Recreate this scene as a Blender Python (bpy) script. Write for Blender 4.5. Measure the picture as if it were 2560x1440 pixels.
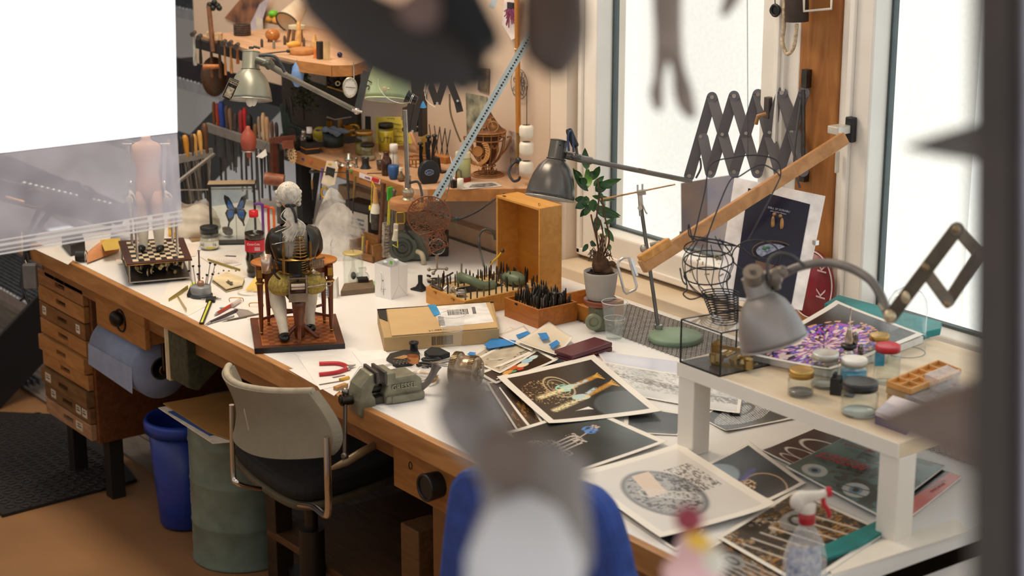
import bpy,bmesh,math,random
import numpy as np
from mathutils import Matrix,Vector
for o in list(bpy.data.objects): bpy.data.objects.remove(o)
SC = bpy.context.scene; COL = SC.collection; PI = math.pi; rnd = random.Random(7)
# ---------------- camera (world axes: X along the bench, Y towards the window wall, Z up) ----------------
F_ = 4650.; CP = math.radians(15.7); CY = PI - math.radians(36.8); CH = 2.46; TZ = .88
FW = Vector((math.cos(CY)*math.cos(CP),math.sin(CY)*math.cos(CP),-math.sin(CP)))
RT = Vector((math.sin(CY),-math.cos(CY),0)); UP = RT.cross(FW)
cd = bpy.data.cameras.new('camera'); cam = bpy.data.objects.new('camera',cd); COL.objects.link(cam)
cam.matrix_world = Matrix(((RT.x,UP.x,-FW.x,0),(RT.y,UP.y,-FW.y,0),(RT.z,UP.z,-FW.z,CH),(0,0,0,1)))
cd.sensor_width = 36; cd.lens = F_/2560*36; cd.clip_start = .05; cd.clip_end = 100
cd.dof.use_dof = True; cd.dof.focus_distance = 5.25; cd.dof.aperture_fstop = cd.lens/1000/.019
SC.camera = cam
# ---------------- world, lights, exposure ----------------
W = bpy.data.worlds.new('world'); SC.world = W; W.use_nodes = True
W.node_tree.nodes['Background'].inputs[0].default_value = (.93,.97,1,1)
W.node_tree.nodes['Background'].inputs[1].default_value = 1.0
def light(name,kind,loc,aim,energy,color,size=1.,size_y=None):
    d = bpy.data.lights.new(name,kind); d.energy = energy; d.color = color
    if kind == 'AREA':
        d.shape = 'RECTANGLE'; d.size = size; d.size_y = size_y or size
    o = bpy.data.objects.new(name,d); COL.objects.link(o); o.location = loc
    o.rotation_euler = (Vector(aim)-Vector(loc)).to_track_quat('-Z','Y').to_euler(); return o
WARM = (1,.83,.62)
light('ceiling_lamp_bench','AREA',(-5.0,2.6,3.2),(-5.0,2.7,0),36,WARM,1.6,.5)
light('ceiling_lamp_stairs','AREA',(-6.9,3.0,3.2),(-6.6,3.0,0),9,(1,.86,.7),1.2,.5)
light('ceiling_lamp_front','AREA',(-3.2,1.7,3.2),(-3.3,2.4,0),5,(1,.85,.68),1.2,.5)
sd = bpy.data.lights.new('sun','SUN'); sd.energy = 7; sd.angle = .02; sd.color = (1,.97,.93); so = bpy.data.objects.new('sun',sd); COL.objects.link(so)
so.rotation_euler = Vector((-.5,.25,-.8)).to_track_quat('-Z','Y').to_euler()
vs = SC.view_settings; vs.view_transform = 'Standard'; vs.look = 'None'; vs.gamma = 1; vs.use_curve_mapping = False; vs.exposure = .34
SC.cycles.max_bounces = 10; SC.cycles.transparent_max_bounces = 24; SC.cycles.transmission_bounces = 10
SC.cycles.caustics_reflective = False; SC.cycles.caustics_refractive = False
# ---------------- points seen by the camera, on real planes of the room ----------------
def ray(u,v): return FW + RT*((u-1280)/F_) + UP*((720-v)/F_)
CAM = Vector((0,0,CH))
def pD(u,v,d): return CAM + ray(u,v)*d
def pZ(u,v,z=TZ): r = ray(u,v); return CAM + r*((z-CH)/r.z)
def pY(u,v,y): r = ray(u,v); return CAM + r*(y/r.y)
def pX(u,v,x): r = ray(u,v); return CAM + r*(x/r.x)
def dep(P): return (Vector(P)-CAM).dot(FW)
def mpp(P): return dep(P)/F_                    # metres per pixel there
RTa = math.atan2(RT.y,RT.x)                    # yaw of a thing that faces the camera
def fr(P,rz=0.,rx=0.,ry=0.,s=1.):
    return Matrix.Translation(Vector(P)) @ Matrix.Rotation(rz,4,'Z') @ Matrix.Rotation(ry,4,'Y') @ Matrix.Rotation(rx,4,'X') @ Matrix.Scale(s,4)
def axis_fr(p0,p1,up=(0,0,1)):              # Z along p0->p1
    p0 = Vector(p0); z = (Vector(p1)-p0).normalized(); up = Vector(up)
    if abs(z.dot(up)) > .99: up = Vector((1,0,0))
    x = up.cross(z).normalized(); y = z.cross(x)
    return Matrix(((x.x,y.x,z.x,p0.x),(x.y,y.y,z.y,p0.y),(x.z,y.z,z.z,p0.z),(0,0,0,1)))
# ---------------- materials ----------------
def lin(h):
    c = [int(h[i:i+2],16)/255 for i in (0,2,4)]
    return tuple((x/12.92 if x <= .04045 else ((x+.055)/1.055)**2.4) for x in c)+(1,)
MC = {}
def mat(h,r=.5,m=0.,kind='n',v=.12,sc=20.,name=None,h2=None,alpha=1.,tr=0.):
    key = (h,r,m,kind,v,sc,h2,alpha,tr)
    if key in MC: return MC[key]
    M_ = bpy.data.materials.new(name or ('%s_%s' % ({'n': 'surface','w': 'wood','g': 'glass','f': 'fabric','c': 'picture','e': 'glow','t': 'film','l': 'leaf'}[kind],h)))
    MC[key] = M_; M_.use_nodes = True; N = M_.node_tree.nodes; L = M_.node_tree.links; b = N['Principled BSDF']
    b.inputs['Base Color'].default_value = lin(h); b.inputs['Roughness'].default_value = r; b.inputs['Metallic'].default_value = m
    tc = N.new('ShaderNodeTexCoord'); mp = N.new('ShaderNodeMapping'); L.new(tc.outputs['Object'],mp.inputs[0])
    if kind in 'nflw':
        nz = N.new('ShaderNodeTexNoise'); nz.inputs['Scale'].default_value = sc; nz.inputs['Detail'].default_value = 4; L.new(mp.outputs[0],nz.inputs['Vector'])
        mx = N.new('ShaderNodeMix'); mx.data_type = 'RGBA'
        c = lin(h); c2 = lin(h2) if h2 else tuple(x*(1-2.2*v) for x in c[:3])+(1,); c1 = c if h2 else tuple(min(1,x*(1+v)) for x in c[:3])+(1,)
        mx.inputs[6].default_value = c1; mx.inputs[7].default_value = c2
        src = nz.outputs['Fac']
        if kind == 'w':
            mp.inputs['Scale'].default_value = (1,6,6) if v < .5 else (6,6,1)
            nz.inputs['Distortion'].default_value = 1.2; nz.inputs['Detail'].default_value = 6
        cr = N.new('ShaderNodeValToRGB'); cr.color_ramp.elements[0].position = .3; cr.color_ramp.elements[1].position = .72
        L.new(src,cr.inputs[0]); L.new(cr.outputs[0],mx.inputs[0]); L.new(mx.outputs[2],b.inputs['Base Color'])
        if kind == 'f':
            bp = N.new('ShaderNodeBump'); wv = N.new('ShaderNodeTexNoise'); wv.inputs['Scale'].default_value = sc*12
            L.new(mp.outputs[0],wv.inputs['Vector']); L.new(wv.outputs['Fac'],bp.inputs['Height']); bp.inputs['Strength'].default_value = .5; bp.inputs['Distance'].default_value = .002
            L.new(bp.outputs[0],b.inputs['Normal'])
        if m > .3:
            rr = N.new('ShaderNodeMapRange'); rr.inputs[3].default_value = max(0,r-.08); rr.inputs[4].default_value = min(1,r+.15); L.new(src,rr.inputs[0]); L.new(rr.outputs[0],b.inputs['Roughness'])
    if kind == 'c':
        a = N.new('ShaderNodeVertexColor'); a.layer_name = 'Col'; L.new(a.outputs[0],b.inputs['Base Color'])
    if kind == 'g':
        b.inputs['Transmission Weight'].default_value = 1; b.inputs['IOR'].default_value = 1.15 if tr == 0 else tr
        # thin glass: straight-through for shadows as a thin pane would give
        out = N['Material Output']; tp = N.new('ShaderNodeBsdfTransparent'); tp.inputs[0].default_value = lin(h)
        gl = N.new('ShaderNodeBsdfGlossy'); gl.inputs['Roughness'].default_value = .03; lw = N.new('ShaderNodeLayerWeight'); lw.inputs[0].default_value = .5; pw = N.new('ShaderNodeMath'); pw.operation = 'POWER'; pw.inputs[1].default_value = 4.; L.new(lw.outputs['Facing'],pw.inputs[0]); fz = N.new('ShaderNodeMath'); fz.operation = 'MULTIPLY_ADD'; fz.inputs[1].default_value = .7; fz.inputs[2].default_value = .035; L.new(pw.outputs[0],fz.inputs[0])
        ms = N.new('ShaderNodeMixShader'); L.new(fz.outputs[0],ms.inputs[0]); L.new(tp.outputs[0],ms.inputs[1]); L.new(gl.outputs[0],ms.inputs[2]); L.new(ms.outputs[0],out.inputs[0])
    if kind == 't':     # thin cloudy plastic film, alpha = share that is milky
        out = N['Material Output']; tp = N.new('ShaderNodeBsdfTransparent'); ms = N.new('ShaderNodeMixShader')
        nz = N.new('ShaderNodeTexNoise'); nz.inputs['Scale'].default_value = sc; L.new(tc.outputs['Object'],nz.inputs['Vector'])
        rr = N.new('ShaderNodeMapRange'); rr.inputs[1].default_value = .3; rr.inputs[2].default_value = .7; rr.inputs[3].default_value = max(0,alpha-v); rr.inputs[4].default_value = min(1,alpha+v)
        L.new(nz.outputs['Fac'],rr.inputs[0]); L.new(rr.outputs[0],ms.inputs[0]); L.new(tp.outputs[0],ms.inputs[1]); L.new(b.outputs[0],ms.inputs[2]); L.new(ms.outputs[0],out.inputs[0])
        b.inputs['Transmission Weight'].default_value = tr
    if kind == 'e':
        b.inputs['Emission Color'].default_value = lin(h); b.inputs['Emission Strength'].default_value = v
    if kind == 'l': b.inputs['Subsurface Weight'].default_value = .05
    return M_
def wood(h,h2=None,r=.5,sc=6.,up=False): return mat(h,r,0,'w',.6 if up else .25,sc,None,h2)
def metal(h='9a9894',r=.35,v=.15): return mat(h,r,1,'n',v,30)
def glass(h='fbfdfc'): return mat(h,.02,0,'g')
WHITE = mat('f2f0ec',.5,v=.02); BLACK = mat('17171a',.45); BRASS = mat('b98f45',.3,1,v=.2); STEEL = metal('b8b6b2',.3); DSTEEL = metal('5c5a58',.4); CHROME = mat('d8d8d8',.12,1,v=.03)
IRON = metal('6e6c68',.5)
# ---------------- mesh collector ----------------
class M:
    def __init__(s,T=None): s.v = []; s.f = []; s.m = []; s.s = []; s.T = T or Matrix(); s.mi = 0; s.c = None
    def add(s,vs_,fs,sm=False):
        n = len(s.v); T = s.T
        s.v += [tuple(T @ Vector(p)) for p in vs_]; s.f += [tuple(i+n for i in f) for f in fs]; s.m += [s.mi]*len(fs); s.s += [sm]*len(fs); return s
    def box(s,c,d,R=None):
        x,y,z = d[0]/2,d[1]/2,d[2]/2; R = R or Matrix(); c = Vector(c)
        return s.add([c+(R.to_3x3() @ Vector((a*x,b*y,e*z))) for e in (-1,1) for a,b in ((-1,-1),(1,-1),(1,1),(-1,1))],
                     [(3,2,1,0),(4,5,6,7),(0,1,5,4),(1,2,6,5),(2,3,7,6),(3,0,4,7)])
    def bx(s,x0,x1,y0,y1,z0,z1): return s.box(((x0+x1)/2,(y0+y1)/2,(z0+z1)/2),(abs(x1-x0),abs(y1-y0),abs(z1-z0)))
    def bar(s,p0,p1,w,h,up=(0,0,1)):
        A = axis_fr(p0,p1,up); L = (Vector(p1)-Vector(p0)).length
        vs_ = [A @ Vector((a*w/2,b*h/2,e*L)) for e in (0,1) for a,b in ((-1,-1),(1,-1),(1,1),(-1,1))]
        return s.add(vs_,[(3,2,1,0),(4,5,6,7),(0,1,5,4),(1,2,6,5),(2,3,7,6),(3,0,4,7)])
    def lathe(s,prof,A=None,n=24,sm=True,arc=2*PI,sy=1.):
        A = A or Matrix(); vs_ = []; fs = []; k = len(prof); full = arc > 6.28; nn = n if full else n+1
        for j in range(nn):
            a = arc*j/n; ca,sa = math.cos(a),math.sin(a)
            vs_ += [A @ Vector((r*ca,r*sa*sy,z)) for r,z in prof]
        for j in range(n):
            j2 = (j+1) % nn
            for i in range(k-1): fs.append((j*k+i,j2*k+i,j2*k+i+1,j*k+i+1))
        return s.add(vs_,fs,sm)
    def cyl(s,p0,p1,r0,r1=None,n=16,cap=True,sm=True):
        r1 = r0 if r1 is None else r1; L = (Vector(p1)-Vector(p0)).length; A = axis_fr(p0,p1)
        s.lathe([(r0,0),(r1,L)],A,n,sm)
        if cap:
            for r,z,q in ((r0,0,-1),(r1,L,1)):
                if r > 0: s.add([A @ Vector((r*math.cos(2*PI*j/n*q),r*math.sin(2*PI*j/n*q),z)) for j in range(n)],[tuple(range(n))])
        return s
    def tube(s,pts,r,n=8,closed=False,rr=None):
        P = [Vector(p) for p in pts]; k = len(P); fs = []; vs_ = []; nrm = None
        for i in range(k):
            t = (P[(i+1) % k]-P[i-1]) if closed else (P[min(i+1,k-1)]-P[max(i-1,0)])
            if t.length < 1e-9: t = Vector((0,0,1))
            t.normalize()
            if nrm is None: nrm = t.orthogonal().normalized()
            nrm = (nrm-t*nrm.dot(t)); nrm = nrm.normalized() if nrm.length > 1e-6 else t.orthogonal().normalized()
            b = t.cross(nrm); q = rr[i] if rr else r
            vs_ += [P[i]+nrm*q*math.cos(2*PI*j/n)+b*q*math.sin(2*PI*j/n) for j in range(n)]
        for i in range(k if closed else k-1):
            i2 = (i+1) % k
            for j in range(n): fs.append((i*n+j,i*n+(j+1) % n,i2*n+(j+1) % n,i2*n+j))
        s.add(vs_,fs,True)
        if not closed: s.add([vs_[j] for j in range(n)][::-1],[tuple(range(n))]); s.add(vs_[-n:],[tuple(range(n))])
        return s
    def prism(s,pts,h,A=None,h0=0):            # polygon in local XY extruded h0..h along Z
        A = A or Matrix(); n = len(pts)
        a = sum(pts[i][0]*pts[(i+1) % n][1]-pts[(i+1) % n][0]*pts[i][1] for i in range(n))
        if a < 0: pts = pts[::-1]
        vs_ = [A @ Vector((x,y,h0)) for x,y in pts]+[A @ Vector((x,y,h)) for x,y in pts]
        return s.add(vs_,[tuple(range(n))[::-1],tuple(range(n,2*n))]+[(i,(i+1) % n,n+(i+1) % n,n+i) for i in range(n)])
    def hull(s,P4,n_,h):                        # planar polygon of 3D points, thickness h along n_
        P = [Vector(p) for p in P4]; n_ = Vector(n_).normalized()*h; k = len(P)
        nm = sum(((P[i]-P[0]).cross(P[(i+1) % k]-P[0]) for i in range(1,k-1)),Vector())
        if nm.dot(n_) < 0: P = P[::-1]
        return s.add(P+[p+n_ for p in P],[tuple(range(k))[::-1],tuple(range(k,2*k))]+[(i,(i+1) % k,k+(i+1) % k,k+i) for i in range(k)])
    def ell(s,c,r,A=None,n=16,k=10):
        if not hasattr(r,'__len__'): r = (r,r,r)
        B = Matrix.Translation(Vector(c)) @ (A.to_3x3().to_4x4() if A else Matrix()) @ Matrix.Diagonal((r[0],r[1],r[2],1))
        return s.lathe([(math.sin(PI*i/k),-math.cos(PI*i/k)) for i in range(k+1)],B,n)
    def torus(s,c,R,r,A=None,n=24,k=8,sx=1.,sy=1.):
        B = Matrix.Translation(Vector(c)) @ (A.to_3x3().to_4x4() if A else Matrix())
        return s.tube([B @ Vector((R*sx*math.cos(2*PI*i/n),R*sy*math.sin(2*PI*i/n),0)) for i in range(n)],r,k,True)
    def bbox(s):
        a = np.array(s.v); return a.min(0),a.max(0)
def obj(name,m,mt,parent=None,bev=0.,mod=None):
    me = bpy.data.meshes.new(name); me.from_pydata(m.v,[],m.f)
    for x in (mt if isinstance(mt,(list,tuple)) else [mt]): me.materials.append(x)
    me.polygons.foreach_set('material_index',m.m); me.polygons.foreach_set('use_smooth',m.s)
    if m.c is not None:
        a = me.color_attributes.new('Col','FLOAT_COLOR','POINT'); c = np.ones((len(m.v),4),dtype=np.float32); c[:len(m.c),:3] = m.c; a.data.foreach_set('color',c.ravel())
    me.update(); o = bpy.data.objects.new(name,me); COL.objects.link(o)
    if parent: o.parent = parent
    if bev: b = o.modifiers.new('bevel','BEVEL'); b.width = bev; b.segments = 2; b.limit_method = 'ANGLE'; b.angle_limit = .7
    return o
THINGS = []
def kids(o): return [c for c in bpy.data.objects if c.parent == o]
def tag(o,label,cat,group=None,kind=None):
    if label: o['label'] = label
    if cat: o['category'] = cat
    if group: o['group'] = group
    if kind: o['kind'] = kind
    return o
def thing(name,label,cat,group=None):
    o = bpy.data.objects.new(name,None); COL.objects.link(o); o.empty_display_size = .05; tag(o,label,cat,group); THINGS.append(o); return o
def part(t,name,m,mt,bev=0.,label=None,kind=None):
    o = obj(name,m,mt,t,bev)
    if label: o['label'] = label
    if kind: o['kind'] = kind
    return o
def solo(name,m,mt,label,cat,group=None,bev=0.,kind=None):
    o = obj(name,m,mt,None,bev); tag(o,label,cat,group,kind); THINGS.append(o); return o
def struct(name,m,mt,bev=0.):
    o = obj(name,m,mt,None,bev); o['kind'] = 'structure'; return o
def desc(o):
    r = []; st = [o]; CH_ = {}
    for c in bpy.data.objects:
        if c.parent: CH_.setdefault(c.parent.name,[]).append(c)
    while st:
        x = st.pop(); r.append(x); st += CH_.get(x.name,[])
    return r
def rebase(o):                                     # put the thing's origin at its base
    ds = [d for d in desc(o) if d.type == 'MESH']
    if not ds: return
    lo = np.full(3,1e9); hi = -lo
    for d in ds:
        a = np.empty(len(d.data.vertices)*3,dtype=np.float32); d.data.vertices.foreach_get('co',a); a = a.reshape(-1,3)
        if len(a): lo = np.minimum(lo,a.min(0)); hi = np.maximum(hi,a.max(0))
    c = Vector(((lo[0]+hi[0])/2,(lo[1]+hi[1])/2,lo[2])); done = set()
    for d in ds:
        if d.data.name in done: continue
        done.add(d.data.name); d.data.transform(Matrix.Translation(-c)); d.data.update()
    o.location = c
def copy_tree(o,loc=None,rot=None,label=None):
    src = desc(o); mp = {}
    for s_ in src:
        c = s_.copy(); COL.objects.link(c); mp[s_.name] = c
    for s_ in src[1:]: mp[s_.name].parent = mp[s_.parent.name]
    r = mp[o.name]
    if loc is not None: r.location = loc
    if rot is not None: r.rotation_euler = rot
    if label: r['label'] = label
    return r
def text(t,s,A,size,mt,name='lettering',ext=.0004,label=None,lines=1.):
    cu = bpy.data.curves.new('t','FONT'); cu.body = s; cu.size = size; cu.extrude = ext; cu.align_x = 'CENTER'; cu.align_y = 'CENTER'; cu.resolution_u = 2; cu.space_line = lines
    o = bpy.data.objects.new('t',cu); COL.objects.link(o); dg = bpy.context.evaluated_depsgraph_get()
    me = bpy.data.meshes.new_from_object(o.evaluated_get(dg)); bpy.data.objects.remove(o); bpy.data.curves.remove(cu)
    me.transform(A); me.materials.clear(); me.materials.append(mt); me.name = name
    q = bpy.data.objects.new(name,me); COL.objects.link(q); q.parent = t
    if label: q['label'] = label
    return q
def frame3(o,x,y):                               # matrix with given origin, x axis, y axis
    x = Vector(x).normalized(); z = x.cross(Vector(y)).normalized(); y = z.cross(x)
    return Matrix(((x.x,y.x,z.x,o[0]),(x.y,y.y,z.y,o[1]),(x.z,y.z,z.z,o[2]),(0,0,0,1)))
def arc(c,r,a0,a1,n=16,A=None):
    A = A or Matrix(); return [A @ Vector((c[0]+r*math.cos(a0+(a1-a0)*i/n),c[1]+r*math.sin(a0+(a1-a0)*i/n),0)) for i in range(n+1)]
def spl(pts,n=8):                                 # smooth curve through points
    P = [Vector(p) for p in pts]; out = []
    for i in range(len(P)-1):
        a,b,c,d = P[max(i-1,0)],P[i],P[i+1],P[min(i+2,len(P)-1)]
        for k in range(n):
            t = k/n; out.append(.5*((2*b)+(c-a)*t+(2*a-5*b+4*c-d)*t*t+(3*b-a-3*c+d)*t**3))
    return out+[P[-1]]
# ================= the room =================
YW = 3.64; YG = 3.76
struct('floor',M().bx(-10,-1.2,-1.5,3.9,-.05,0),mat('9e754e',.55,v=.08,sc=3))
m = M()
for i in range(9): m.bx(-9.9+0.0,-5.0,2.72+i*.13,2.845+i*.13,0,.012)
struct('floor_planks',m,wood('8a8078','6e645c',.6))
struct('ceiling',M().bx(-11,1.0,-1.2,3.9,3.35,3.45),mat('d8cfc4',.8))
struct('added_ceiling_stairs',M().bx(-11,-5.9,3.9,4.95,3.35,3.45),mat('d8cfc4',.8)); struct('added_wall_front',M().bx(-9.6,1.2,.28,.4,0,1.72),mat('cfc8be',.8)); struct('wall_right',M().bx(-1.2,-1.1,.4,3.9,0,1.6),mat('cfc8be',.8))  # unseen: added_ceiling_stairs added to shut out sun, added_wall_front to block low front light
struct('wall_back',M().bx(-5.9,-4.662,YW,YW+.12,0,3.35),mat('e0cbb6',.75,v=.08,sc=3,h2='cdb6a2'))
struct('wall_stairwell',M().bx(-11,-5.9,4.85,4.95,0,3.35),mat('cfcbc8',.8,v=.05,sc=2))
struct('wall_left',M().bx(-9.6,-9.5,.2,5.4,0,3.35),mat('c9c4c0',.8,v=.05,sc=2))
# window wall: apron below, frames
WF = mat('efe9e0',.45,v=.03,sc=6)
struct('wall_window',M().bx(-4.575,-1.2,YG-.03,YG+.12,0,.925),mat('e6ddd0',.6,v=.05,sc=4))
struct('wall_window_corner',M().bx(-4.66,-4.576,YW,YG+.12,0,3.35),mat('e8d8c6',.7,v=.05,sc=4))
struct('trim_sill',M().bx(-4.575,-1.2,3.575,YG-.03,.80,.915),mat('ead9c2',.5,v=.08,sc=5,h2='d8c2a4'),.004)
def window(n,x0,x1,z0=.925,z1=3.3,lw=.09,handle=None):
    m = M(); y0,y1 = YG-.075,YG+.01
    m.bx(x0,x0+lw,y0,y1,z0,z1); m.bx(x1-lw,x1,y0,y1,z0,z1); m.bx(x0+lw,x1-lw,y0,y1,z0,z0+lw*1.1); m.bx(x0+lw,x1-lw,y0,y1,z1-lw,z1)
    f = struct('window_%d' % n,m,WF,.006)
    a = obj('gasket',M().bx(x0+lw,x0+lw+.008,y1-.02,y1,z0+lw,z1-lw).bx(x1-lw-.008,x1-lw,y1-.02,y1,z0+lw,z1-lw).bx(x0+lw,x1-lw,y1-.02,y1,z0+lw*1.1,z0+lw*1.1+.008),mat('3a4a4c',.5),f)
    obj('pane',M().bx(x0+lw,x1-lw,YG-.012,YG-.006,z0+lw,z1-lw),glass('fbfefe'),f)
    m = M()                                        # outer rebate lip
    m.bx(x0+.012,x0+.03,y0-.012,y0,z0+.01,z1); m.bx(x1-.03,x1-.012,y0-.012,y0,z0+.01,z1); m.bx(x0+.012,x1-.012,y0-.012,y0,z0+.008,z0+.028)
    obj('window_bead',m,mat('f4eee6',.45,v=.02),f,.003)
    return f
w1 = window(1,-4.575,-3.665)
w2 = window(2,-3.43,-1.35)
m = M().bx(-3.67,-3.62,YG-.06,YG+.1,.92,3.3); struct('trim_1',m,WF,.004)
struct('trim_2',M().bx(-3.62,-3.475,3.70,YG+.1,.92,3.35),wood('b67a3e','8a5222',.55,3.2,True),.004)
struct('trim_3',M().bx(-3.475,-3.43,YG-.05,YG+.1,.92,3.3),WF,.004)
# outside: white rendered wall and reveal
xo = pY(2418,600,5.0).x
struct('outside_wall',M().bx(-12.5,xo,5.0,5.3,-1,7),mat('f6f6f4',.9,v=.03,sc=60))
struct('outside_ground',M().bx(-12,3,3.9,12,-1,-.9),mat('dcdcd8',.9,v=.05,sc=8))
struct('outside_pier',M().bx(xo,xo+.5,5.12,5.4,-1,5),mat('6a5c4e',.9,v=.2,sc=6))
# long cable duct under the shelf along the back wall
struct('baseboard_back',M().bx(-5.9,-4.7,YW-.05,YW,TZ,TZ+.055),mat('c9a884',.6,v=.1),.004)
a_ = [pY(u,v,4.4) for u,v in ((1702,458),(1768,448),(1770,600),(1704,606))]
solo('tree_stump',M().hull(a_,(0,1,0),.15).bx(a_[0].x,a_[2].x,4.4,4.55,-.9,a_[2].z+.001),mat('a08c80',.9,v=.3,sc=9,h2='7d7a88'),'blurred brownish stump outside seen through the lower right of the first window','stump')
# ================= workbench and what is under it =================
OAK = wood('c48f58','9c6a38',.45,4.5); PINE = wood('d9a566','b98348',.5,5.)
TX0,TX1,TY0,TY1 = -6.07,-2.385,2.385,3.575
t = thing('workbench','long workbench with white top and oak front edge running past the window','workbench')
bt = part(t,'tabletop',M().bx(TX0+.004,TX1,TY0+.022,TY1,TZ-.04,TZ),mat('edeceb',.42,v=.02,sc=5),.002)
part(t,'front_edge',M().bx(TX0,TX1+.01,TY0,TY0+.022,TZ-.062,TZ-.0005),OAK,.003)
part(t,'apron',M().bx(TX0+.1,TX1-.1,TY0+.05,TY0+.075,TZ-.13,TZ-.041),wood('9a6a3a','7a4e28'),.003)
part(t,'lower_shelf',M().bx(-4.75,TX1-.05,2.6,3.5,.155,.18),wood('6b4a2c','4c321c'),.003)
part(t,'back_panel',M().bx(-5.6,TX1,3.5,3.52,.0,TZ-.04),mat('3a332c',.8))
for x in (-4.75,-3.55,-2.48):
    for y in (2.6,3.4): part(t,'leg',M().bx(x,x+.06,y,y+.06,0,TZ-.04),wood('3c2c1e','2a1e14'),.003)
def drawer_box(x0,x1,cup=True):
    m = M().bx(x0,x1,TY0+.035,TY0+.055,TZ-.195,TZ-.065); m.bx(x0+.01,x0+.022,TY0+.055,2.9,TZ-.185,TZ-.07).bx(x1-.022,x1-.01,TY0+.055,2.9,TZ-.185,TZ-.07).bx(x0+.02,x1-.02,TY0+.055,2.9,TZ-.185,TZ-.175)
    return part(t,'drawer',m,wood('b07a40','8c5a2a',.5,6),.003)
d = drawer_box(-5.52,-5.16)
m = M(fr((-5.33,TY0+.035,TZ-.135),0)); m.lathe([(.036,0),(.034,-.012),(.024,-.026),(.004,-.032)],Matrix.Rotation(-PI/2,4,'X') @ Matrix.Rotation(PI,4,'Z') @ Matrix.Scale(-1,4,(0,0,1)) @ Matrix.Scale(1,4),20,arc=PI)
m.torus((0,-.002,0),.036,.003,Matrix.Rotation(PI/2,4,'X')); m.ell((0,-.016,.008),(.034,.02,.026)); part(d,'cup_handle',m,mat('2b2622',.35,.7))
d = drawer_box(-3.74,-3.33)
m = M().cyl((-3.535,TY0+.035,TZ-.125),(-3.535,TY0-.005,TZ-.125),.033,.036,28).torus((-3.535,TY0-.006,TZ-.125),.032,.004,Matrix.Rotation(PI/2,4,'X')); part(d,'round_knob',m,BLACK)
m = M().torus((-3.66,TY0+.034,TZ-.115),.007,.0012,Matrix.Rotation(PI/2,4,'X'),sy=1.4); part(d,'lettering',m,BLACK,label='pencilled 0')
# drawer cabinet
t = thing('drawer_cabinet','tall narrow wooden cabinet of nine drawers under the left end of the bench','cabinet')
part(t,'body',M().bx(-6.04,-5.64,2.455,3.1,.22,TZ-.066),wood('7a4a24','5a3216'),.004)
[part(t,'foot',M().bx(x,x+.05,y,y+.05,0,.22),mat('1e1a18',.6)) for x in (-6.02,-5.71) for y in (2.5,3.0)]
dc = [('b07c4c','7a5230'),('b98550','94622f'),('8e6238','6c4826'),('b5804a','94622f'),('bc8850','9a6a36'),('bd8a54','9a6834'),('80603c','5e4426'),('7e5c3a','5c4228'),('b89474','947050')]
nd = 9; dz = (.765-.225)/nd
for i in range(nd):
    z1 = .767-i*dz; z0 = z1-dz+.005; zc = (z0+z1)/2; pr = .0 if i not in (4,6) else -.012
    m = M().bx(-6.035,-5.885,2.435+pr,2.455,z0,z1).bx(-5.805,-5.655,2.435+pr,2.455,z0,z1).bx(-5.885,-5.805,2.435+pr,2.455,z0,zc-.008).bx(-5.885,-5.805,2.435+pr,2.455,zc+.008,z1)
    d = part(t,'drawer',m,wood(*dc[i],.5,7),.0015)
    part(d,'slot_handle',M().bx(-5.888,-5.802,2.450,2.4545,zc-.012,zc+.012),mat('171210',.7))
    labs = {2: ((-5.99,.03),(-5.71,.03)),6: ((-5.97,.045),),7: ((-5.96,.04),(-5.75,.04),(-5.70,.04)),8: ((-5.75,.055),)}
    for lx,lw in labs.get(i,()):
        part(d,'paper_label',M().bx(lx-lw/2,lx+lw/2,2.4335+pr,2.4349+pr,zc-.014,zc+.016),mat('d8d0c0',.8))
        part(d,'lettering',M().bx(lx-lw*.3,lx+lw*.3,2.4330+pr,2.4334+pr,zc-.003,zc+.001).bx(lx-lw*.3,lx+lw*.2,2.4330+pr,2.4334+pr,zc+.006,zc+.009),BLACK)
# blue paper roll
t = thing('paper_roll','big blue paper roll on its holder under the bench','paper roll')
ra,rb = pY(292,862,2.5),pY(403,918,2.5); rb.z = ra.z = (ra.z+rb.z)/2; A = axis_fr(ra,rb); R = .1; RL = (rb-ra).length
part(t,'paper',M().lathe([(.036,0),(R,0),(R,RL),(.036,RL)],A,48),mat('8795b4',.8,v=.06))
part(t,'hanging_end',M().hull([ra+Vector((0,-R,.02)),rb+Vector((0,-R,.02)),rb+Vector((0,-R-.004,-.065)),ra+Vector((0,-R-.004,-.05))],(0,-1,0),.0015),mat('92a0be',.8,v=.05))
part(t,'core',M().lathe([(.032,-.005),(.037,-.005),(.037,RL+.005),(.032,RL+.005),(.032,-.005)],A,24),mat('2c241c',.7))
e = Vector((.02,0,0)); part(t,'holder',M().tube([rb+e,rb+e+Vector((0,0,TZ-.05-rb.z))],.006).tube([ra-e,rb+e],.012).torus(rb+e,.014,.004,Matrix.Rotation(PI/2,4,'Y')),metal('6a5a40'))
# clamp bracket under the edge
t = thing('wedge_bracket','dark green mottled wedge with two white boards bolted under the bench edge','bracket')
x0 = -4.98
part(t,'board',M().bx(x0-.012,x0,2.405,2.50,.64,.815),mat('d8c8a8',.6),.002); part(t,'board',M().bx(x0+.002,x0+.014,2.405,2.50,.64,.815),mat('cdb992',.6),.002)
m = M(); m.prism([(2.405,.815),(2.405,.65),(2.44,.635),(2.52,.70),(2.62,.72),(2.66,.815)],.12,Matrix(((0,0,1,x0+.016),(1,0,0,0),(0,1,0,0),(0,0,0,1)))); part(t,'wedge',m,mat('4a4a30',.7,v=.4,sc=60,h2='2a2a1c'),.004)
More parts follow.
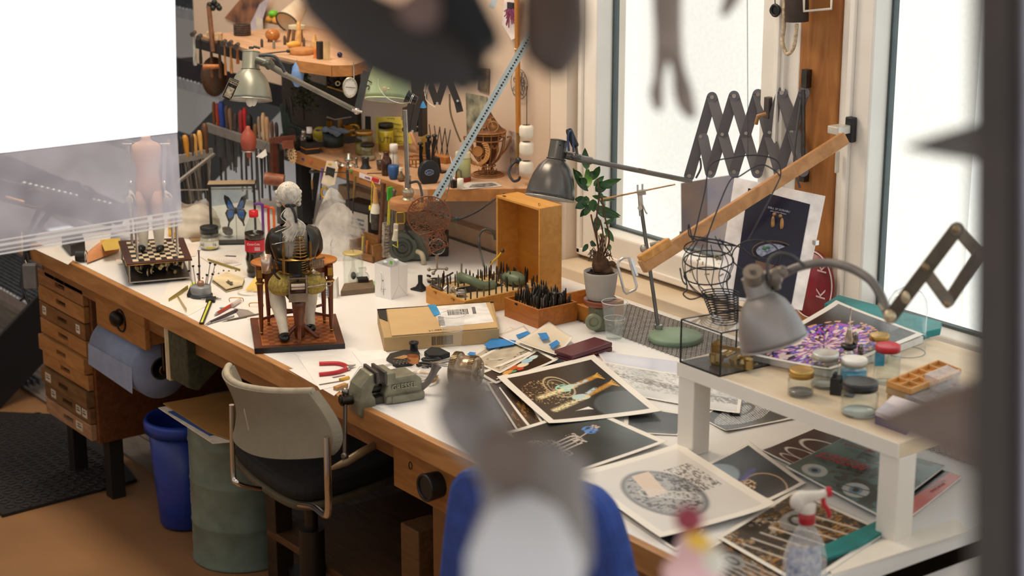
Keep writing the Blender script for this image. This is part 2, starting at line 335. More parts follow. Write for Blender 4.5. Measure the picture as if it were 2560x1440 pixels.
# floor mat
P = [(-6.75,2.52),(-6.5,2.78),(-5.76,2.64),(-5.735,2.13),(-6.68,2.2)]
m = M().prism(P,.012); mt_ = solo('rubber_mat',m,mat('1c1a1c',.7,v=.2,sc=50),'black rubber ring mat lying on the floor before the drawer cabinet','mat')
m = M()
for i in range(17):
    for j in range(11):
        x,y = -6.62+i*.052+(j % 2)*.026,2.18+j*.045
        if y < 2.72-.12*max(0,(x+6.45))/.7 and x < -5.76: m.torus((x,y,.013),.016,.004,n=10,k=4)
obj('ring',m,mat('2a272a',.6),mt_)['kind'] = 'stuff'
# blue bin
t = thing('waste_bin','royal blue plastic waste bin on the floor left of the metal drum','bin')
c = Vector((-5.32,2.61,0)); A = fr(c) @ Matrix.Diagonal((.70,.70,.86,1)); part(t,'body',M().lathe([(.0,.004),(.115,.004),(.125,.02),(.160,.415),(.155,.415),(.12,.02),(0,.015)],A,40),mat('1c3a9c',.35,v=.08))
part(t,'rim',M().lathe([(.156,.40),(.176,.395),(.180,.43),(.170,.445),(.156,.442),(.150,.42),(.156,.40)],A,40),mat('2348b4',.3,v=.05))
m = M(); 
for a in (3.6,.5): m.tube([A @ Vector((.178*math.cos(a+b),.178*math.sin(a+b),.37 if abs(b) < .2 else .395)) for b in (-.25,-.22,-.1,0,.1,.22,.25)],.007)
part(t,'handle',m,mat('2348b4',.3,v=.05))
# steel drum and card on it
t = thing('steel_drum','scratched grey green metal drum standing under the bench behind the office chair','drum')
c = Vector((-4.985,2.64,0)); A = fr(c) @ Matrix.Diagonal((1,1,.944,1)); R = .158
part(t,'body',M().lathe([(0,.0),(R,0),(R+.004,.006),(R,.012),(R,.14),(R+.002,.145),(R,.15),(R,.29),(R+.002,.295),(R,.30),(R,.425),(R+.002,.43),(R,.435),(R,.525),(R+.004,.53),(R,.535),(0,.535)],A,48),mat('7e938c',.45,v=.15,sc=14,h2='66786f'))
m = M(); 
for a,z,l in ((4.35,.19,.04),(4.4,.17,.015),(4.25,.23,.008),(4.5,.30,.03),(4.1,.34,.05),(3.95,.27,.02),(4.45,.10,.02),(4.2,.06,.015),(3.8,.44,.015),(4.3,.40,.02)):
    q = Vector((math.cos(a),math.sin(a),0)); s_ = Vector((-q.y,q.x,0))
    m.hull([c+q*(R+.0005)+Vector((0,0,z)),c+q*(R+.0005)+s_*.003+Vector((0,0,z+l/2)),c+q*(R+.0005)+Vector((0,0,z+l)),c+q*(R+.0005)-s_*.002+Vector((0,0,z+l*.4))],q,.0006)
part(t,'scratch',m,mat('c9c2a4',.7),kind='stuff')
zt = .508
def card(name,uvs,z,th,mt,label,cat='sheet'):
    m = M().hull([pZ(u,v,z) for u,v in uvs],(0,0,1),th); return solo(name,m,mt,label,cat)
card('white_sheet',[(396,1021),(600,985),(720,1040),(612,1103),(532,1110)],zt,.003,mat('e4dccc',.7),'white sheet with a blue line sticking out under the brown cardboard')
card('blue_folder',[(420,1030),(560,1010),(640,1060),(524,1090)],zt+.0035,.002,mat('35599a',.6),'thin blue folder between the white sheet and the brown cardboard','folder')
card('cardboard_sheet',[(408,1010),(640,968),(790,1060),(607,1098),(575,1100),(520,1082)],zt+.006,.003,mat('a8793e',.75,v=.08,sc=8),'brown cardboard sheet lying on top of the metal drum','cardboard')
# boxes on the lower shelf
t = thing('cardboard_box','tall brown cardboard box with a small black emblem under the bench','box')
part(t,'body',M().bx(-3.86,-3.62,2.62,2.95,.181,.60),mat('8a6238',.8,v=.05),.003)
part(t,'emblem',M().bx(-3.755,-3.72,2.6175,2.6195,.40,.44),BLACK); text(part(t,'emblem_field',M().bx(-3.749,-3.726,2.6165,2.6174,.406,.434),mat('8a6238',.8)),'N',frame3((-3.7375,2.616,.42),(1,0,0),(0,0,1)),.028,BLACK)
t = thing('cardboard_box','small brown cardboard box marked Petit Mo right of the emblem box','box')
part(t,'body',M().bx(-3.54,-3.30,2.60,2.9,.30,.50),mat('86602f',.8,v=.05),.003)
text(t,'Petit\nMo...',frame3((-3.44,2.598,.43),(1,0,0),(0,0,1)),.055,BLACK)
solo('white_box',M().bx(-3.52,-3.28,2.6,2.9,.181,.299),mat('d8d4cc',.7),'white cardboard box standing beneath the marked brown box','box',bev=.003)
solo('wooden_block',M().bx(-4.02,-3.93,2.62,2.72,.181,.44),wood('7a5a38','5c4028'),'dark upright wooden block on the shelf left of the emblem box','block',bev=.004)
# ================= generic small things =================
def at(u,v,z=TZ): return pZ(u,v,z)
def K(P): return mpp(P)*1.04
def body(name,u,v,z,prof,mt,label,cat,group=None,n=24,scale=None):   # profile in pixels
    P = pZ(u,v,z); k = mpp(P); return solo(name,M(fr(P)).lathe([(r*k,h*K(P)) for r,h in prof],n=n),mt,label,cat,group)
def jar(u,v,z,w,h,lid,label,cat='jar',liquid=None,lh=.4,lidh=.16,square=False,group=None,gl='fafcfb',name='glass_jar',lidname='lid',lm=.35):
    P = pZ(u,v,z); k = mpp(P); r = w*k/2; H = h*K(P); t = thing(name,label,cat,group); A = fr(P,RTa); n = 28
    lidz = H*(1-lidh)
    part(t,'body',M(A).lathe([(0,.001),(r*.9,.001),(r,r*.12),(r,lidz*.86),(r*.88,lidz*.97),(r*.86,lidz),(r*.82,lidz),(r*.84,lidz*.95),(r*.94,lidz*.84),(r*.94,r*.2),(r*.84,r*.12),(0,r*.1)],n=n),glass(gl))
    if liquid: part(t,'contents',M(A).lathe([(0,r*.11),(r*.86,r*.13),(r*.93,r*.22),(r*.93,lidz*lh),(0,lidz*lh)],n=n),liquid if not isinstance(liquid,str) else mat(liquid,.2,v=.06))
    if lid:
        part(t,lidname,M(A).lathe([(r*.93,lidz+.001),(r*.95,lidz),(r*.95,H*.985),(r*.9,H),(r*.8,H*.985),(0,H*.985)],n=n),lid)
    return t
# ================= shelves on the back wall =================
S1 = 1.15; S2 = 1.5
SHW = wood('cfa988','b48a66',.6,4); SHE = wood('c08448','9a6434',.55,5)
t = thing('wall_shelf','pale wooden shelf board full of jars running along the back wall above the bench','shelf')
pts = [(-5.62,3.25),(-4.90,3.246),(-4.86,3.25),(-4.835,3.28),(-4.60,3.615),(-4.60,YW),(-5.62,YW)]
part(t,'board',M().prism(pts,S1,h0=S1-.036),SHW,.002)
m = M(); m.bx(-5.62,-4.90,3.242,3.2499,S1-.04,S1-.0008); m.bar((-4.835,3.277,S1-.02),(-4.602,3.611,S1-.02),.04,.006,(1,0,0)) if 0 else m.hull([(-4.835,3.279,S1-.04),(-4.60,3.614,S1-.04),(-4.60,3.614,S1-.0008),(-4.835,3.279,S1-.0008)],(.82,-.57,0),.006)
part(t,'edging',m,SHE)
t = thing('wall_shelf','upper wooden shelf with curved right end, carrying hammers and toys','shelf')
ps = [pZ(500,88,S2),pZ(640,128,S2),pZ(740,150,S2),pZ(830,163,S2),pZ(880,162,S2),pZ(915,150,S2),pZ(925,135,S2)]
pts = [(p.x,p.y) for p in ps]+[(ps[-1].x+.0,YW),(ps[0].x,YW)]
part(t,'board',M().prism(pts,S2,h0=S2-.036),SHW,.002)
m = M()
for a,b in zip(ps[2:-1],ps[3:]): m.hull([(a.x,a.y,S2-.038),(b.x,b.y,S2-.038),(b.x,b.y,S2-.0006),(a.x,a.y,S2-.0006)],(b.y-a.y,-(b.x-a.x),0),.004)
part(t,'edging',m,SHE)
m = M(); a,b = ps[0],ps[2]; m.hull([(a.x,a.y-.004,S2-.045),(b.x,b.y-.004,S2-.045),(b.x,b.y-.004,S2-.012),(a.x,a.y-.004,S2-.012)],(0,-1,0),.02)
part(t,'hammer_rail',m,mat('221f22',.6))
# dark sheet painted for the shaded void, light panel, stairs
solo('void_shade',M().bx(-6.35,-5.80,3.62,3.66,.95,1.49),mat('3a322c',.8,v=.15,sc=8),'dark sheet painted for the shaded void between the two wall shelves','board')
solo('wall_panel',M().bx(-7.12,-5.9,3.645,3.665,1.24,3.2),mat('e8cdb4',.7,v=.03,sc=4),'pale beige panel behind the upper wall shelf','panel')
solo('steel_beam',M().bx(-7.4,-5.85,3.70,3.78,1.13,1.22),mat('24222a',.6),'black steel beam below the beige wall panel','beam')
# stairs
t = thing('staircase','black steel staircase with grating treads left of the bench','staircase')
GR = mat('5f6670',.45,.5,v=.2,sc=40); NOS = mat('b9bfc8',.35,.6,v=.1); STR = mat('15151a',.5)
for i,(y,z) in enumerate(((2.46,.08),(2.76,.36),(3.08,.63),(3.40,.90),(3.70,1.13),(4.0,1.36),(4.3,1.6))):
    x1 = -6.83; x0 = -8.6; m = M()
    for k in range(12): m.bx(x0,x1,y+.01+k*.024,y+.018+k*.024,z-.025,z)
    for k in range(60): m.bx(x0+k*.0295,x0+k*.0295+.004,y,y+.29,z-.022,z-.004)
    tr = part(t,'tread',m,GR)
    m = M().bx(x0,x1,y-.006,y+.004,z-.04,z+.004)
    for k in range(50): m.ell((x0+.01+k*.0355,y-.001,z+.004),(.010,.008,.006),n=6,k=4)
    part(tr,'nosing',m,NOS)
for x in (-6.82,-8.62): part(t,'stringer',M().prism([(2.2,-.0),(2.55,0),(4.7,1.72),(4.7,1.95),(4.35,1.72),(2.2,.0)],.02,Matrix(((0,0,1,x),(1,0,0,0),(0,1,0,0),(0,0,0,1)))),STR)
part(t,'landing_beam',M().bx(-8.6,-6.85,4.55,4.65,1.5,1.9),STR)
# blurry black machine/rail on the left
t = thing('black_rail','black rail with a perforated strip and knobs left behind the bench end','rail')
a,b = pD(-20,470,6.3),pD(300,545,6.6)
part(t,'rail',M().bar(a,b,.06,.07),mat('141416',.5))
m = M()
for k in range(16): m.ell(a+(b-a)*(.25+k*.045)+Vector((0,0,.045)),(.010,.010,.006),n=8,k=4)
part(t,'perforated_strip',M().bar(a+Vector((0,0,.037)),b+Vector((0,0,.037)),.03,.004),GR); part(t,'stud',m,NOS,kind='stuff')
part(t,'arm',M().tube([pD(110,500,6.4),pD(60,600,6.4),pD(72,650,6.4)],.008).tube([pD(140,510,6.4),pD(75,600,6.4),pD(62,640,6.4),pD(55,720,6.4)],.010),STR)
part(t,'hoop',M().torus(pD(88,495,6.35),.045,.004,fr((0,0,0),RTa) @ Matrix.Rotation(PI/2,4,'X'),sy=.7),mat('6a5030',.5,.5))
part(t,'wooden_peg',M().cyl(pD(15,492,6.3),pD(60,505,6.3),.005),wood('c89a6a')); part(t,'grip',M().torus(pD(185,470,6.5),.022,.007,fr((0,0,0),RTa) @ Matrix.Rotation(PI/2,4,'X')).ell(pD(215,482,6.5),(.03,.03,.025)),STR)
t = thing('hanging_weight','grey metal box hanging on a cord and tripod at the left bench corner','weight')
P = pD(76,690,6.3); part(t,'box',M(fr(P,RTa)).box((0,0,0),(.045,.03,.085)),mat('77777c',.4,.4),.003)
part(t,'cord',M().tube([pD(54,580,6.3),pD(57,640,6.3),pD(68,662,6.3)],.0018),mat('d8d0c0')); part(t,'tripod',M().tube([pD(60,620,6.3),pD(58,745,6.3),pD(50,752,6.3)],.005).tube([pD(57,722,6.3),pD(72,760,6.3)],.005),STR)
# ================= file racks =================
def tool(root,P,hl,hw,bl,bw,hm,bm,tilt=0.,flat=False):
    # a file: handle above the rack, blade below; P = where it meets the rack
    A = fr(P,RTa,0,tilt)
    h = part(root,'handle',M(A).lathe([(hw*.32,.0),(hw*.42,hl*.05),(hw*.36,hl*.25),(hw*.5,hl*.6),(hw*.5,hl*.85),(hw*.3,hl*.98),(0,hl)],n=12),hm)
    m = M(A); m.box((0,0,-bl/2),(bw,bw*.35,bl)) if flat else m.cyl((0,0,0),(0,0,-bl),bw/2,bw*.25,8)
    part(root,'blade',m,bm)
AL = mat('a9a6a2',.35,.7,v=.1)
t = thing('file_rack','long aluminium rail rack holding a row of files in front of the stairs','rack')
a,b = pZ(518,318,S1),pZ(690,374,S1); part(t,'rail',M().bar(a,b,.035,.012,(0,1,0)),AL,.002); part(t,'rail',M().bar(a+Vector((0,.035,0)),b+Vector((0,.035,0)),.03,.006,(0,1,0)),AL,.002)
part(t,'bracket',M().bar(b+Vector((0,0,-.02)),b+Vector((0,.3,-.02)),.03,.01),AL); part(t,'post',M().bx(b.x-.01,b.x+.02,b.y,b.y+.02,TZ,S1),DSTEEL)
hand = [('7a4a2c',526,243,10,60),('b8402a',536,258,10,60),('24459c',549,248,17,68),('5a4438',562,255,13,62),('8a6a50',570,262,12,58),('4a3a34',581,268,10,50),('a8322e',595,274,14,62),('c81f2c',607,272,12,70),('262220',617,290,17,58),('8a6038',631,290,11,40),('d8b48a',651,284,12,72),('caa078',661,294,12,66),('a89078',641,280,9,60),('6a4a34',672,300,10,60),('3a302c',683,306,10,60)]
for i,(c,u,v,w,h) in enumerate(hand):
    P = a+(b-a)*((u-518)/172.)+Vector((0,.018,.0)); k = mpp(P); names = {'24459c': 'blue','c81f2c': 'bright red','a8322e': 'dark red','b8402a': 'orange red','262220': 'black block shaped','d8b48a': 'long pale wooden','caa078': 'pale wooden','7a4a2c': 'dark brown wooden','4a3a34': 'near black','5a4438': 'grey brown','8a6a50': 'taupe','8a6038': 'ochre wooden','a89078': 'thin beige','6a4a34': 'chestnut','3a302c': 'sooty brown'}
    q = thing('hand_file','file with %s handle standing in the long aluminium rack' % names[c],'file','files in the long aluminium rack')
    tool(q,P,h*k*1.1,w*k,(rnd.uniform(.10,.2)),rnd.uniform(.008,.014),mat(c,.45),DSTEEL,rnd.uniform(-.04,.04),i % 2)
for i in range(12):
    P = a+(b-a)*(.05+.078*i)+Vector((0,.036,-.015)); q = thing('hand_file','dark steel blade hanging below the long aluminium rack','file','bare blades below the long aluminium rack')
    l = rnd.uniform(.12,.24); part(q,'blade',M().bar(P,P+Vector((rnd.uniform(-.01,.01),0,-l)),rnd.uniform(.006,.014),.003,(0,1,0)),[DSTEEL,metal('8a8884'),mat('2c2a2a',.5)][i % 3])
t = thing('file_rack','short angled metal rack of wooden handled files left of the long rack','rack')
a,b = pD(425,402,6.5),pD(532,380,6.6); part(t,'rail',M().bar(a,b,.03,.012,(0,1,0)),AL,.002); part(t,'stay',M().bar(pD(445,455,6.4),pD(535,385,6.55),.012,.008),AL); part(t,'rod',M().cyl(pD(430,475,6.5),pD(640,472,6.7),.003),STEEL)
for j,(c,u,v,w,h) in enumerate((('2a2624',457,355,8,50),('c8882c',468,338,16,52),('4a3628',480,335,12,52),('cf9a4c',490,330,13,50),('dca858',503,332,13,56),('5c3a20',516,315,16,70),('6a5a4a',440,350,12,50),('8a6a40',428,352,12,50))):
    P = a+(b-a)*((u-425)/107.); k = mpp(P); q = thing('hand_file','file with %s handle in the short angled rack' % ['thin black','orange wooden','dark brown','honey wooden','bright yellow wooden','square dark walnut','grey brown','olive brown'][j],'file','files in the short angled rack')
    tool(q,P,h*k*1.1,w*k,.16,.012,mat(c,.45),[DSTEEL,metal('a09c96')][j % 2],rnd.uniform(-.08,.05),j % 2)
for i in range(9):
    P = a+(b-a)*(.06+.1*i)+Vector((0,.01,-.015)); q = thing('hand_file','grey steel blade hanging under the short angled rack','file','bare blades below the short rack'); d_ = Vector((rnd.uniform(-.05,.06),0,-rnd.uniform(.14,.22)))
    part(q,'blade',M().bar(P,P+d_,.012,.003,(0,1,0)),[metal('a8a49c'),DSTEEL][i % 2])
# hammers on the upper shelf rail
def hammer(u,v,L,col,head,label,w=9,hm=DSTEEL):
    P = pZ(u,v,S2)+Vector((0,-.03,0)); k = mpp(P); q = thing('hammer',label,'hammer','hammers hanging from the upper shelf rail')
    part(q,'handle',M(fr(P,RTa)).lathe([(w*k*.5,-L*k),(w*k*.55,-L*k*.8),(w*k*.36,-L*k*.3),(w*k*.4,.012)],n=10),mat(col,.5,kind='w',v=.6))
    A = fr(P+Vector((0,0,.01)),RTa); m = M(A)
    if head == 'wood': m.box((0,0,.006),(.022,.05,.022))
    else: m.cyl((0,-.035,.0),(0,.02,.0),.009,.008,12).cyl((0,.02,0),(0,.045,0),.007,.002,10)
    part(q,'head',m,hm)
hammer(503,88,74,'e8dcc4','s','hammer with white handle, leftmost on the upper rail',9)
hammer(518,96,62,'2c241e','s','hammer with thin black handle beside the white handled one',8)
hammer(545,95,98,'6a4428','wood','wooden headed hammer with long dark handle on the upper rail',9,wood('d8b890'))
hammer(566,100,94,'5a3a22','wood','second wooden headed hammer with dark handle',9,wood('d4b088'))
hammer(580,110,76,'b8804c','s','slim hammer with light brown handle',6)
hammer(595,112,70,'c08448','s','slim hammer with orange brown handle just left of the grey lamp',7)
hammer(612,118,40,'a06030','s','short hammer behind the top of the grey lamp',8)
t = thing('wooden_mallet','old brown mallet and turned handle hanging in the shadow under the upper shelf','mallet')
P = pZ(525,160,S2-.1)+Vector((0,.05,0)); P = pD(535,185,6.9); part(t,'head',M(fr(P,RTa)).ell((0,0,-.01),(.05,.04,.075)),wood('5a3a24','3c2818')); part(t,'handle',M().cyl(pD(508,168,6.7),pD(548,166,6.7),.011,.008,12),wood('b06a34'))
t = thing('mounting_tool','upright wooden stick with dark metal knob head on the upper shelf left end','stick')
P = pZ(530,92,S2); k = mpp(P); part(t,'stick',M().cyl(pD(533,130,dep(P)-.1),pD(522,14,dep(P)-.1),.009,.009,10),wood('7a4c2c')); m = M()
for du,dv in ((0,0),(12,-6),(20,2),(8,8),(24,8)): m.ell(pD(524+du,12+dv,dep(P)-.1),.011)
part(t,'knob_head',m,mat('2e302c',.4,.5))
# things standing on the upper shelf
m = M(); P = pZ(606,88,S2); k = mpp(P)
for i in range(5): m.torus(P+Vector((0,0,.006+i*.008)),19*k,.0045,n=28)
for i in range(20): m.cyl(P+Vector((19*k*math.cos(i*PI/10),19*k*math.sin(i*PI/10),0)),P+Vector((19.5*k*math.cos(i*PI/10),19.5*k*math.sin(i*PI/10),.042)),.003,n=6)
solo('woven_basket',m.lathe([(0,.002),(18*k,.002)],fr(P)),mat('4a3a30',.7,v=.3,sc=60),'small round dark woven basket on the upper shelf','basket')
t = thing('toy_figure','small wooden toy with lime green cap behind the basket','toy'); P = pZ(585,66,S2); P.y = 3.58
part(t,'cap',M().ell(P+Vector((0,0,.035)),(.020,.020,.014)),mat('6cc224',.4)); part(t,'body',M().ell(P+Vector((-.02,0,.01)),(.024,.02,.016)).ell(P+Vector((.02,0,.012)),(.02,.02,.014)),mat('d89a34',.4)); part(t,'base',M().box(P+Vector((0,.01,.003)),(.1,.05,.008)),wood('7a4c2c'))
solo('turned_knob',M(fr((pZ(570,74,S2).x,3.56,S2))).ell((0,0,.014),(.02,.02,.014)),mat('e0a058',.4),'orange turned wooden knob left of the basket','knob')
t = thing('wooden_apple','round glossy orange brown wooden ball with stalk on the upper shelf','ball'); P = pZ(682,104,S2); part(t,'ball',M().ell(P+Vector((0,0,.024)),(.027,.027,.023)),wood('c07c3c','9a5a24',.2)); part(t,'stalk',M().cyl(P+Vector((.005,-.02,0)),P+Vector((.006,-.02,.028)),.003),DSTEEL)
# wall pictures, calendar cards
def flat(name,quad,mt,label,cat,th=.002,n_=(0,-1,0)):
    return solo(name,M().hull(quad,n_,th),mt,label,cat)
yb = 3.64
flat('poster',[pY(562,45,yb),pY(600,0,yb),pY(668,-30,yb),pY(655,90,yb),pY(625,75,yb)],mat('2a2430',.5,v=.3,sc=14,h2='c8875a'),'colourful dark poster behind the upper shelf','poster')
flat('paper_sheet',[pY(650,10,yb-.02),pY(676,-10,yb-.02),pY(645,86,yb-.02),pY(618,78,yb-.02)],mat('d8ccd4',.6),'pale lilac sheet leaning against the dark poster','sheet')
flat('paper_card',[pY(640,42,3.5),pY(657,48,3.5),pX(659,105,pY(659,105,3.5).x),pY(643,101,3.5)],mat('eadcc8',.6),'narrow cream card standing before the poster on the upper shelf','card')
t = thing('white_lamp_shade','cream conical shade lying tilted on the upper shelf','shade'); P = pZ(700,80,S2)+Vector((0,.05,.05))
A = axis_fr(P,P+Vector((.02,-.05,-.035))); part(t,'shade',M(A).lathe([(.030,-.07),(.048,.03)],n=28),mat('e0cdb4',.6)); part(t,'rim',M(A).torus((0,0,.03),.048,.003),mat('3a3a34',.5)); part(t,'inner_face',M(A).lathe([(0,.0),(.047,.028)],n=28),mat('cdbb9c',.6))
t = thing('wooden_stool','tiny round topped stand on the upper shelf right of the wooden ball','stand'); P = pZ(725,108,S2); part(t,'top',M().cyl(P+Vector((0,.03,.05)),P+Vector((0,.03,.062)),.03,n=24),mat('c8c0a4',.6)); m = M()
for dx,dy in ((-.02,0),(.02,0),(0,.05)): m.cyl(P+Vector((dx,dy,0)),P+Vector((dx*.7,dy*.7+.01,.05)),.006)
part(t,'leg',m,wood('7a5430'))
solo('wooden_disc',M(fr(pZ(755,135,S2))).lathe([(0,0),(.042,0),(.044,.006),(.044,.018),(.04,.02),(0,.02)],n=32),wood('c88c50','a86e38'),'round wooden disc at the front of the upper shelf','disc')
t = thing('wooden_peg_bottle','pair of turned wooden pegs with a yellow pear shape behind the wooden disc','peg'); P = pZ(748,118,S2)
part(t,'peg',M(fr(P)).lathe([(.009,0),(.009,.07),(.006,.09),(0,.092)]),wood('d8a868')); part(t,'peg',M(fr(P+Vector((.09,.01,0)))).lathe([(.016,0),(.018,.01),(.010,.03),(.006,.05),(0,.06)]),wood('d8a868')); part(t,'pear',M(fr(P+Vector((.0,-.02,.012)),0,PI/2)).ell((0,0,0),(.014,.012,.03)),mat('e0a84c',.4))
t = thing('small_figurine','orange and dark little figure near the curved shelf end','figurine'); P = pZ(790,145,S2); part(t,'body',M(fr(P)).lathe([(.010,0),(.006,.02),(.009,.03),(.004,.036),(0,.04)]),mat('d87a34',.5)); part(t,'backrest',M().box(P+Vector((.03,.0,.03)),(.018,.02,.06)),mat('2c2826',.5)); 
solo('picture_frame',M(fr(pZ(815,150,S2),RTa,-.2)).box((0,0,.032),(.018,.006,.064)).box((.012,0,.032),(.004,.008,.066)),mat('c0a070',.5),'narrow upright wooden frame at the curved shelf end','frame')
solo('blue_glass_ball',M().ell(pZ(850,143,S2)+Vector((0,0,.009)),.0095),mat('141a5a',.15),'tiny dark blue ball on the shelf end','ball')
for i,(u,v,h,c) in enumerate(((655,118,20,'4a4440'),(712,112,22,'5a4a3a'),(685,122,20,'8a8478'),(760,122,26,'6a5444'))):
    solo('metal_pin',M(fr(pZ(u,v,S2))).lathe([(.005,0),(.005,h*.0012),(.003,h*.0015),(0,h*.0015)],n=10),mat(c,.4,.4),['dark upright pin left of the wooden ball','brown pin right of the wooden ball','grey pin in front of the wooden ball','brown pin before the turned pegs'][i],'pin')
t = thing('pen_rod','thin black rod with ball end sticking out over the upper shelf edge','rod'); part(t,'rod',M().tube([pD(655,135,6.4),pD(720,128,6.4)],.0025),STR); part(t,'ball_end',M().ell(pD(720,128,6.4),(.008,.006,.006)),STR)
P = pZ(700,118,S2)
# under upper shelf: red-yellow packet, blue bag, sign, dial, dark engine and plant
flat('striped_packet',[pD(690,140,6.55),pD(702,138,6.55),pD(706,185,6.55),pD(680,165,6.55)],mat('c8342c',.5,v=.0,sc=30,h2='e8d87c'),'red and yellow striped packet hanging under the upper shelf','packet')
P = pD(743,183,6.3); k = mpp(P); A = fr(P,RTa)
solo('blue_bag',M(A).lathe([(.003,.045),(.006,.035),(.018,.022),(.024,0),(.020,-.025),(.010,-.045),(0,-.048)],n=14,sy=.6),mat('5b86c8',.3,v=.35,sc=40,h2='8fb0dc'),'small blue transparent bag hanging from the upper shelf','bag')
flat('paper_drawing',[pY(768,168,3.615),pY(818,172,3.615),pY(816,214,3.615),pY(768,198,3.615)],mat('9a8e80',.7,v=.1,sc=50),'grey sheet with small drawings in the shade under the upper shelf','drawing')
t = thing('dial_thermometer','round white dial thermometer hanging under the upper shelf','thermometer'); P = pD(875,219,5.9); A = fr(P,RTa+.25,PI/2+.05); r = .0215
part(t,'case',M(A).lathe([(0,-.012),(r*1.05,-.012),(r*1.12,0),(r*1.02,.004),(r*.98,.003)],n=36,sy=1.4),mat('c8c0a8',.25,.8)); d = part(t,'dial',M(A).lathe([(0,.001),(r*.99,.001)],n=36,sy=1.4),mat('f2ece0',.5)); m = M(A)
for i in range(24):
    a = i*PI/12; q = .86 if i % 2 else .78; m.bar((r*q*math.cos(a),r*1.4*q*math.sin(a),.002),(r*.92*math.cos(a),r*1.4*.92*math.sin(a),.002),.0007,.0007)
part(d,'scale',m.bar((-r*.7,.003,.003),(r*.75,-.001,.003),.0016,.0008),BLACK); part(t,'wire',M().tube([pD(884,155,5.9),pD(885,200,5.9)],.0015),STEEL)
t = thing('clockwork_motor','dark machine with small brass wheel in the gloom under the upper shelf','motor'); P = pD(845,205,6.45); m = M(fr(P,RTa))
for i in range(14): m.cyl((rnd.uniform(-.04,.04),rnd.uniform(-.02,.02),rnd.uniform(-.03,.02)),(rnd.uniform(-.04,.04),rnd.uniform(-.02,.02),rnd.uniform(-.03,.03)),rnd.uniform(.004,.012),n=10)
part(t,'frame',m,mat('23221f',.4,.5)); part(t,'wheel',M(fr(P,RTa)).torus((.002,-.03,.0),.007,.002,Matrix.Rotation(PI/2,4,'X')),mat('c8c0a0',.3,.6)); part(t,'bracket',M().bar(pD(818,216,6.3),pD(862,230,6.3),.004,.004),BRASS)
def bush(name,P,R,H,n_,mts,label,cat,stem=None,leaf=.014):
    t = thing(name,label,cat); m = M()
    for i in range(n_):
        h = rnd.random(); a = rnd.uniform(0,2*PI); r = R*(1-h*.6)*math.sqrt(rnd.random()); c = Vector(P)+Vector((r*math.cos(a),r*math.sin(a),H*(.25+h*.75)))
        A = fr(c,rnd.uniform(0,6.3),rnd.uniform(-1.4,1.4),rnd.uniform(-1,1)); l = leaf*rnd.uniform(.6,1.3)
        m.mi = i % len(mts); m.add([A @ Vector(p) for p in ((0,0,0),(l*.35,l*.5,.002),(0,l,0),(-l*.35,l*.5,.002))],[(0,1,2,3)])
    part(t,'foliage',m,mts); part(t,'stem',stem or M().cyl(P,Vector(P)+Vector((0,0,H*.6)),.006),mat('4a3626',.7)); return t
bush('indoor_tree',pY(758,300,3.5),.06,.17,420,[mat('3a4426',.6),mat('57602c',.6),mat('2c341c',.6)],'small dark leafed tree standing in the shade behind the hanging blue bag','plant')
# ================= things on the jar shelf =================
def hang(P,dz): return Vector(P)+Vector((0,0,dz))
GOLD = mat('caa45c',.3,.8,v=.08); BLK = mat('1b1c1e',.35); LWOOD = wood('d09c62','a87440')
jar(911,386,S1,46,58,GOLD,'open topped wide glass jar with pale gold lid on the wall shelf',liquid='b4ac78',lh=.55,gl='f4f5ea')
q = jar(966,378,S1,40,68,BLK,'tall jar of yellow liquid marked UT with black lid',liquid='e2cf5a',lh=.9,gl='f8f6e4'); P = pZ(966,378,S1)
text(q,'UTI',frame3(P+Vector((0,-.0,.045))-Vector((FW.x,FW.y,0)).normalized()*.0265,RT,(0,0,1)),.028,mat('5a5a3a',.6))
jar(920,400,S1,38,40,BLK,'small clear jar with black lid and white sticker in front of the gold lidded jar',lh=.3,liquid='c8c4a8')
t = thing('shot_glass','clear little tumbler with dark liquid right of the small black lidded jar','glass'); P = pZ(952,425,S1); k = mpp(P); A = fr(P)
part(t,'glass',M(A).lathe([(0,.001),(10*k,.001),(13*k,46*k),(12*k,46*k),(9*k,.004),(0,.004)]),glass()); part(t,'liquid',M(A).lathe([(0,.005),(9.2*k,.005),(10.6*k,24*k),(0,24*k)]),mat('4a3a34',.2))
t = thing('brown_bottle','brown glass bottle with printed label and white cap on the wall shelf','bottle'); P = pZ(967,438,S1); k = mpp(P); A = fr(P)
part(t,'body',M(A).lathe([(0,0),(12*k,0),(13*k,2*k),(13*k,38*k),(9*k,46*k),(6.5*k,49*k),(6.5*k,56*k),(8*k,57*k),(8*k,60*k),(0,60*k)]),mat('4a2a18',.15)); pass
P2 = P+Vector((0,0,.03))-Vector((FW.x,FW.y,0)).normalized()*.0185
part(t,'paper_label',M(fr(P)).lathe([(13.4*k,8*k),(13.4*k,32*k)],Matrix.Rotation(PI+CY-PI-.9,4,'Z'),n=14,arc=1.8),mat('ddd6ca',.7)); text(t,'VOID\nFORT',frame3(P2,RT,(0,0,1)),.011,BLK)
t = thing('white_bottle','little white plastic bottle with white screw cap behind the brown bottle','bottle'); P = pZ(985,415,S1); k = mpp(P); A = fr(P)
part(t,'body',M(A).lathe([(0,0),(12*k,0),(13*k,4*k),(11*k,26*k),(7*k,32*k),(7*k,36*k),(0,36*k)]),mat('d8d4cc',.3)); part(t,'cap',M(A).lathe([(8*k,36*k),(10.5*k,37*k),(10.5*k,54*k),(9*k,56*k),(0,56*k)]),mat('f2eeea',.4))
t = thing('blue_pot','blue eggcup like ink pot with a wire stuck in it','pot'); P = pZ(984,448,S1); k = mpp(P); A = fr(P)
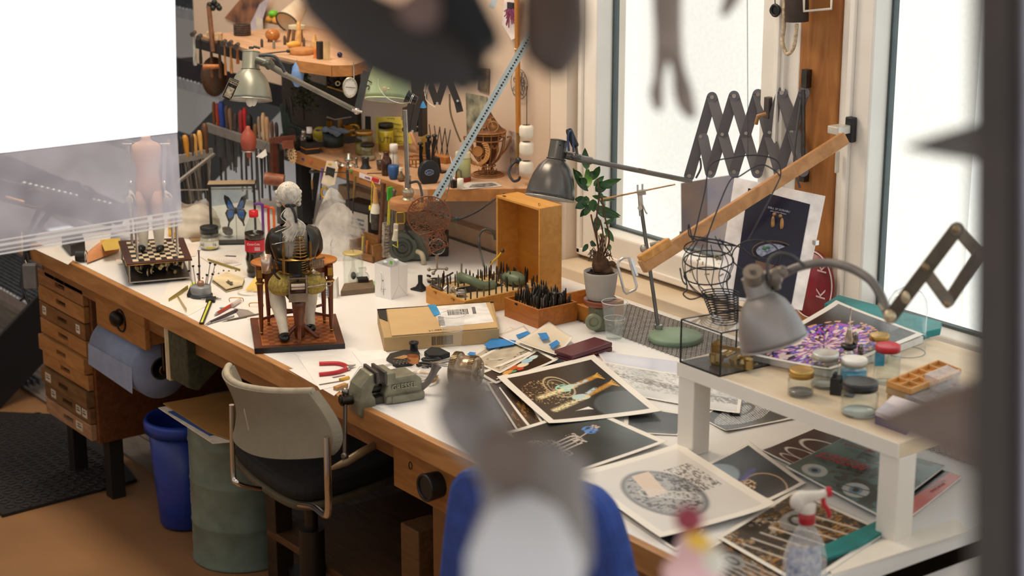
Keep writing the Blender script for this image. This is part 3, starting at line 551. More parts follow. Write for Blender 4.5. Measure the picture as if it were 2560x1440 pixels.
part(t,'body',M(A).lathe([(0,0),(9*k,0),(12*k,8*k),(14*k,20*k),(14*k,32*k),(12.5*k,36*k),(11*k,35*k),(0,33*k)]),mat('2f5c94',.4,v=.1)); part(t,'wire',M().cyl(hang(P,.03),P+Vector((0,0,.095)),.0012).torus(P+Vector((0,0,.04)),.004,.001),STEEL)
t = thing('round_vase','tiny brown globe bottle beside the blue pot','bottle'); P = pZ(1003,453,S1); k = mpp(P); A = fr(P)
part(t,'body',M(A).lathe([(0,0),(6*k,0),(10*k,6*k),(10*k,12*k),(4*k,20*k),(3*k,26*k),(0,26*k)]),mat('7a6244',.3)); part(t,'stopper',M(A).box((0,0,30*k),(8*k,8*k,8*k)),mat('e8e0d0',.5))
t = thing('eye_loupe','black watchmaker loupe standing on the wall shelf front','loupe'); P = pZ(914,421,S1); k = mpp(P)
part(t,'cup',M(fr(P)).lathe([(14*k,0),(12*k,4*k),(9*k,10*k),(9*k,24*k),(10*k,25*k),(10*k,28*k),(8*k,28*k),(7.5*k,10*k),(12*k,2*k)]),mat('22262a',.4))
# left end of the shelf
t = thing('dropper_bottle','small dark bottle with white cap standing on the black box','bottle'); P0 = pZ(775,382,S1); k = mpp(P0); P = P0+Vector((0,0,.041)); A = fr(P)
part(t,'body',M(A).lathe([(0,0),(8.5*k,0),(8.5*k,16*k),(5*k,20*k),(0,20*k)]),mat('181412',.15)); part(t,'cap',M(A).lathe([(5*k,20*k),(7.5*k,21*k),(7*k,36*k),(0,37*k)]),mat('f4f0ec',.35))
t = thing('black_box','black box with an orange stripe at the left end of the wall shelf','box'); part(t,'body',M(fr(P0,-.15)).box((0,0,.009),(.056,.05,.018)).box((0,0,.0305),(.056,.05,.021)),mat('232120',.5)); part(t,'stripe',M(fr(P0,-.15)).box((0,0,.019),(.0565,.0505,.003)),mat('d87a24',.5))
t = thing('planter_pot','dark green grey cylinder pot on the wall shelf with blue cloth over it','pot'); P = pZ(834,374,S1); k = mpp(P)
part(t,'body',M(fr(P)).lathe([(0,.012),(24*k,.012),(26*k,.014),(27*k,.062),(25*k,.062),(0,.058)],n=32),mat('2c3630',.5)); 
solo('pale_wooden_block',M(fr(pZ(828,380,S1),-.1)).box((0,0,.006),(.075,.06,.0118)),wood('c89464'),'low pale wooden block under the dark green pot','block')
m = M(); n = 14; R_ = .062; g = []
for i in range(n):
    for j in range(n):
        x,y = (i/(n-1)-.5)*2,(j/(n-1)-.5)*2; g.append(P+Vector((x*R_*1.0+y*.01,y*R_*.7,.067+.006*math.sin(x*6+y*3)*abs(x)+.004*math.cos(y*7))))
m.add(g,[(i*n+j,(i+1)*n+j,(i+1)*n+j+1,i*n+j+1) for i in range(n-1) for j in range(n-1)],True); solo('blue_cloth',m,mat('7f94aa',.8,'f' and 0,'f',.1,30),'grey blue napkin laid over the dark green pot','cloth')
t = thing('brass_machine','gleaming brass parts and bulb stand in the dark behind the blue cloth','machine'); P = pZ(846,345,S1)
m = M(fr(P,RTa)); m.cyl((-.03,.0,0),(-.03,0,.065),.011,.012).cyl((.005,0,0),(.005,0,.07),.010).torus((.055,0,.03),.02,.006,Matrix.Rotation(PI/2,4,'X')).cyl((.02,0,.03),(.06,0,.03),.008).cyl((.03,.01,.03),(.04,-.01,.03),.02)
part(t,'cylinder',m,mat('c09a3c',.2,1)); part(t,'arms',M(fr(P,RTa)).tube([(-.04,-.01,.08),(-.01,-.01,.07),(.02,-.01,.075),(.05,-.01,.08)],.003).tube([(.0,-.02,.0),(.005,-.02,.07)],.003),STEEL)
t = thing('pewter_knights','two small polished metal figures with round heads near the dropper bottle','figurine'); P = pZ(760,365,S1); k = mpp(P)
m = M()
for du,s_ in ((0,1),(8,.75)): m.lathe([(.007*s_,0),(.012*s_,.015),(.013*s_,.03*s_),(.006*s_,.042*s_),(.009*s_,.05*s_),(.006*s_,.058*s_),(0,.06*s_)],fr(P+Vector((du*k,-.01*du/8,.0))))
part(t,'figures',m,mat('d8d4cc',.15,.9)); 
solo('yellow_ball',M().ell(pZ(783,358,S1)+Vector((0,.03,.03)),.028),mat('c8b42c',.35),'yellow green ball half hidden behind the metal figures','ball')
solo('purple_ball',M().ell(pZ(750,362,S1)+Vector((0,.02,.02)),(.014,.02,.03)),mat('5a2450',.2),'dark purple glass drop behind the metal figures','ball')
t = thing('bench_lathe','dark green cast machine with tall arm behind the left end of the wall shelf','machine'); P = pZ(714,350,S1)+Vector((0,.04,0)); A = fr(P,RTa)
part(t,'casting',M(A).box((0,0,.008),(.11,.05,.016)).prism([(-.04,0),(-.045,.05),(-.05,.13),(-.025,.13),(-.01,.06),(.035,.04),(.05,0)],.02,Matrix.Rotation(PI/2,4,'X')),mat('33443a',.4,v=.15),.004); part(t,'wheel',M(A).cyl((-.01,-.03,.03),(-.01,-.02,.03),.018).cyl((-.03,-.02,.1),(-.03,-.02,.15),.005).cyl((-.005,-.02,.09),(-.012,-.02,.16),.006),DSTEEL)
t = thing('pine_cone','little dark pine cone at the shelf corner beside the black box','pine cone'); P = pZ(744,376,S1); m = M()
for i in range(60):
    a = i*2.4; h = i/60; r = .015*math.sin(PI*(.12+.85*h)); m.ell(P+Vector((r*math.cos(a),r*math.sin(a),.004+h*.036)),(.005,.005,.0025),n=6,k=4)
part(t,'scales',m,mat('2c241e',.6)); part(t,'core',M().ell(P+Vector((0,0,.02)),(.011,.011,.018)),mat('1c1612',.7))
t = thing('wooden_bracket','reddish brown wooden square bracket with block left of the shelf','bracket'); P = pD(690,350,6.55)
part(t,'upright',M().bar(pD(684,355,6.5),pD(686,440,6.55),.02,.02),wood('6a3420','4c2414')); part(t,'top_bar',M().bar(pD(676,352,6.5),pD(740,345,6.5),.022,.02),wood('6a3420','4c2414')); part(t,'block',M().bar(pD(706,362,6.48),pD(735,360,6.48),.024,.025),wood('7c4028')); part(t,'mallet_head',M().cyl(pD(662,446,6.5),pD(710,452,6.5),.022,n=20),wood('9a5a3a'))
solo('white_sheet',M().hull([pD(640,392,6.5),pD(664,372,6.5),pD(668,388,6.5),pD(655,396,6.5)],FW,.002),mat('e8e4de',.5),'crumpled white paper scrap at the right end of the long rack','scrap')
t = thing('shelf_support','black steel post under the left end of the wall shelf','post'); part(t,'post',M().bx(-5.64,-5.60,3.26,3.30,TZ,S1),STR); part(t,'brace',M().bar((-5.55,3.3,1.11),(-5.65,3.32,.89),.02,.012),STR)
t = thing('wooden_gear','pale plywood cog wheel pinned to the left end of the shelf edge','cog'); P = pZ(737,386,S1)+Vector((0,-.012,0)); A = fr(P,0,PI/2); r = .026; m = M(A)
for i in range(18): a = i*PI/9; m.box((r*math.cos(a),r*math.sin(a),0),(.010,.0035,.004),Matrix.Rotation(a,4,'Z'))
m.torus((0,0,0),r*.82,.003); m.torus((0,0,0),.008,.003)
for i in range(5): a = i*2*PI/5; m.bar((.006*math.cos(a),.006*math.sin(a),0),(r*.8*math.cos(a),r*.8*math.sin(a),0),.003,.004)
part(t,'wheel',m,mat('e0c294',.6))
# metal bits
for i,(u,v,w,h,lab) in enumerate(((872,402,11,20,'shiny round metal cap with knob at the front of the wall shelf'),(842,408,12,6,'flat dish of small nails on the wall shelf'),(858,414,13,6,'flat steel ring left of the black loupe'),(878,414,13,6,'flat steel ring touching the upright bolts'))):
    P = pZ(u,v,S1); k = mpp(P); solo('metal_disc',M(fr(P)).lathe([(0,0),(w*k,0),(w*k,h*k*.3),(w*k*.6,h*k*.4),(w*k*.5,h*k),(0,h*k)],n=20),STEEL,lab,'disc')
for u,v,h,lab in ((891,419,26,'upright bolt immediately left of the black loupe'),(870,420,18,'short bolt with round head before the metal cap')):
    P = pZ(u,v,S1); k = mpp(P); solo('steel_bolt',M(fr(P)).lathe([(5*k,0),(5*k,2*k),(3*k,3*k),(3*k,h*k*.8),(5*k,h*k*.85),(5*k,h*k),(0,h*k)],n=12),metal('8a8680',.35),lab,'bolt')
P = pZ(940,434,S1); solo('metal_ruler',M(fr(P,1.0)).box((0,0,.001),(.06,.006,.002)),DSTEEL,'short dark steel strip lying left of the brown bottle','strip')
# notes and camera on the wall
t = thing('yellow_note','yellow handwritten note pinned behind the jars','note'); q = [pY(939,292,3.55),pY(1003,292,3.55),pY(1003,300,3.55),pY(1032,318,3.55),pY(1032,358,3.55),pY(985,366,3.55),pY(939,360,3.55)]
part(t,'sheet',M().hull(q,(0,-1,0),.001),mat('ecd85c',.7,v=.03)); m = M()
for i,(u,v,l) in enumerate(((972,296,24),(978,309,30),(978,321,34),(996,328,30),(986,340,36),(984,352,40),(1000,358,30))):
    for k_ in range(int(l/5)): a = pY(u+k_*5-4,v+rnd.uniform(-1,1)+k_*.3,3.548); b = pY(u+k_*5-.5,v+rnd.uniform(-1.5,1.5)+k_*.3,3.548); m.bar(a,b,.0018,.0008)
m.torus(pY(958,316,3.548),.010,.0009,Matrix.Rotation(PI/2,4,'X')).tube([pY(950,330,3.548),pY(960,306,3.548),pY(968,322,3.548),pY(955,334,3.548)],.0008); part(t,'handwriting',m,mat('3a3a24',.7))
t = thing('old_camera','black box camera body with round lens hanging on the wall behind the green lamp','camera'); P = pY(1030,290,3.5); A = fr(P,RTa*.6); part(t,'body',M(A).box((0,0,0),(.055,.04,.062)).box((0,-.005,-.045),(.06,.035,.012)),mat('16161a',.5),.003); part(t,'lens',M(A).torus((0,-.023,.005),.013,.003,Matrix.Rotation(PI/2,4,'X')).torus((0,-.023,.005),.007,.002,Matrix.Rotation(PI/2,4,'X')),mat('8a8480',.3,.6)); part(t,'side_panel',M(A).box((.04,0,.01),(.016,.05,.15)),mat('1c1a1a',.5),.003)
solo('blue_plastic_cap',M().ell(pZ(936,352,S1)+Vector((0,.02,.03)),(.018,.012,.025)),mat('2b2a8c',.4),'deep blue plastic piece between the gold lidded and the yellow jar','cap')
flat('dark_phone',[pY(915,290,3.5),pY(927,291,3.5),pY(928,340,3.5),pY(915,335,3.5)],mat('1c2422',.3),'slim dark glass plate standing left of the yellow note','plate',.004)
# tools in a holder, drill gauge etc.
t = thing('pliers_stand','round stand crowded with upright pliers and tweezers behind the black gauge','stand'); P = pZ(1045,415,S1); k = mpp(P)
part(t,'ring',M().torus(hang(P,.03),.035,.004).torus(hang(P,.0),.03,.003),wood('a86e3c')); m = M()
for i in range(8): a = i*.785; m.cyl(P+Vector((.033*math.cos(a),.033*math.sin(a),0)),P+Vector((.036*math.cos(a),.036*math.sin(a),.03)),.0025)
part(t,'strut',m,BRASS)
for i,(u,v,dx,h,c,lab) in enumerate(((1048,380,0,.09,'17181a','black knobbed plier standing above the round gauge'),(1064,370,.01,.115,'2c2c2e','dark plier leaning right'),(1075,375,.02,.12,'3a3836','rusty dark plier at the right of the group'))):
    q = thing('pliers',lab,'pliers','pliers in the round stand'); A_ = pZ(u+4,425,S1); part(q,'jaws',M().tube([A_+Vector((0,0,.0)),A_+Vector((dx*.5,0,h*.6)),A_+Vector((dx,0,h))],.005).tube([A_+Vector((.012,0,0)),A_+Vector((dx*.5+.004,0,h*.6)),A_+Vector((dx+.01,0,h*.9))],.004),mat(c,.3,.5)); part(q,'knob',M().ell(A_+Vector((dx,0,h)),(.010,.010,.006)),BLK)
solo('wooden_awl',M().cyl(pZ(1046,395,S1)+Vector((0,0,.03)),pZ(1030,385,S1)+Vector((-.005,0,.075)),.006),mat('e0a884',.5),'slanted pale pink wooden awl in the plier stand','awl')
solo('yellow_capped_jar',M(fr(pZ(1060,390,S1))).lathe([(0,.0),(.009,.0),(.009,.06),(.014,.062),(.014,.08),(0,.082)]),mat('d8c060',.4),'slim stick with yellow green cap among the pliers','stick')
m = M()
P = pZ(1100,388,S1)
for i in range(7): a = P+Vector((-.045+i*.016,0,0)); m.cyl(a,a+Vector((.03 if i % 2 else -.02,.0,.10)),.0018,n=6)
solo('needle_files',m,mat('2a2624',.4,.6),'fan of thin crossed needle files standing in a wooden block','needle files')
solo('wooden_file_block',M(fr(pZ(1096,404,S1),.2)).box((0,0,.012),(.10,.03,.024)),wood('b8783c'),'low orange wooden block holding the crossed needle files','block',bev=.003)
t = thing('round_gauge','black disc shaped gauge with brand oval and stem on the wall shelf','gauge'); P = pZ(1072,458,S1); k = mpp(P); C_ = P+Vector((0,0,.0345)); A = fr(C_,RTa+.35,PI/2); r = 27*k
part(t,'body',M(A).lathe([(0,-.016),(r*.93,-.016),(r,-.008),(r*1.02,.008),(r*.95,.012),(0,.012)],n=40,sy=1.25),mat('1f2124',.45),.001); part(t,'badge',M(A).torus((-.002,.004,.0135),.013,.0012,sx=1.1,sy=.7).box((-.002,.004,.0128),(.022,.009,.001)),mat('8c9cc0',.3)); text(t,'KYLO',A @ Matrix.Translation((-.002,.004,.0138)),.009,BLK)
part(t,'stem',M().tube([C_+Vector((0,0,.03)),C_+Vector((-.008,0,.06)),C_+Vector((-.01,0,.10))],.005).tube([C_+Vector((.008,0,.03)),C_+Vector((.004,0,.08))],.004),mat('26262a',.3,.6))
solo('tool_stand',M(fr(pZ(1098,430,S1),.2)).box((0,0,.003),(.055,.03,.006)).prism([(-.02,0),(.012,0),(.005,.05),(-.015,.055)],.012,Matrix.Rotation(PI/2,4,'X')),BLK,'low black metal foot right of the round gauge','stand',bev=.002)
t = thing('tea_tin','small pale green and cream tin with red base and a wire hook','tin'); P = pZ(1158,452,S1); k = mpp(P); A = fr(P)
part(t,'body',M(A).lathe([(0,0),(19*k,0),(19*k,62*k),(0,62*k)],n=28),mat('8ea68c',.45,v=.2,sc=14,h2='b8a860')); part(t,'lid',M(A).lathe([(19.5*k,60*k),(19.5*k,72*k),(18*k,74*k),(0,74*k)],n=28),mat('e8dcb8',.4)); part(t,'foot',M(A).lathe([(19.6*k,0),(19.6*k,11*k)],n=28),mat('8a2420',.4)); part(t,'hook',M().tube([P+Vector((-.0,-.02,.0)),P+Vector((0,-.022,.09))],.0015).tube([P+Vector((.02,-.02,.0)),P+Vector((.02,-.024,.04)),P+Vector((.002,-.026,.045)),P+Vector((-.01,-.024,.0))],.0018),DSTEEL)
solo('white_tub',M(fr(pZ(1151,472,S1))).lathe([(0,0),(.010,0),(.0105,.033),(.009,.034),(0,.032)]),mat('ece6d4',.4),'tiny white tub with writing at the shelf front corner','tub')
t = thing('magnetic_stand','black block with bright rod and ball joint at the shelf corner','stand'); P = pZ(1130,468,S1); part(t,'block',M(fr(P)).box((.01,0,.012),(.014,.016,.024)),BLK); part(t,'rod',M().cyl(P+Vector((.012,0,.036)),P+Vector((-.008,0,.10)),.0022).ell(P+Vector((.012,0,.03)),.0055).cyl(P+Vector((-.03,0,.004)),P+Vector((.012,0,.03)),.003),CHROME); part(t,'clamp',M().box(P+Vector((-.02,0,.012)),(.02,.014,.01)).ell(P+Vector((-.005,0,.02)),.006),STEEL)
t = thing('photo_print','small photograph lying flat on the right arm of the wall shelf','photo'); q = [pZ(1142,470,S1+.001),pZ(1180,482,S1+.001) if 0 else pZ(1160,474,S1+.001),pZ(1256,466,S1+.001),pZ(1238,455,S1+.001),pZ(1170,456,S1+.001)]
part(t,'paper',M().hull(q,(0,0,1),.001),mat('ddd8d4',.3)); part(t,'picture',M().hull([pZ(1172,469,S1+.0022),pZ(1215,468,S1+.0022),pZ(1245,463,S1+.0022),pZ(1230,457,S1+.0022),pZ(1180,461,S1+.0022)],(0,0,1),.0004),mat('8a8684',.4,v=.5,sc=60))
# the wooden trophy
t = thing('wooden_trophy','laser cut wooden trophy cup full of gears with a cyclist on its lid','trophy'); P = pZ(1219,438,S1); k = mpp(P); A = fr(P,RTa); TW = mat('a06c3c',.6,v=.2,sc=30); TL = mat('c8925a',.6,v=.1,sc=30); TD = mat('5c3820',.7)
part(t,'foot',M(A).lathe([(0,0),(42*k,0),(42*k,3*k),(30*k,3.5*k),(0,3.5*k)],n=32).torus((0,0,5*k),36*k,1.4*k),TW)
m = M(A)
for i in range(10):
    a = i*PI/5; m.bar((9*k*math.cos(a),9*k*math.sin(a),6*k),(30*k*math.cos(a),30*k*math.sin(a),4*k),3*k,1.6*k); m.bar((8*k*math.cos(a),8*k*math.sin(a),4*k),(14*k*math.cos(a),14*k*math.sin(a),26*k),2*k,2*k)
for i in range(6): a = i*PI/3; m.torus((22*k*math.cos(a),22*k*math.sin(a),12*k),4*k,1.3*k,Matrix.Rotation(a+PI/2,4,'Z') @ Matrix.Rotation(PI/2,4,'X'),12)
part(t,'stem',m.torus((0,0,25*k),20*k,1.5*k,sx=1,sy=1),TW)
m = M(A)
for i in range(14):
    a = i*2*PI/14; pts = [(r*k*math.cos(a),r*k*math.sin(a),z*k) for r,z in ((10,26),(24,36),(36,55),(42,78),(44,100),(45,112))]; m.tube(spl(pts,3),1.6*k,4)
m.torus((0,0,92*k),44*k,1.6*k,n=32).torus((0,0,112*k),46*k,2*k,n=32).torus((0,0,107*k),45*k,1.5*k,n=32); part(t,'cup',m,TW)
m = M(A)
for i in range(16): a = rnd.uniform(0,6.3); z = rnd.uniform(45,100); r = (18+.2*z)*rnd.uniform(.5,1.0); c_ = Vector((r*k*math.cos(a),r*k*math.sin(a),z*k)); m.torus(c_,rnd.uniform(6,11)*k,1.8*k,Matrix.Rotation(a+PI/2,4,'Z') @ Matrix.Rotation(PI/2,4,'X'),14,5); m.bar(c_-Vector((0,0,8*k)),c_+Vector((0,0,8*k)),2*k,1.5*k)
part(t,'gears',m,TL,kind='stuff'); part(t,'inner_core',M(A).lathe([(0,28*k),(10*k,34*k),(24*k,60*k),(30*k,90*k),(32*k,108*k),(0,110*k)],n=20),TD)
m = M(A); m.lathe([(46*k,113*k),(40*k,118*k),(0,122*k)],n=32)
for i in range(40): a = rnd.uniform(0,6.3); z = rnd.random(); r = 34*(1-z); m.bar((r*k*math.cos(a),r*k*math.sin(a),(116+z*44)*k),((r+6)*k*math.cos(a),(r+6)*k*math.sin(a),(112+z*40)*k),4*k,4*k)
part(t,'lid',m.lathe([(38*k,118*k),(26*k,132*k),(14*k,150*k),(4*k,168*k),(0,170*k)],n=9,sm=False),mat('7a5030',.7,v=.3,sc=60))
m = M(A)
for cx,cz,cy in ((14,130,-34),(-24,126,-32)):
    C_ = (cx*k,cy*k,cz*k); RX = Matrix.Rotation(PI/2,4,'X'); m.torus(C_,13*k,1.2*k,RX,24)
    for i in range(8): a = i*PI/8; m.bar((cx*k+12*k*math.cos(a),cy*k,cz*k+12*k*math.sin(a)),(cx*k-12*k*math.cos(a),cy*k,cz*k-12*k*math.sin(a)),.6*k,.6*k)
m.tube([(14*k,-34*k,130*k),(8*k,-34*k,148*k),(-8*k,-33*k,142*k),(-24*k,-32*k,126*k),(-6*k,-33*k,126*k),(8*k,-34*k,148*k),(10*k,-34*k,154*k),(15*k,-34*k,152*k)],1.3*k)
part(t,'bicycle',m,TL); m = M(A); m.tube([(-4*k,-33*k,128*k),(2*k,-33*k,142*k),(-7*k,-33*k,150*k)],2.6*k).ell((0,-33*k,160*k),(6*k,4*k,10*k)).tube([(2*k,-33*k,164*k),(6*k,-34*k,156*k),(11*k,-34*k,153*k)],2*k).ell((5*k,-33*k,176*k),(5*k,4.5*k,6*k)).lathe([(5.5*k,0),(4.5*k,3*k),(0,4.5*k)],fr((5*k,-33*k,178*k))); part(t,'cyclist',m,mat('8a5c34',.6))
m = M(A)
for sx in (-1,1):
    for i in range(11):
        a = -PI/2+sx*(.15+i*.22); c_ = (-24*k+24*k*math.cos(a),-44*k,68*k+30*k*math.sin(a)); 
        m.ell(c_,(2.6*k,1.2*k,7*k),fr((0,0,0),0,0,sx*(.5-i*.22)),8,6); m.ell((c_[0]+sx*5*k,c_[1],c_[2]),(2.2*k,1.2*k,6*k),fr((0,0,0),0,0,sx*(1.1-i*.22)),8,6)
part(t,'laurel_wreath',m,mat('d49c60',.6)); part(t,'medallion',M(A).cyl((-24*k,-46*k,70*k),(-24*k,-43*k,70*k),12*k,n=20).torus((-24*k,-46*k,70*k),12*k,1.2*k,Matrix.Rotation(PI/2,4,'X')),mat('c08448',.6))
for sx in (-1,1): part(t,'handle',M(A).tube(spl([(sx*30*k,0,48*k),(sx*46*k,0,66*k),(sx*56*k,0,88*k),(sx*58*k,0,98*k),(sx*48*k,0,96*k)],4),2*k,6),TW)
# things on the wall right
flat('postcard',[pY(1165,231,yb-.003),pY(1218,242,yb-.003),pY(1212,350,yb-.003),pY(1168,340,yb-.003)],mat('2c3c3c',.4,v=.5,sc=22,h2='c8c4a8'),'dark photo card pinned to the wall left of the wooden trophy','postcard')
flat('postcard',[pY(1196,170,yb-.003),pY(1224,172,yb-.003),pY(1222,234,yb-.003),pY(1195,224,yb-.003)],mat('3a3a3c',.4,v=.4,sc=30,h2='a89070'),'narrow dark card with ochre bottom above the trophy','postcard')
flat('photo_card',[pY(1272,326,yb-.003),pY(1291,330,yb-.003),pY(1296,444,yb-.003),pY(1278,436,yb-.003)],mat('d8ccc0',.5,v=.5,sc=40,h2='5a2c28'),'tall narrow picture strip standing beside the trophy','picture')
flat('flower_poster',[pY(1264,-20,yb-.02),pY(1300,-20,yb-.02),pY(1290,95,yb-.02),pY(1280,100,yb-.02),pY(1256,60,yb-.02)],mat('f0e4e0',.6),'white card at the top of the wall left of the bamboo cane','card')
m = M(); c_ = pY(1277,14,yb-.03)
for i in range(26): a = rnd.uniform(-2.9,-.3); l = rnd.uniform(.04,.075); m.bar(c_+Vector((rnd.uniform(-.01,.01),0,0)),c_+Vector((l*.5*math.cos(a),-.005,l*math.sin(a))),.0035,.002)
t = thing('feather_rosette','purple and red feather rosette stuck on the white wall card','rosette'); part(t,'feathers',m,[mat('4a3a78',.6,v=.3,sc=80,h2='a83848')]); part(t,'centre',M().box(c_,(.03,.008,.02)),mat('2c2430',.6))
t = thing('bamboo_cane','long orange brown bamboo cane standing upright against the wall','cane'); a,b = pY(1292,-30,3.60),pY(1296,332,3.60); part(t,'cane',M().cyl(a,b,.0085,n=10).cyl(a+Vector((.006,-.004,0)),b+Vector((.006,-.004,0)),.004,n=8),wood('c88838','a06424',.4,8,True)); part(t,'lower_rod',M().cyl(b,pY(1292,415,3.60),.006),mat('8a6c34',.5)); part(t,'ring',M().torus(pY(1293,122,3.60),.009,.002),mat('e8dcc8',.4))
t = thing('plastic_tub_string','three white plastic tubs hanging one under the other by the window','tubs')
for i,v in enumerate((330,372,420)):
    P = pY(1316,v,3.56); part(t,'tub',M(fr(P,RTa)).lathe([(0,-.022),(.018,-.021),(.023,-.01),(.0235,.014),(.021,.02),(.014,.023)],n=24),mat('ece4d4',.4,v=.03)); part(t,'opening',M(fr(P,RTa,PI/2-.1,0)).ell((-.017,0,.010),(.006,.012,.005)),mat('2c2620',.6)) if 0 else None
part(t,'string',M().cyl(pY(1317,215,3.56),pY(1317,322,3.56),.0012),BLK)
t = thing('wire_disc','dark round filigree wire disc on the wall near the tubs','disc'); P = pY(1298,210,3.63); m = M(fr(P,0,PI/2))
for i in range(30): m.torus((rnd.uniform(-.025,.025),rnd.uniform(-.04,.04),0),rnd.uniform(.004,.012),.0008,n=10,k=4)
part(t,'wire',m.torus((0,0,0),.045,.001,sy=1.1),mat('5a5450',.5,.4),kind='stuff')
solo('black_hook',M().tube(spl([pY(1298,398,3.55),pY(1280,412,3.53),pY(1272,432,3.5),pY(1283,452,3.48),pY(1296,450,3.48),pY(1300,442,3.48)],5),.0045).ell(pY(1296,402,3.55),(.012,.01,.012)),mat('22262e',.4),'black and blue curved clamp hanging beside the trophy','clamp')
# white neon bar and dark scissor arm up behind the green lamp
solo('light_tube',M().bar(pY(932,70,3.6),pY(1015,92,3.6),.03,.03),mat('f0e0d4',.5),'white tube fitting high on the wall behind the green lamp','tube')
def scissor(name,lab,pts_t,pts_b,d0,d1,w,mt,n_=None,ends=True,thick=.004):
    t = thing(name,lab,'bracket'); n = len(pts_t)
    T_ = [pD(u,v,d0+(d1-d0)*i/(n-1)) for i,(u,v) in enumerate(pts_t)]; B_ = [pD(u,v,d0+(d1-d0)*i/(n-1)) for i,(u,v) in enumerate(pts_b)]
    return t,T_,B_
DK = mat('2c2420',.5,.3)
t = thing('scissor_bracket','dark brown folding scissor bracket high on the wall behind the green lamp','bracket'); m = M(); zz = [(1040,150),(1064,330),(1108,165),(1070,150),(1112,262),(1145,160),(1108,150)]
seq = [((1066,140),(1030,330)),((1055,150),(1093,260)),((1093,260),(1128,150)),((1100,140),(1144,255)),((1015,330),(1048,150)),((1144,255),(1150,280))]
for i,(a,b) in enumerate(seq): m.bar(pD(a[0],a[1],5.95+.006*(i % 2)),pD(b[0],b[1],5.95+.006*(i % 2)),.022,.005,FW)
part(t,'bars',m,DK); m = M()
for u,v in ((1066,145),(1093,258),(1128,155),(1144,252),(1031,328)): m.cyl(pD(u,v,5.935),pD(u,v,5.965),.004)
part(t,'rivet',m,STEEL)
solo('wall_cable',M().tube(spl([pD(1124,235,6.1),pD(1126,280,6.1),pD(1138,320,6.1),pD(1152,355,6.1)],5),.003),mat('6a5a3c',.6),'olive cable running down the wall left of the trophy','cable')
solo('cord_strings',M().tube(spl([pD(1018,132,5.4),pD(1045,150,5.4),pD(1062,175,5.4),pD(1062,240,5.4)],5),.0012).tube(spl([pD(1058,130,5.4),pD(1064,175,5.4),pD(1072,205,5.4),pD(1064,240,5.4),pD(1070,256,5.4),pD(1088,268,5.4)],5),.0012),mat('e8e0d0',.5),'thin white cord hanging beside the green lamp','cord')
# ================= bench lamps =================
def lamp_head(t,u0,v0,u1,v1,d,w,nw,neckf,mt,dd=0.,inner=mat('d8d8d0',.3),rim=STEEL,name='shade'):
    # (u0,v0) centre of opening, (u1,v1) top of the neck, w = opening width px, nw neck width px
    P0 = pD(u0,v0,d); P1 = pD(u1,v1,d+dd); k = mpp(P0); A = axis_fr(P0,P1); H = (P1-P0).length; R = w*k/2; r = nw*k/2; hb = H*neckf
    pr = [(R,0),(R*.985,hb*.12),(R*.93,hb*.35),(R*.83,hb*.58),(R*.68,hb*.80),(R*.5,hb*.94),(r*1.05,hb),(r,hb+.002),(r*.98,H*.97),(r*.9,H),(r*.5,H*1.01),(0,H*1.01)]
    part(t,name,M(A).lathe([(R*.97,.001)]+pr,n=48),mt)
    part(t,'inner_reflector',M(A).lathe([(R*.965,.001),(R*.9,hb*.35),(R*.66,hb*.78),(r*.8,hb*.95),(0,hb*.95)],n=40),inner)
    part(t,'rim',M(A).torus((0,0,.001),R*.99,.0022,n=48),rim)
    part(t,'collar',M(A).torus((0,0,hb+.002),r*1.06,.0016,n=32).torus((0,0,H*.985),r*.97,.0015,n=32),mt)
    return A,R,r,H,k
G1 = mat('8f9184',.3,.35,v=.08,sc=12); G2 = mat('a6b48c',.32,.1,v=.12,sc=9,h2='95a67e'); G3 = mat('62605e',.22,.45,v=.12,sc=10); G4 = mat('97918e',.35,.35,v=.1,sc=10)
# grey lamp on the left
t = thing('bench_lamp','grey enamel bench lamp with black tag, hanging over the left of the bench','lamp')
A,R,r,H,k = lamp_head(t,625,250,628,128,5.9,110,44,.62,G1)
part(t,'bulb',M(A).ell((0,0,.0),(.014,.014,.022)).ell((-.012,0,.0),(.011,.011,.02)),mat('e8e4d8',.2))
tg = part(t,'tag',M(fr(pD(577,222,5.72),RTa,.1,.0) @ Matrix.Rotation(-.45,4,'Y').inverted()).prism([(-.014,.034),(.014,.034),(.017,.026),(.014,-.03),(.008,-.036),(-.014,-.034),(-.017,-.024),(-.013,.02)],.002,Matrix.Rotation(PI/2,4,'X')),mat('161614',.5))
Aq = fr(pD(577,222,5.715),RTa,.1,0) @ Matrix.Rotation(.45,4,'Y')
part(tg,'picture',M(Aq).box((0,-.0,-.012),(.022,.001,.034)),mat('d8ccb4',.5,v=.6,sc=90,h2='4a4236')); part(tg,'border',M(Aq).tube([(-.0155,0,.03),(.0155,0,.03),(.0155,0,-.03),(-.0155,0,-.03)],.0007,4,True),mat('cfc4a4',.5))
text(tg,'MORGEN\nMENSCH\n...',Aq @ Matrix.Translation((0,-.001,.018)) @ Matrix.Rotation(PI/2,4,'X'),.0065,mat('d8ccb4',.5))
part(t,'knuckle',M().cyl(pD(640,148,5.87),pD(668,158,5.87),.013).cyl(pD(664,150,5.86),pD(676,165,5.88),.016).ell(pD(669,157,5.84),.008),mat('6a6c64',.4,.5))
part(t,'arm',M().cyl(pD(668,160,5.88),pD(715,188,5.9),.010).cyl(pD(715,188,5.9),pD(892,278,6.0),.0085),mat('85827a',.35,.5)); part(t,'cable',M().tube(spl([pD(648,139,5.84),pD(672,138,5.83),pD(692,146,5.83),pD(712,180,5.85)],6),.005),mat('3a444c',.5))
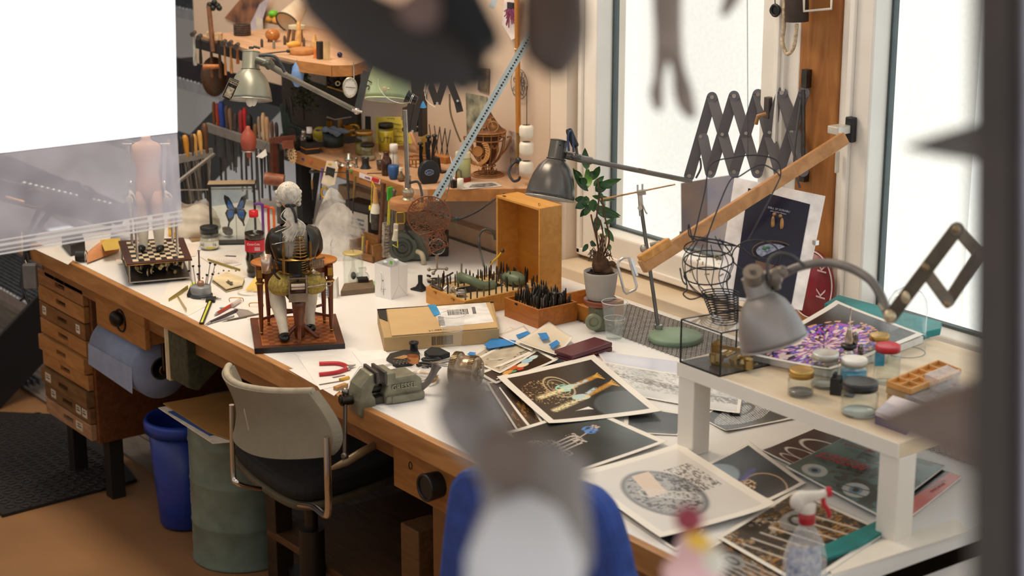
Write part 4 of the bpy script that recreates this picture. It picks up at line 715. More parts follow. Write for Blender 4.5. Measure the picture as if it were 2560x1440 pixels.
part(t,'switch',M().cyl(pD(628,122,5.9),pD(628,117,5.9),.008).cyl(pD(634,116,5.9),pD(650,120,5.9),.004),mat('2c3234',.4)); part(t,'link_bar',M().bar(pD(892,282,6.0),pD(916,178,6.0),.022,.005,FW).bar(pD(918,96,6.02),pD(930,180,6.0),.022,.005,FW),mat('3f4142',.4,.4)); part(t,'joint',M().ell(pD(892,278,5.98),.011).cyl(pD(880,275,5.96),pD(905,280,5.96),.004),STEEL)
# green lamp
t = thing('bench_lamp','pale green enamel bench lamp with letters on its shade over the wall shelf','lamp')
A,R,r,H,k = lamp_head(t,971,250,978,118,5.6,118,44,.84,G2,rim=mat('c4cfa6',.3))
part(t,'top_fitting',M().cyl(pD(978,120,5.6),pD(980,104,5.6),.016).ell(pD(986,98,5.6),(.018,.014,.014)).cyl(pD(978,100,5.6),pD(1000,94,5.6),.007),mat('8a8a80',.3,.6)); part(t,'cable',M().tube(spl([pD(984,106,5.58),pD(1000,112,5.58),pD(1014,124,5.6),pD(1036,150,5.7)],6),.004).ell(pD(974,93,5.58),.009),BLK)
P0 = pD(971,250,5.6)
text(t,'31',frame3(pD(921,210,5.56),RT*.4+Vector((0,0,.9)),-RT+FW*.9+Vector((0,0,.2))),.035,BLK)
part(t,'wire_loop',M().tube(spl([A @ Vector((-R*1.0*math.cos(q),-R*math.sin(q)*1.02,.03+.05*math.cos(q*1.3))) for q in (.2,.5,.8,1.2,1.6,2.0,2.4)],4),.0009) if 0 else M().tube(spl([pD(945,196,5.50),pD(948,220,5.50),pD(968,245,5.50),pD(1000,258,5.50),pD(1036,255,5.52)],6),.0011),mat('dcdccc',.4)); part(t,'paint_chip',M(fr(pD(961,222,5.525),RTa)).ell((0,0,0),(.006,.002,.007)).ell((.012,-.0,.0),(.004,.002,.003)),mat('e0c8a8',.6))
t = thing('eye_loupe','black eye loupe wired to the rim of the green lamp','loupe'); A_ = axis_fr(pD(1016,240,5.5),pD(1042,252,5.5)); part(t,'cup',M(A_).lathe([(.020,0),(.018,.004),(.014,.012),(.0135,.03),(.012,.034),(0,.034)],n=24),mat('121418',.25)); part(t,'wire',M(A_).torus((0,0,.016),.0145,.001).torus((0,0,.02),.0145,.001),CHROME)
solo('blue_tassel',M(fr(pD(1058,264,5.5))).lathe([(.001,.014),(.006,.004),(.010,-.006),(0,-.008)],n=6,sm=False),mat('3f8cc8',.5),'tiny light blue paper tag hanging right of the green lamp','tag')
t = thing('lamp_post','slim chrome post with ball foot clamped to the wall shelf corner','post'); P1 = pD(1020,472,5.72); P2 = pD(1012,275,5.66)
part(t,'tube',M().cyl(P1,P2,.0075,n=14).cyl(P1,P1+Vector((0,0,.04)),.010),mat('a8a49c',.25,.8)); part(t,'ball_foot',M().ell(P1+Vector((0,0,-.012)),.019).lathe([(.022,-.032),(.020,-.03),(.012,-.024)],fr(P1)),mat('b8ac94',.25,.6)); part(t,'cable',M().tube(spl([P1+Vector((.01,0,.02)),pD(1045,455,5.7),pD(1054,480,5.68),pD(1056,505,5.66)],5),.004),mat('3a3c3c',.5))
solo('corner_bracket',M(fr(Vector((P1.x,P1.y,P1.z-.06)),RTa)).lathe([(0,0),(.055,0),(.058,.004),(.058,.024),(.055,.028),(0,.028)],n=28),wood('c88c58','a86c38'),'round wooden bracket under the chrome lamp post','bracket')
# dark lamp on scissor arm at the window
t = thing('bench_lamp','dark grey enamel bench lamp on a long arm in front of the plant','lamp')
A,R,r,H,k = lamp_head(t,1374,496,1399,350,5.35,124,46,.66,G3,rim=mat('b8b4b0',.3,.5))
part(t,'screw_hole',M().ell(pD(1400,362,5.30),.003),BLK); part(t,'joint',M().cyl(pD(1415,388,5.33),pD(1450,396,5.34),.0115).ell(pD(1438,392,5.32),(.010,.010,.010)),G3)
part(t,'arm',M().cyl(pD(1446,396,5.34),pD(1478,402,5.36),.011).cyl(pD(1476,402,5.36),pD(1728,453,5.5),.0075),mat('7c7a76',.35,.5)); part(t,'wire_tie',M().tube([pD(1596,421,5.42),pD(1614,424,5.42),pD(1618,428,5.42),pD(1610,430,5.42)],.0015),mat('8a6a50',.5)); part(t,'cable',M().tube(spl([pD(1422,378,5.3),pD(1420,340,5.3),pD(1430,330,5.3),pD(1434,380,5.3)],6),.0035),mat('24385c',.4))
t = thing('clamp_grip','black plastic grip standing up from the arm of the dark grey lamp','grip'); part(t,'grip',M().tube(spl([pD(1421,322,5.32),pD(1430,345,5.32),pD(1440,368,5.32)],4),.010,12,rr=[.007,.010,.011,.011,.011,.011,.011,.011,.008]),mat('1a1c20',.35)); part(t,'stem',M().cyl(pD(1440,366,5.32),pD(1443,386,5.32),.004),DSTEEL)
def zig(t,tops,bots,mids,d0,d1,w,mt,first_b=True):
    # lattice of crossing bars: alternate bar i runs bots[i]->tops[i+..]
    n = len(tops); D_ = lambda u: d0+(d1-d0)*(u-bots[0][0])/(tops[-1][0]-bots[0][0])
    def bar_(a,b,off): part(t,'bar',M().bar(pD(a[0],a[1],D_(a[0])+off),pD(b[0],b[1],D_(b[0])+off),w,.004,FW).cyl(pD(a[0],a[1],D_(a[0])+off-.002),pD(a[0],a[1],D_(a[0])+off+.002),w/2,n=16).cyl(pD(b[0],b[1],D_(b[0])+off-.002),pD(b[0],b[1],D_(b[0])+off+.002),w/2,n=16),mt)
    return bar_
t = thing('scissor_bracket','grey steel folding scissor bracket stretched in front of the first window','bracket'); SG = mat('6f6c70',.4,.35,v=.08,sc=14)
tops = [(1780,243),(1835,240),(1895,236),(1954,232),(2010,232)]; bots = [(1723,440),(1776,432),(1835,430),(1893,430),(1948,428),(2003,470)]
bar_ = zig(t,tops,bots,None,5.5,5.12,.031,SG)
for i in range(5): bar_(bots[i],tops[i],0)
for i in range(4): bar_(tops[i],bots[i+2] if 0 else (tops[i][0]+[55,58,54,54][i],432 if i < 3 else 428),.006)
bar_((1758,345),bots[1],.006); bar_(tops[3],(2008,395),.006)
m = M()
D_ = lambda u: 5.5+(5.12-5.5)*(u-1723)/(2010-1723)
for i in range(5):
    m.cyl(pD(tops[i][0],tops[i][1],D_(tops[i][0])-.006),pD(tops[i][0],tops[i][1],D_(tops[i][0])+.004),.006); m.cyl(pD(bots[i][0],bots[i][1],D_(bots[i][0])-.006),pD(bots[i][0],bots[i][1],D_(bots[i][0])+.004),.006)
    c_ = ((bots[i][0]+tops[i][0])/2,(bots[i][1]+tops[i][1])/2); m.cyl(pD(c_[0],c_[1],D_(c_[0])-.006),pD(c_[0],c_[1],D_(c_[0])+.006),.005)
part(t,'rivet',m,mat('9a8c80',.3,.6),kind='stuff'); part(t,'wall_rod',M().cyl(pY(2008,225,3.66),pY(2008,440,3.66),.006).box(pY(2016,196,3.69),(.02,.02,.05)).box(pY(2010,440,3.69),(.02,.02,.03)),DSTEEL)
part(t,'cable',M().tube(spl([pD(2002,250,5.1),pD(1985,400,5.1),pD(2000,470,5.1)],6),.003).tube(spl([pD(1740,445,5.48),pD(1752,420,5.47),pD(1750,395,5.47)],5),.003),mat('4a4a4e',.5))
# foreground grey lamp
t = thing('bench_lamp','rounded light grey bench lamp with curved arm above the glass case','lamp')
A,R,r,H,k = lamp_head(t,1936,858,1884,688,3.75,172,64,.70,G4,dd=-.02)
part(t,'neck_knob',M().cyl(pD(1886,700,3.72),pD(1882,678,3.70),.020).cyl(pD(1882,682,3.70),pD(1880,670,3.69),.006),mat('8a7e72',.4,.4)); part(t,'joint',M().cyl(pD(1905,690,3.75),pD(1948,690,3.75),.012).ell(pD(1935,695,3.72),.018).ell(pD(1955,680,3.72),.013).cyl(pD(1935,676,3.72),pD(1940,720,3.74),.010),mat('857a70',.4,.5)); 
part(t,'arm',M().tube(spl([pD(1950,690,3.74),pD(1995,668,3.72),pD(2060,657,3.7),pD(2120,668,3.66),pD(2175,700,3.62),pD(2205,745,3.6),pD(2220,790,3.58)],8),.009,12),mat('7c7672',.35,.4)); part(t,'cable',M().tube(spl([pD(1922,700,3.7),pD(1920,655,3.7),pD(1945,634,3.7),pD(1980,640,3.7),pD(2012,665,3.7)],8),.0035),mat('4a4848',.5))
t = thing('scissor_bracket','brown grey scissor bracket of the rounded lamp in front of the second window','bracket'); SB = mat('6c645a',.4,.4,v=.15)
def b2(a,b,w,off=0): part(t,'bar',M().bar(pD(a[0],a[1],3.55+off),pD(b[0],b[1],3.45+off),w,.008,FW).cyl(pD(a[0],a[1],3.546+off),pD(a[0],a[1],3.554+off),w/2,n=16).cyl(pD(b[0],b[1],3.446+off),pD(b[0],b[1],3.454+off),w/2,n=16),SB)
b2((2226,792),(2392,572),.026); b2((2392,572),(2450,640),.022,.01); b2((2315,680),(2370,755),.022,.01); b2((2370,755),(2450,630),.022)
part(t,'wing_nut',M().ell(pD(2264,744,3.5),(.010,.006,.012)).ell(pD(2224,790,3.52),.012).cyl(pD(2196,760,3.55),pD(2206,775,3.55),.003),mat('c8b898',.3,.5)); part(t,'rivet',M().ell(pD(2390,574,3.43),.008).ell(pD(2368,762,3.44),.007).ell(pD(2314,668,3.48),.008),mat('857256',.4,.6))
# perforated strip
t = thing('perforated_strip','long perforated pale steel strip hanging diagonally from above','strip'); d = 5.35
part(t,'strip',M().bar(pD(1088,498,d),pD(1345,55,d),.0235,.002,FW),mat('aebabb',.4,.5,v=.06)); m = M()
for i in range(62): q = pD(1094+i*4.1,488-i*7.05,d-.0022); m.cyl(q,q+FW*.0006,.0028 if i % 3 else .0036,n=8)
part(t,'holes',m,mat('2c3030',.6),kind='stuff')
solo('steel_strip',M().bar(pD(1228,20,6.0),pD(1248,-25,6.0),.02,.002,FW),mat('b8c0c4',.4,.5),'short pale steel strip at the top edge left of the white card','strip')
# fretwork wooden disc hanging in front
t = thing('fretwork_hanging','round brown fretwork wooden ornament with square tail hanging before the shelf','ornament'); d = 5.25; C_ = pD(1072,541,d); A = fr(C_,RTa,PI/2+.1); FB = mat('8a5230',.6,v=.15,sc=40,h2='6e3e22'); R_ = .060
part(t,'rim',M(A).torus((0,0,0),R_,.0022,n=48),FB); m = M(A)
for i in range(260):
    a,q = rnd.uniform(0,6.28),R_*math.sqrt(rnd.random())*.96; c_ = Vector((q*math.cos(a),q*math.sin(a),0)); r0 = rnd.uniform(.003,.0075); a0 = rnd.uniform(0,6.28)
    m.tube([(c_.x+r0*(1-.1*j)*math.cos(a0+j*.8),c_.y+r0*(1-.1*j)*math.sin(a0+j*.8),0) for j in range(6)],.0010,4)
part(t,'fretwork',m,FB,kind='stuff'); sq = [(1048,590),(1100,578),(1120,612),(1078,630),(1068,640)]
m = M(); S_ = [pD(u,v,d) for u,v in ((1048,588),(1108,572),(1120,612),(1072,636))]; m.tube(S_,.0022,5,True)
for i in range(90):
    a,b = rnd.random(),rnd.random(); c_ = S_[0]*(1-a)*(1-b)+S_[1]*a*(1-b)+S_[2]*a*b+S_[3]*(1-a)*b; r0 = rnd.uniform(.003,.006); a0 = rnd.uniform(0,6.3); m.tube([c_+RT*r0*math.cos(a0+j*.8)+UP*r0*math.sin(a0+j*.8) for j in range(5)],.0010,4)
part(t,'tail',m,FB,kind='stuff'); part(t,'hook',M().tube(spl([pD(1110,505,5.25),pD(1114,495,5.25),pD(1122,470,5.3),pD(1128,440,5.35)],4),.0012),DSTEEL)
solo('black_cable',M().tube(spl([pD(1060,520,5.6),pD(1110,540,5.6),pD(1142,549,5.6),pD(1190,530,5.7),pD(1235,500,5.8),pD(1260,485,5.9)],6),.0035).ell(pD(1142,548,5.6),.008),mat('2c3030',.4),'black jointed cable sagging under the right arm of the wall shelf','cable')
solo('curved_cable',M().tube(spl([pZ(1210,665,TZ+.01),pD(1200,625,5.9),pD(1198,590,5.9),pD(1212,574,5.9),pD(1232,580,5.9),pD(1238,600,5.9)],6),.004),mat('3a3c34',.4),'dark cable arching up behind the open wooden box','cable')
# ================= automata and things on the left half of the bench =================
def wp(x0,x1,y0,y1,z0,z1): return M().bx(x0,x1,y0,y1,z0,z1)
def skin(name,joints,edges,mt,parent,sub=2):
    me = bpy.data.meshes.new(name); me.from_pydata([tuple(j[0]) for j in joints],edges,[]); me.materials.append(mt)
    o = bpy.data.objects.new('tmp',me); COL.objects.link(o); s = o.modifiers.new('s','SKIN'); s.use_smooth_shade = True
    if not me.skin_vertices: bpy.context.view_layer.objects.active = o
    for i,j in enumerate(joints):
        r = j[1]; me.skin_vertices[0].data[i].radius = (r,r) if not hasattr(r,'__len__') else r
    me.skin_vertices[0].data[0].use_root = True
    q = o.modifiers.new('u','SUBSURF'); q.levels = sub; q.render_levels = sub
    dg = bpy.context.evaluated_depsgraph_get(); m2 = bpy.data.meshes.new_from_object(o.evaluated_get(dg)); bpy.data.objects.remove(o); m2.name = name
    for p in m2.polygons: p.use_smooth = True
    if not m2.materials: m2.materials.append(mt)
    r = bpy.data.objects.new(name,m2); COL.objects.link(r); r.parent = parent; return r
def hand(parent,A,mt,s=1.):            # palm at origin, fingers along -Z, thumb to +X ; size s metres long
    J = [((0,0,.06*s),.10*s),((0,0,-.12*s),(.17*s,.08*s)),((0,0,-.42*s),(.19*s,.07*s))]; E_ = [(0,1),(1,2)]
    for i,(x,l) in enumerate(((-.16,.40),(-.055,.5),(.05,.47),(.15,.36))):
        n = len(J); J += [((x*s,0,-.46*s),.055*s),((x*1.15*s,.06*s,(-.46-l*.5)*s),.048*s),((x*1.2*s,.16*s,(-.46-l*.9)*s),.038*s)]; E_ += [(2,n),(n,n+1),(n+1,n+2)]
    n = len(J); J += [((.2*s,.02*s,-.2*s),.06*s),((.30*s,.08*s,-.42*s),.05*s),((.31*s,.12*s,-.58*s),.038*s)]; E_ += [(1,n),(n,n+1),(n+1,n+2)]
    return skin('hand',[(A @ Vector(p),r) for p,r in J],E_,mt,parent,1)
FLESH = mat('d9a98a',.5,v=.05); IVORY = mat('ecdcc6',.45,v=.04)
# ---- standing automaton on the chessboard
t = thing('chess_automaton','unfinished headless automaton doll standing inside a glass table on a chessboard with brass works','automaton')
P = pZ(398,668,TZ); k = mpp(P); rz = math.atan2((pZ(480,660)-pZ(316,674)).y,(pZ(480,660)-pZ(316,674)).x); A = fr(P,rz); hz = .058
bd = [pZ(296,602,TZ+.075),pZ(459,594,TZ+.075),pZ(480,647,TZ+.075),pZ(316,661,TZ+.075)]
def bil(q,a,b,z=0): return q[0]*(1-a)*(1-b)+q[1]*a*(1-b)+q[2]*a*b+q[3]*(1-a)*b+Vector((0,0,z))
b_ = part(t,'chessboard',M().hull([bil(bd,*p,-.005) for p in ((0,0),(1,0),(1,1),(0,1))],(0,0,1),.005),mat('4a281c',.35)); part(b_,'brass_trim',M().tube([bil(bd,*p,-.005) for p in ((0,0),(1,0),(1,1),(0,1))],.0012,4,True),BRASS)
ml,md = M(),M(); N_ = 9
for i in range(N_):
    for j in range(N_):
        a0,a1,b0,b1 = .11+.78*i/N_,.11+.78*(i+1)/N_,.08+.84*j/N_,.08+.84*(j+1)/N_; (ml if (i+j) % 2 == 0 else md).hull([bil(bd,a0,b0),bil(bd,a1,b0),bil(bd,a1,b1),bil(bd,a0,b1)],(0,0,1),.0006)
part(b_,'light_squares',ml,mat('e8d2b0',.4)); part(b_,'dark_squares',md,mat('241a18',.4))
def sh(q,s): c = sum(q,Vector())/4; return [c+(p-c)*s for p in q]
bq = sh(bd,.93); z1 = -.012; z0 = -.062
part(t,'base_plate',M().hull([bil(bq,*p,z0-.003) for p in ((0,0),(1,0),(1,1),(0,1))],(0,0,1),.004),metal('a09c96',.35)); m = M()
for p in ((0,0),(1,0),(1,1),(0,1)): m.cyl(bil(bq,*p,z0),bil(bq,*p,-.005),.004)
part(t,'corner_post',m,metal('b0aca6',.3)); m = M()
for p in ((.1,.1),(.9,.1),(.9,.9),(.1,.9)): q_ = bil(bq,*p,z0-.003); m.cyl((q_.x,q_.y,TZ),q_,.008)
part(t,'foot',m,BLACK); m = M()
for i in range(40):
    a,b = rnd.uniform(.12,.88),rnd.uniform(.45,.95); c_ = bil(bq,a,b,rnd.uniform(z0+.012,z1)); 
    if i % 3 == 0: m.cyl(c_,c_+Vector((rnd.uniform(-.03,.03),rnd.uniform(-.01,.01),0)),rnd.uniform(.003,.007),n=10)
    elif i % 3 == 1: m.cyl(c_,c_+RT*.003,rnd.uniform(.006,.013),n=16)
    else: m.bar(c_,c_+Vector((rnd.uniform(-.05,.05),0,.0)),.003,.003)
part(t,'works',m,mat('c8b48c',.35,.6,v=.3),kind='stuff'); part(t,'back_of_works',M().hull([bil(bq,*p,z0) for p in ((.08,.5),(.92,.5))]+[bil(bq,*p,z1) for p in ((.92,.5),(.08,.5))],(0,1,0),.003),mat('1a1816',.6))
gq = sh(bd,.62); gz = .155; m = M()
gt = [bil(gq,*p,gz) for p in ((0,0),(1,0),(1,1),(0,1))]
for g,h in zip(gq,gt): part(t,'leg',M().cyl(g,h,.0045).cyl(g+(h-g)*.8,h,.006),CHROME)
part(t,'glass_table_top',M().hull([bil(sh(gt,1.3),*p) for p in ((0,0),(1,0),(1,1),(0,1))],(0,0,1),.006),glass('f0f4f6'))
C_ = bil(bd,.45,.5); B = fr(C_,RTa); s_ = .0014
def loft(m,secs,n=24):
    k_ = len(secs); m.add([(cx+rx*math.cos(2*PI*j/n),cy+ry*math.sin(2*PI*j/n),z) for cx,cy,z,rx,ry in secs for j in range(n)],[(i*n+j,i*n+(j+1) % n,(i+1)*n+(j+1) % n,(i+1)*n+j) for i in range(k_-1) for j in range(n)]+[tuple(range(n))[::-1],tuple(range((k_-1)*n,k_*n))],True); return m
m = loft(M(B),[(0,0,.175,.030,.022),(0,0,.195,.040,.028),(0,0,.215,.043,.030),(0,0,.245,.036,.025),(0,0,.27,.036,.025),(0,0,.30,.044,.029),(0,0,.33,.048,.029),(0,0,.345,.046,.026),(0,0,.354,.032,.020),(0,0,.359,.018,.016),(0,0,.366,.015,.014),(0,0,.377,.0145,.0135)])
for sx in (-1,1): loft(m,[(sx*.025,0,.012,.012,.013),(sx*.025,0,.05,.014,.014),(sx*.025,-.002,.10,.016,.017),(sx*.023,0,.15,.020,.021),(sx*.020,0,.20,.021,.024)],16)
part(t,'body',m,FLESH)
for sx in (-1,1):
    part(t,'stocking',M(B).lathe([(.012,.006),(.015,.03),(.019,.07),(.020,.09),(.018,.10)],Matrix.Translation((sx*.0255,-.001,0)),16),mat('e8e0d0',.6)); part(t,'shoe',M(B).ell((sx*.030,-.014,.011),(.014,.026,.011),None,14,8).ell((sx*.026,.002,.014),(.012,.013,.012)),mat('121214',.25))
    part(t,'arm_rod',M(B).cyl((sx*.056,0,.345),(sx*.05,-.01,.23),.003).cyl((sx*.062,0,.345),(sx*.056,-.01,.23),.0025).cyl((sx*.045,0,.348),(sx*.075,0,.348),.003).ell((sx*.053,-.012,.225),.008).cyl((sx*.053,-.012,.225),(sx*.053,-.014,.205),.004),mat('e0e0e0',.2,.9)); hand(t,B @ Matrix.Translation((sx*.055,-.015,.20)) @ Matrix.Rotation(-.15*sx,4,'Y'),mat('f4e8d4',.4),.055)
solo('card_packet',M(fr(pZ(432,592,TZ),RTa,-.1)).box((0,0,.03),(.03,.008,.06)).box((.0,-.005,.03),(.016,.001,.016),Matrix.Rotation(.78,4,'Y')),mat('e8c84c',.5,v=.2,sc=60,h2='b8342c'),'small yellow and red playing card packet behind the chessboard','packet')
# ---- the seated writer
t = thing('writer_automaton','seated automaton writer with white ponytail wig, open brass clockwork back, at a little round desk','automaton')
q = [pZ(637,885),pZ(863,873),pZ(865,787),pZ(655,798)]; bw = (q[1]-q[0]).length; bdp = (q[3]-q[0]).length; rz = math.atan2((q[1]-q[0]).y,(q[1]-q[0]).x)
O = q[0]+(q[1]-q[0])*.5; A = fr(O,rz); bdp = .30; hw = bw/2; zt = .017
part(t,'plinth',M(A).bx(-hw,hw,0,bdp,0,zt-.001),mat('17161a',.3),.001); bt_ = part(t,'plinth_top',M(A).bx(-hw+.001,hw-.001,.001,bdp-.001,zt-.001,zt),wood('6a3a22','4e2818',.3,9))
part(bt_,'inlay_field',M(A).bx(-hw+.022,hw-.022,.02,bdp-.02,zt,zt+.0005),mat('b8703a',.3)); m = M(A)
for i in range(12):
    for j in range(14):
        if (i+j) % 2: w_ = (2*hw-.05)/12; d_ = (bdp-.046)/14; m.bx(-hw+.025+i*w_,-hw+.025+(i+1)*w_,.023+j*d_,.023+(j+1)*d_,zt+.0005,zt+.0009)
part(bt_,'inlay_squares',m,wood('9a5428','7c4020',.3,20)); 
MAH = wood('7a3f22','54270f',.25,6,True); MAHT = wood('c47c34','a45f22',.25,5)
zz = zt+.0008; cx,cy = .0,.075
m = M(A); m.lathe([(.006,.0),(.014,.004),(.016,.012),(.015,.05),(.019,.085),(.020,.105),(.014,.112),(.0,.112)],Matrix.Translation((cx+.005,cy,zz+.0)),28)
part(t,'stool_column',m,MAH); m = M(A)
for a in (-PI/2-.1,-.25,PI+.35,PI/2): m.tube(spl([(cx+.005+.013*math.cos(a),cy+.013*math.sin(a),zz+.035),(cx+.005+.028*math.cos(a),cy+.028*math.sin(a),zz+.022),(cx+.005+.045*math.cos(a),cy+.045*math.sin(a),zz+.006),(cx+.005+.055*math.cos(a),cy+.055*math.sin(a),zz+.005)],4),.006,8)
part(t,'stool_foot',m,MAH); part(t,'stool_ring',M(A).torus((cx+.005,cy,zz+.112),.0155,.0018),mat('d8a850',.25,1)); part(t,'stool_spindle',M(A).cyl((cx+.005,cy,zz+.11),(cx+.008,cy,zz+.142),.0125),mat('141210',.3)); part(t,'stool_seat',M(A).lathe([(0,0),(.045,.002),(.05,.008),(.046,.014),(0,.016)],Matrix.Translation((cx+.008,cy,zz+.14)),32),wood('6a2f1c','4a1e10',.25))
# desk
tx,ty,th = .000,.165,zz+.205; rx = .123
part(t,'desk_top',M(A).lathe([(0,-.008),(rx-.002,-.008),(rx,-.004),(rx,-.001),(rx-.003,0),(0,0)],Matrix.Translation((tx,ty,th)) @ Matrix.Scale(.62,4,(0,1,0)),56),MAHT); part(t,'desk_apron',M(A).lathe([(rx*.9,-.042),(rx*.9,-.008)],Matrix.Translation((tx,ty,th)) @ Matrix.Scale(.60,4,(0,1,0)),48),MAH)
for x,y in ((-.100,.125),(.098,.120),(-.075,.22),(.085,.21)):
    part(t,'desk_leg',M(A).lathe([(.003,0),(.005,.004),(.004,.012),(.0055,.02),(.0065,.06),(.008,.12),(.009,.145),(.011,.15),(.0075,.156),(.010,.164),(.009,.2)],Matrix.Translation((x,y,zz)),16),MAH); part(t,'brass_foot',M(A).torus((x,y,zz+.006),.0045,.002),mat('c89c48',.3,.9)); part(t,'brass_collar',M(A).torus((x,y,zz+.152),.010,.003),mat('c89c48',.3,.9)); part(t,'brass_mount',M(A).bx(x-.007,x+.007,y-.014,y-.009,zz+.170,zz+.192),mat('c89c48',.3,.9))
part(t,'stretcher',M(A).tube(spl([(-.100,.125,zz+.045),(-.03,.16,zz+.05),(.03,.16,zz+.05),(.098,.120,zz+.045)],4),.004).tube(spl([(-.075,.22,zz+.055),(0,.18,zz+.05),(.085,.21,zz+.055)],4),.004),MAH)
# body
SK = mat('e6b494',.5); COAT = mat('1c1a14',.35,v=.1); HAIR = mat('d8d2c6',.5,v=.15,sc=90)
sz = zz+.152
def L(x,y,z): return A @ Vector((x,y,z))
J = [(L(.0,.085,sz+.015),(.042,.034)),(L(0,.09,sz+.07),(.038,.028)),(L(0,.10,sz+.12),(.046,.030)),(L(-.004,.105,sz+.155),(.036,.022)),(L(-.008,.108,sz+.178),.013),(L(-.012,.108,sz+.222),.014),
     (L(-.050,.115,sz+.148),.012),(L(-.062,.14,sz+.10),.011),(L(-.05,.175,sz+.065),.010),(L(.050,.115,sz+.148),.012),(L(.062,.14,sz+.10),.011),(L(.05,.175,sz+.065),.010),
     (L(-.035,.12,sz+.0),.024),(L(-.055,.155,sz-.01),.019),(L(-.052,.125,sz-.075),.017),(L(-.040,.06,sz-.125),.011),(L(.035,.13,sz+.0),.024),(L(.045,.18,sz-.01),.019),(L(.042,.165,sz-.075),.016),(L(.040,.145,sz-.13),.011)]
E_ = [(0,1),(1,2),(2,3),(3,4),(4,5),(3,6),(6,7),(7,8),(3,9),(9,10),(10,11),(0,12),(12,13),(13,14),(14,15),(0,16),(16,17),(17,18),(18,19)]
skin('body',J,E_,mat('d8c8b4',.6),t)
for sx,pts in ((-1,[(-.055,.150,sz-.012),(-.052,.118,sz-.05),(-.046,.085,sz-.09),(-.040,.056,sz-.132)]),(1,[(.044,.18,sz-.012),(.042,.17,sz-.05),(.041,.155,sz-.09),(.040,.14,sz-.135)])):
    part(t,'stocking',M(A).tube(spl(pts,4),.02,14,rr=[.022,.022,.022,.0225,.023,.0225,.021,.019,.017,.015,.014,.0135,.013]),mat('e8dcc6',.6)); x,y,z = pts[-1]
    part(t,'shoe',M(A).ell((x,y-.012,zz+.011),(.015,.019,.012)).ell((x-.003,y+.012,zz+.010),(.014,.026,.0105)),mat('121214',.25))
m = M(A); n = 24
for sx,cxx in ((-1,-.032),(1,.036)): m.ell((cxx*1.05,.075,sz+.012),(.048,.052,.034),fr((0,0,0),0,0,sx*.35),24,12)
part(t,'breeches',m,mat('b8a04c',.7,'f' and 0,'n',.25,160,h2='7c6a2c'))
# coat shell open at the back: two side panels, collar, dark interior
m = M(A)
def shell(x,y,z): return (x,y,z)
rows = []
for z,wx,wy,yc in ((sz-.045,.012,.02,.07),(sz-.035,.026,.03,.075),(sz-.02,.038,.036,.085),(sz-.0,.040,.040,.095),(sz+.03,.043,.042,.10),(sz+.07,.055,.044,.10),(sz+.11,.068,.046,.10),(sz+.14,.071,.044,.10),(sz+.160,.062,.036,.10),(sz+.172,.040,.026,.10)):
    rows.append([(wx*math.sin(a),yc-wy*math.cos(a),z) for a in np.linspace(.62,2*PI-.62,25)])
vs_ = [p for r in rows for p in r]; fs = [(i*25+j,i*25+j+1,(i+1)*25+j+1,(i+1)*25+j) for i in range(len(rows)-1) for j in range(24)]
m.add(vs_,fs,True); part(t,'coat',m,mat('2a261c',.3,v=.1)); m = M(A)
for sgn in (0,24): m.tube([rows[i][sgn] for i in range(len(rows))],.0022,8)
m.tube([rows[5][j] for j in range(0,25)],.004,8); part(t,'coat_piping',m,mat('37434c',.4))
for sx in (-1,1): part(t,'sleeve',M(A).tube(spl([(sx*.052,.11,sz+.150),(sx*.062,.125,sz+.125),(sx*.066,.14,sz+.09),(sx*.058,.17,sz+.07)],4),.02,12,rr=[.016,.017,.0175,.0175,.017,.017,.0165,.016,.016,.0155,.015,.015,.014]),COAT); hand(t,A @ Matrix.Translation((sx*.052,.175,sz+.066)) @ Matrix.Rotation(-1.2,4,'X') @ Matrix.Rotation(PI,4,'Z'),SK,.04)
part(t,'coat_lining',M(A).lathe([(.036,0),(.045,.05),(.056,.10),(.050,.15),(.03,.165)],Matrix.Translation((0,.115,sz)) @ Matrix.Scale(.45,4,(0,1,0)),24),mat('2c2c1c',.4))
# clockwork
BR = mat('b48c50',.22,1,v=.25); ST2 = mat('b8a898',.25,.9,v=.2)
m = M(A)
for z in (.085,.048): m.lathe([(0,-.001),(.052,-.001),(.052,.0015),(0,.0015)],Matrix.Translation((.002,.062,sz+z)) @ Matrix.Scale(.7,4,(0,1,0)),32)
for x in (-.035,.04): m.cyl((x,.045,sz+.085),(x,.045,sz+.135),.0035).cyl((x,.035,sz+.048),(x,.035,sz+.085),.005)
for i in range(7): m.lathe([(0,0),(.020-.0015*i,0),(.022-.0017*i,.0016),(.012,.002),(0,.002)],Matrix.Translation((.012,.052,sz+.094+i*.0085)) @ Matrix.Rotation(rnd.uniform(-.08,.08),4,'X'),20)
for i in range(5): m.lathe([(0,0),(.022,0),(.022,.0015),(0,.0015)],Matrix.Translation((.010,.045,sz+.052+i*.007)),20)
part(t,'brass_plates',m,BR); m = M(A)
m.bx(-.026,-.022,.018,.03,sz-.02,sz+.045).bx(.022,.027,.018,.03,sz-.02,sz+.045).bx(-.026,.027,.017,.028,sz-.012,sz-.006).bx(-.026,.027,.017,.028,sz+.035,sz+.040).bx(-.026,.027,.015,.018,sz-.03,sz-.008).cyl((-.018,.03,sz+.012),(.020,.03,sz+.012),.013)
for x in (-.024,.0245):
    for z in (-.004,.03): m.ell((x,.016,sz+z),.0016)
m.cyl((.027,.02,sz+.01),(.075,.015,sz+.018),.0025).torus((.084,.014,sz+.019),.009,.0016,Matrix.Rotation(PI/2,4,'X') @ Matrix.Rotation(.6,4,'X')).cyl((.084,.014,sz+.01),(.084,.014,sz-.02),.0018)
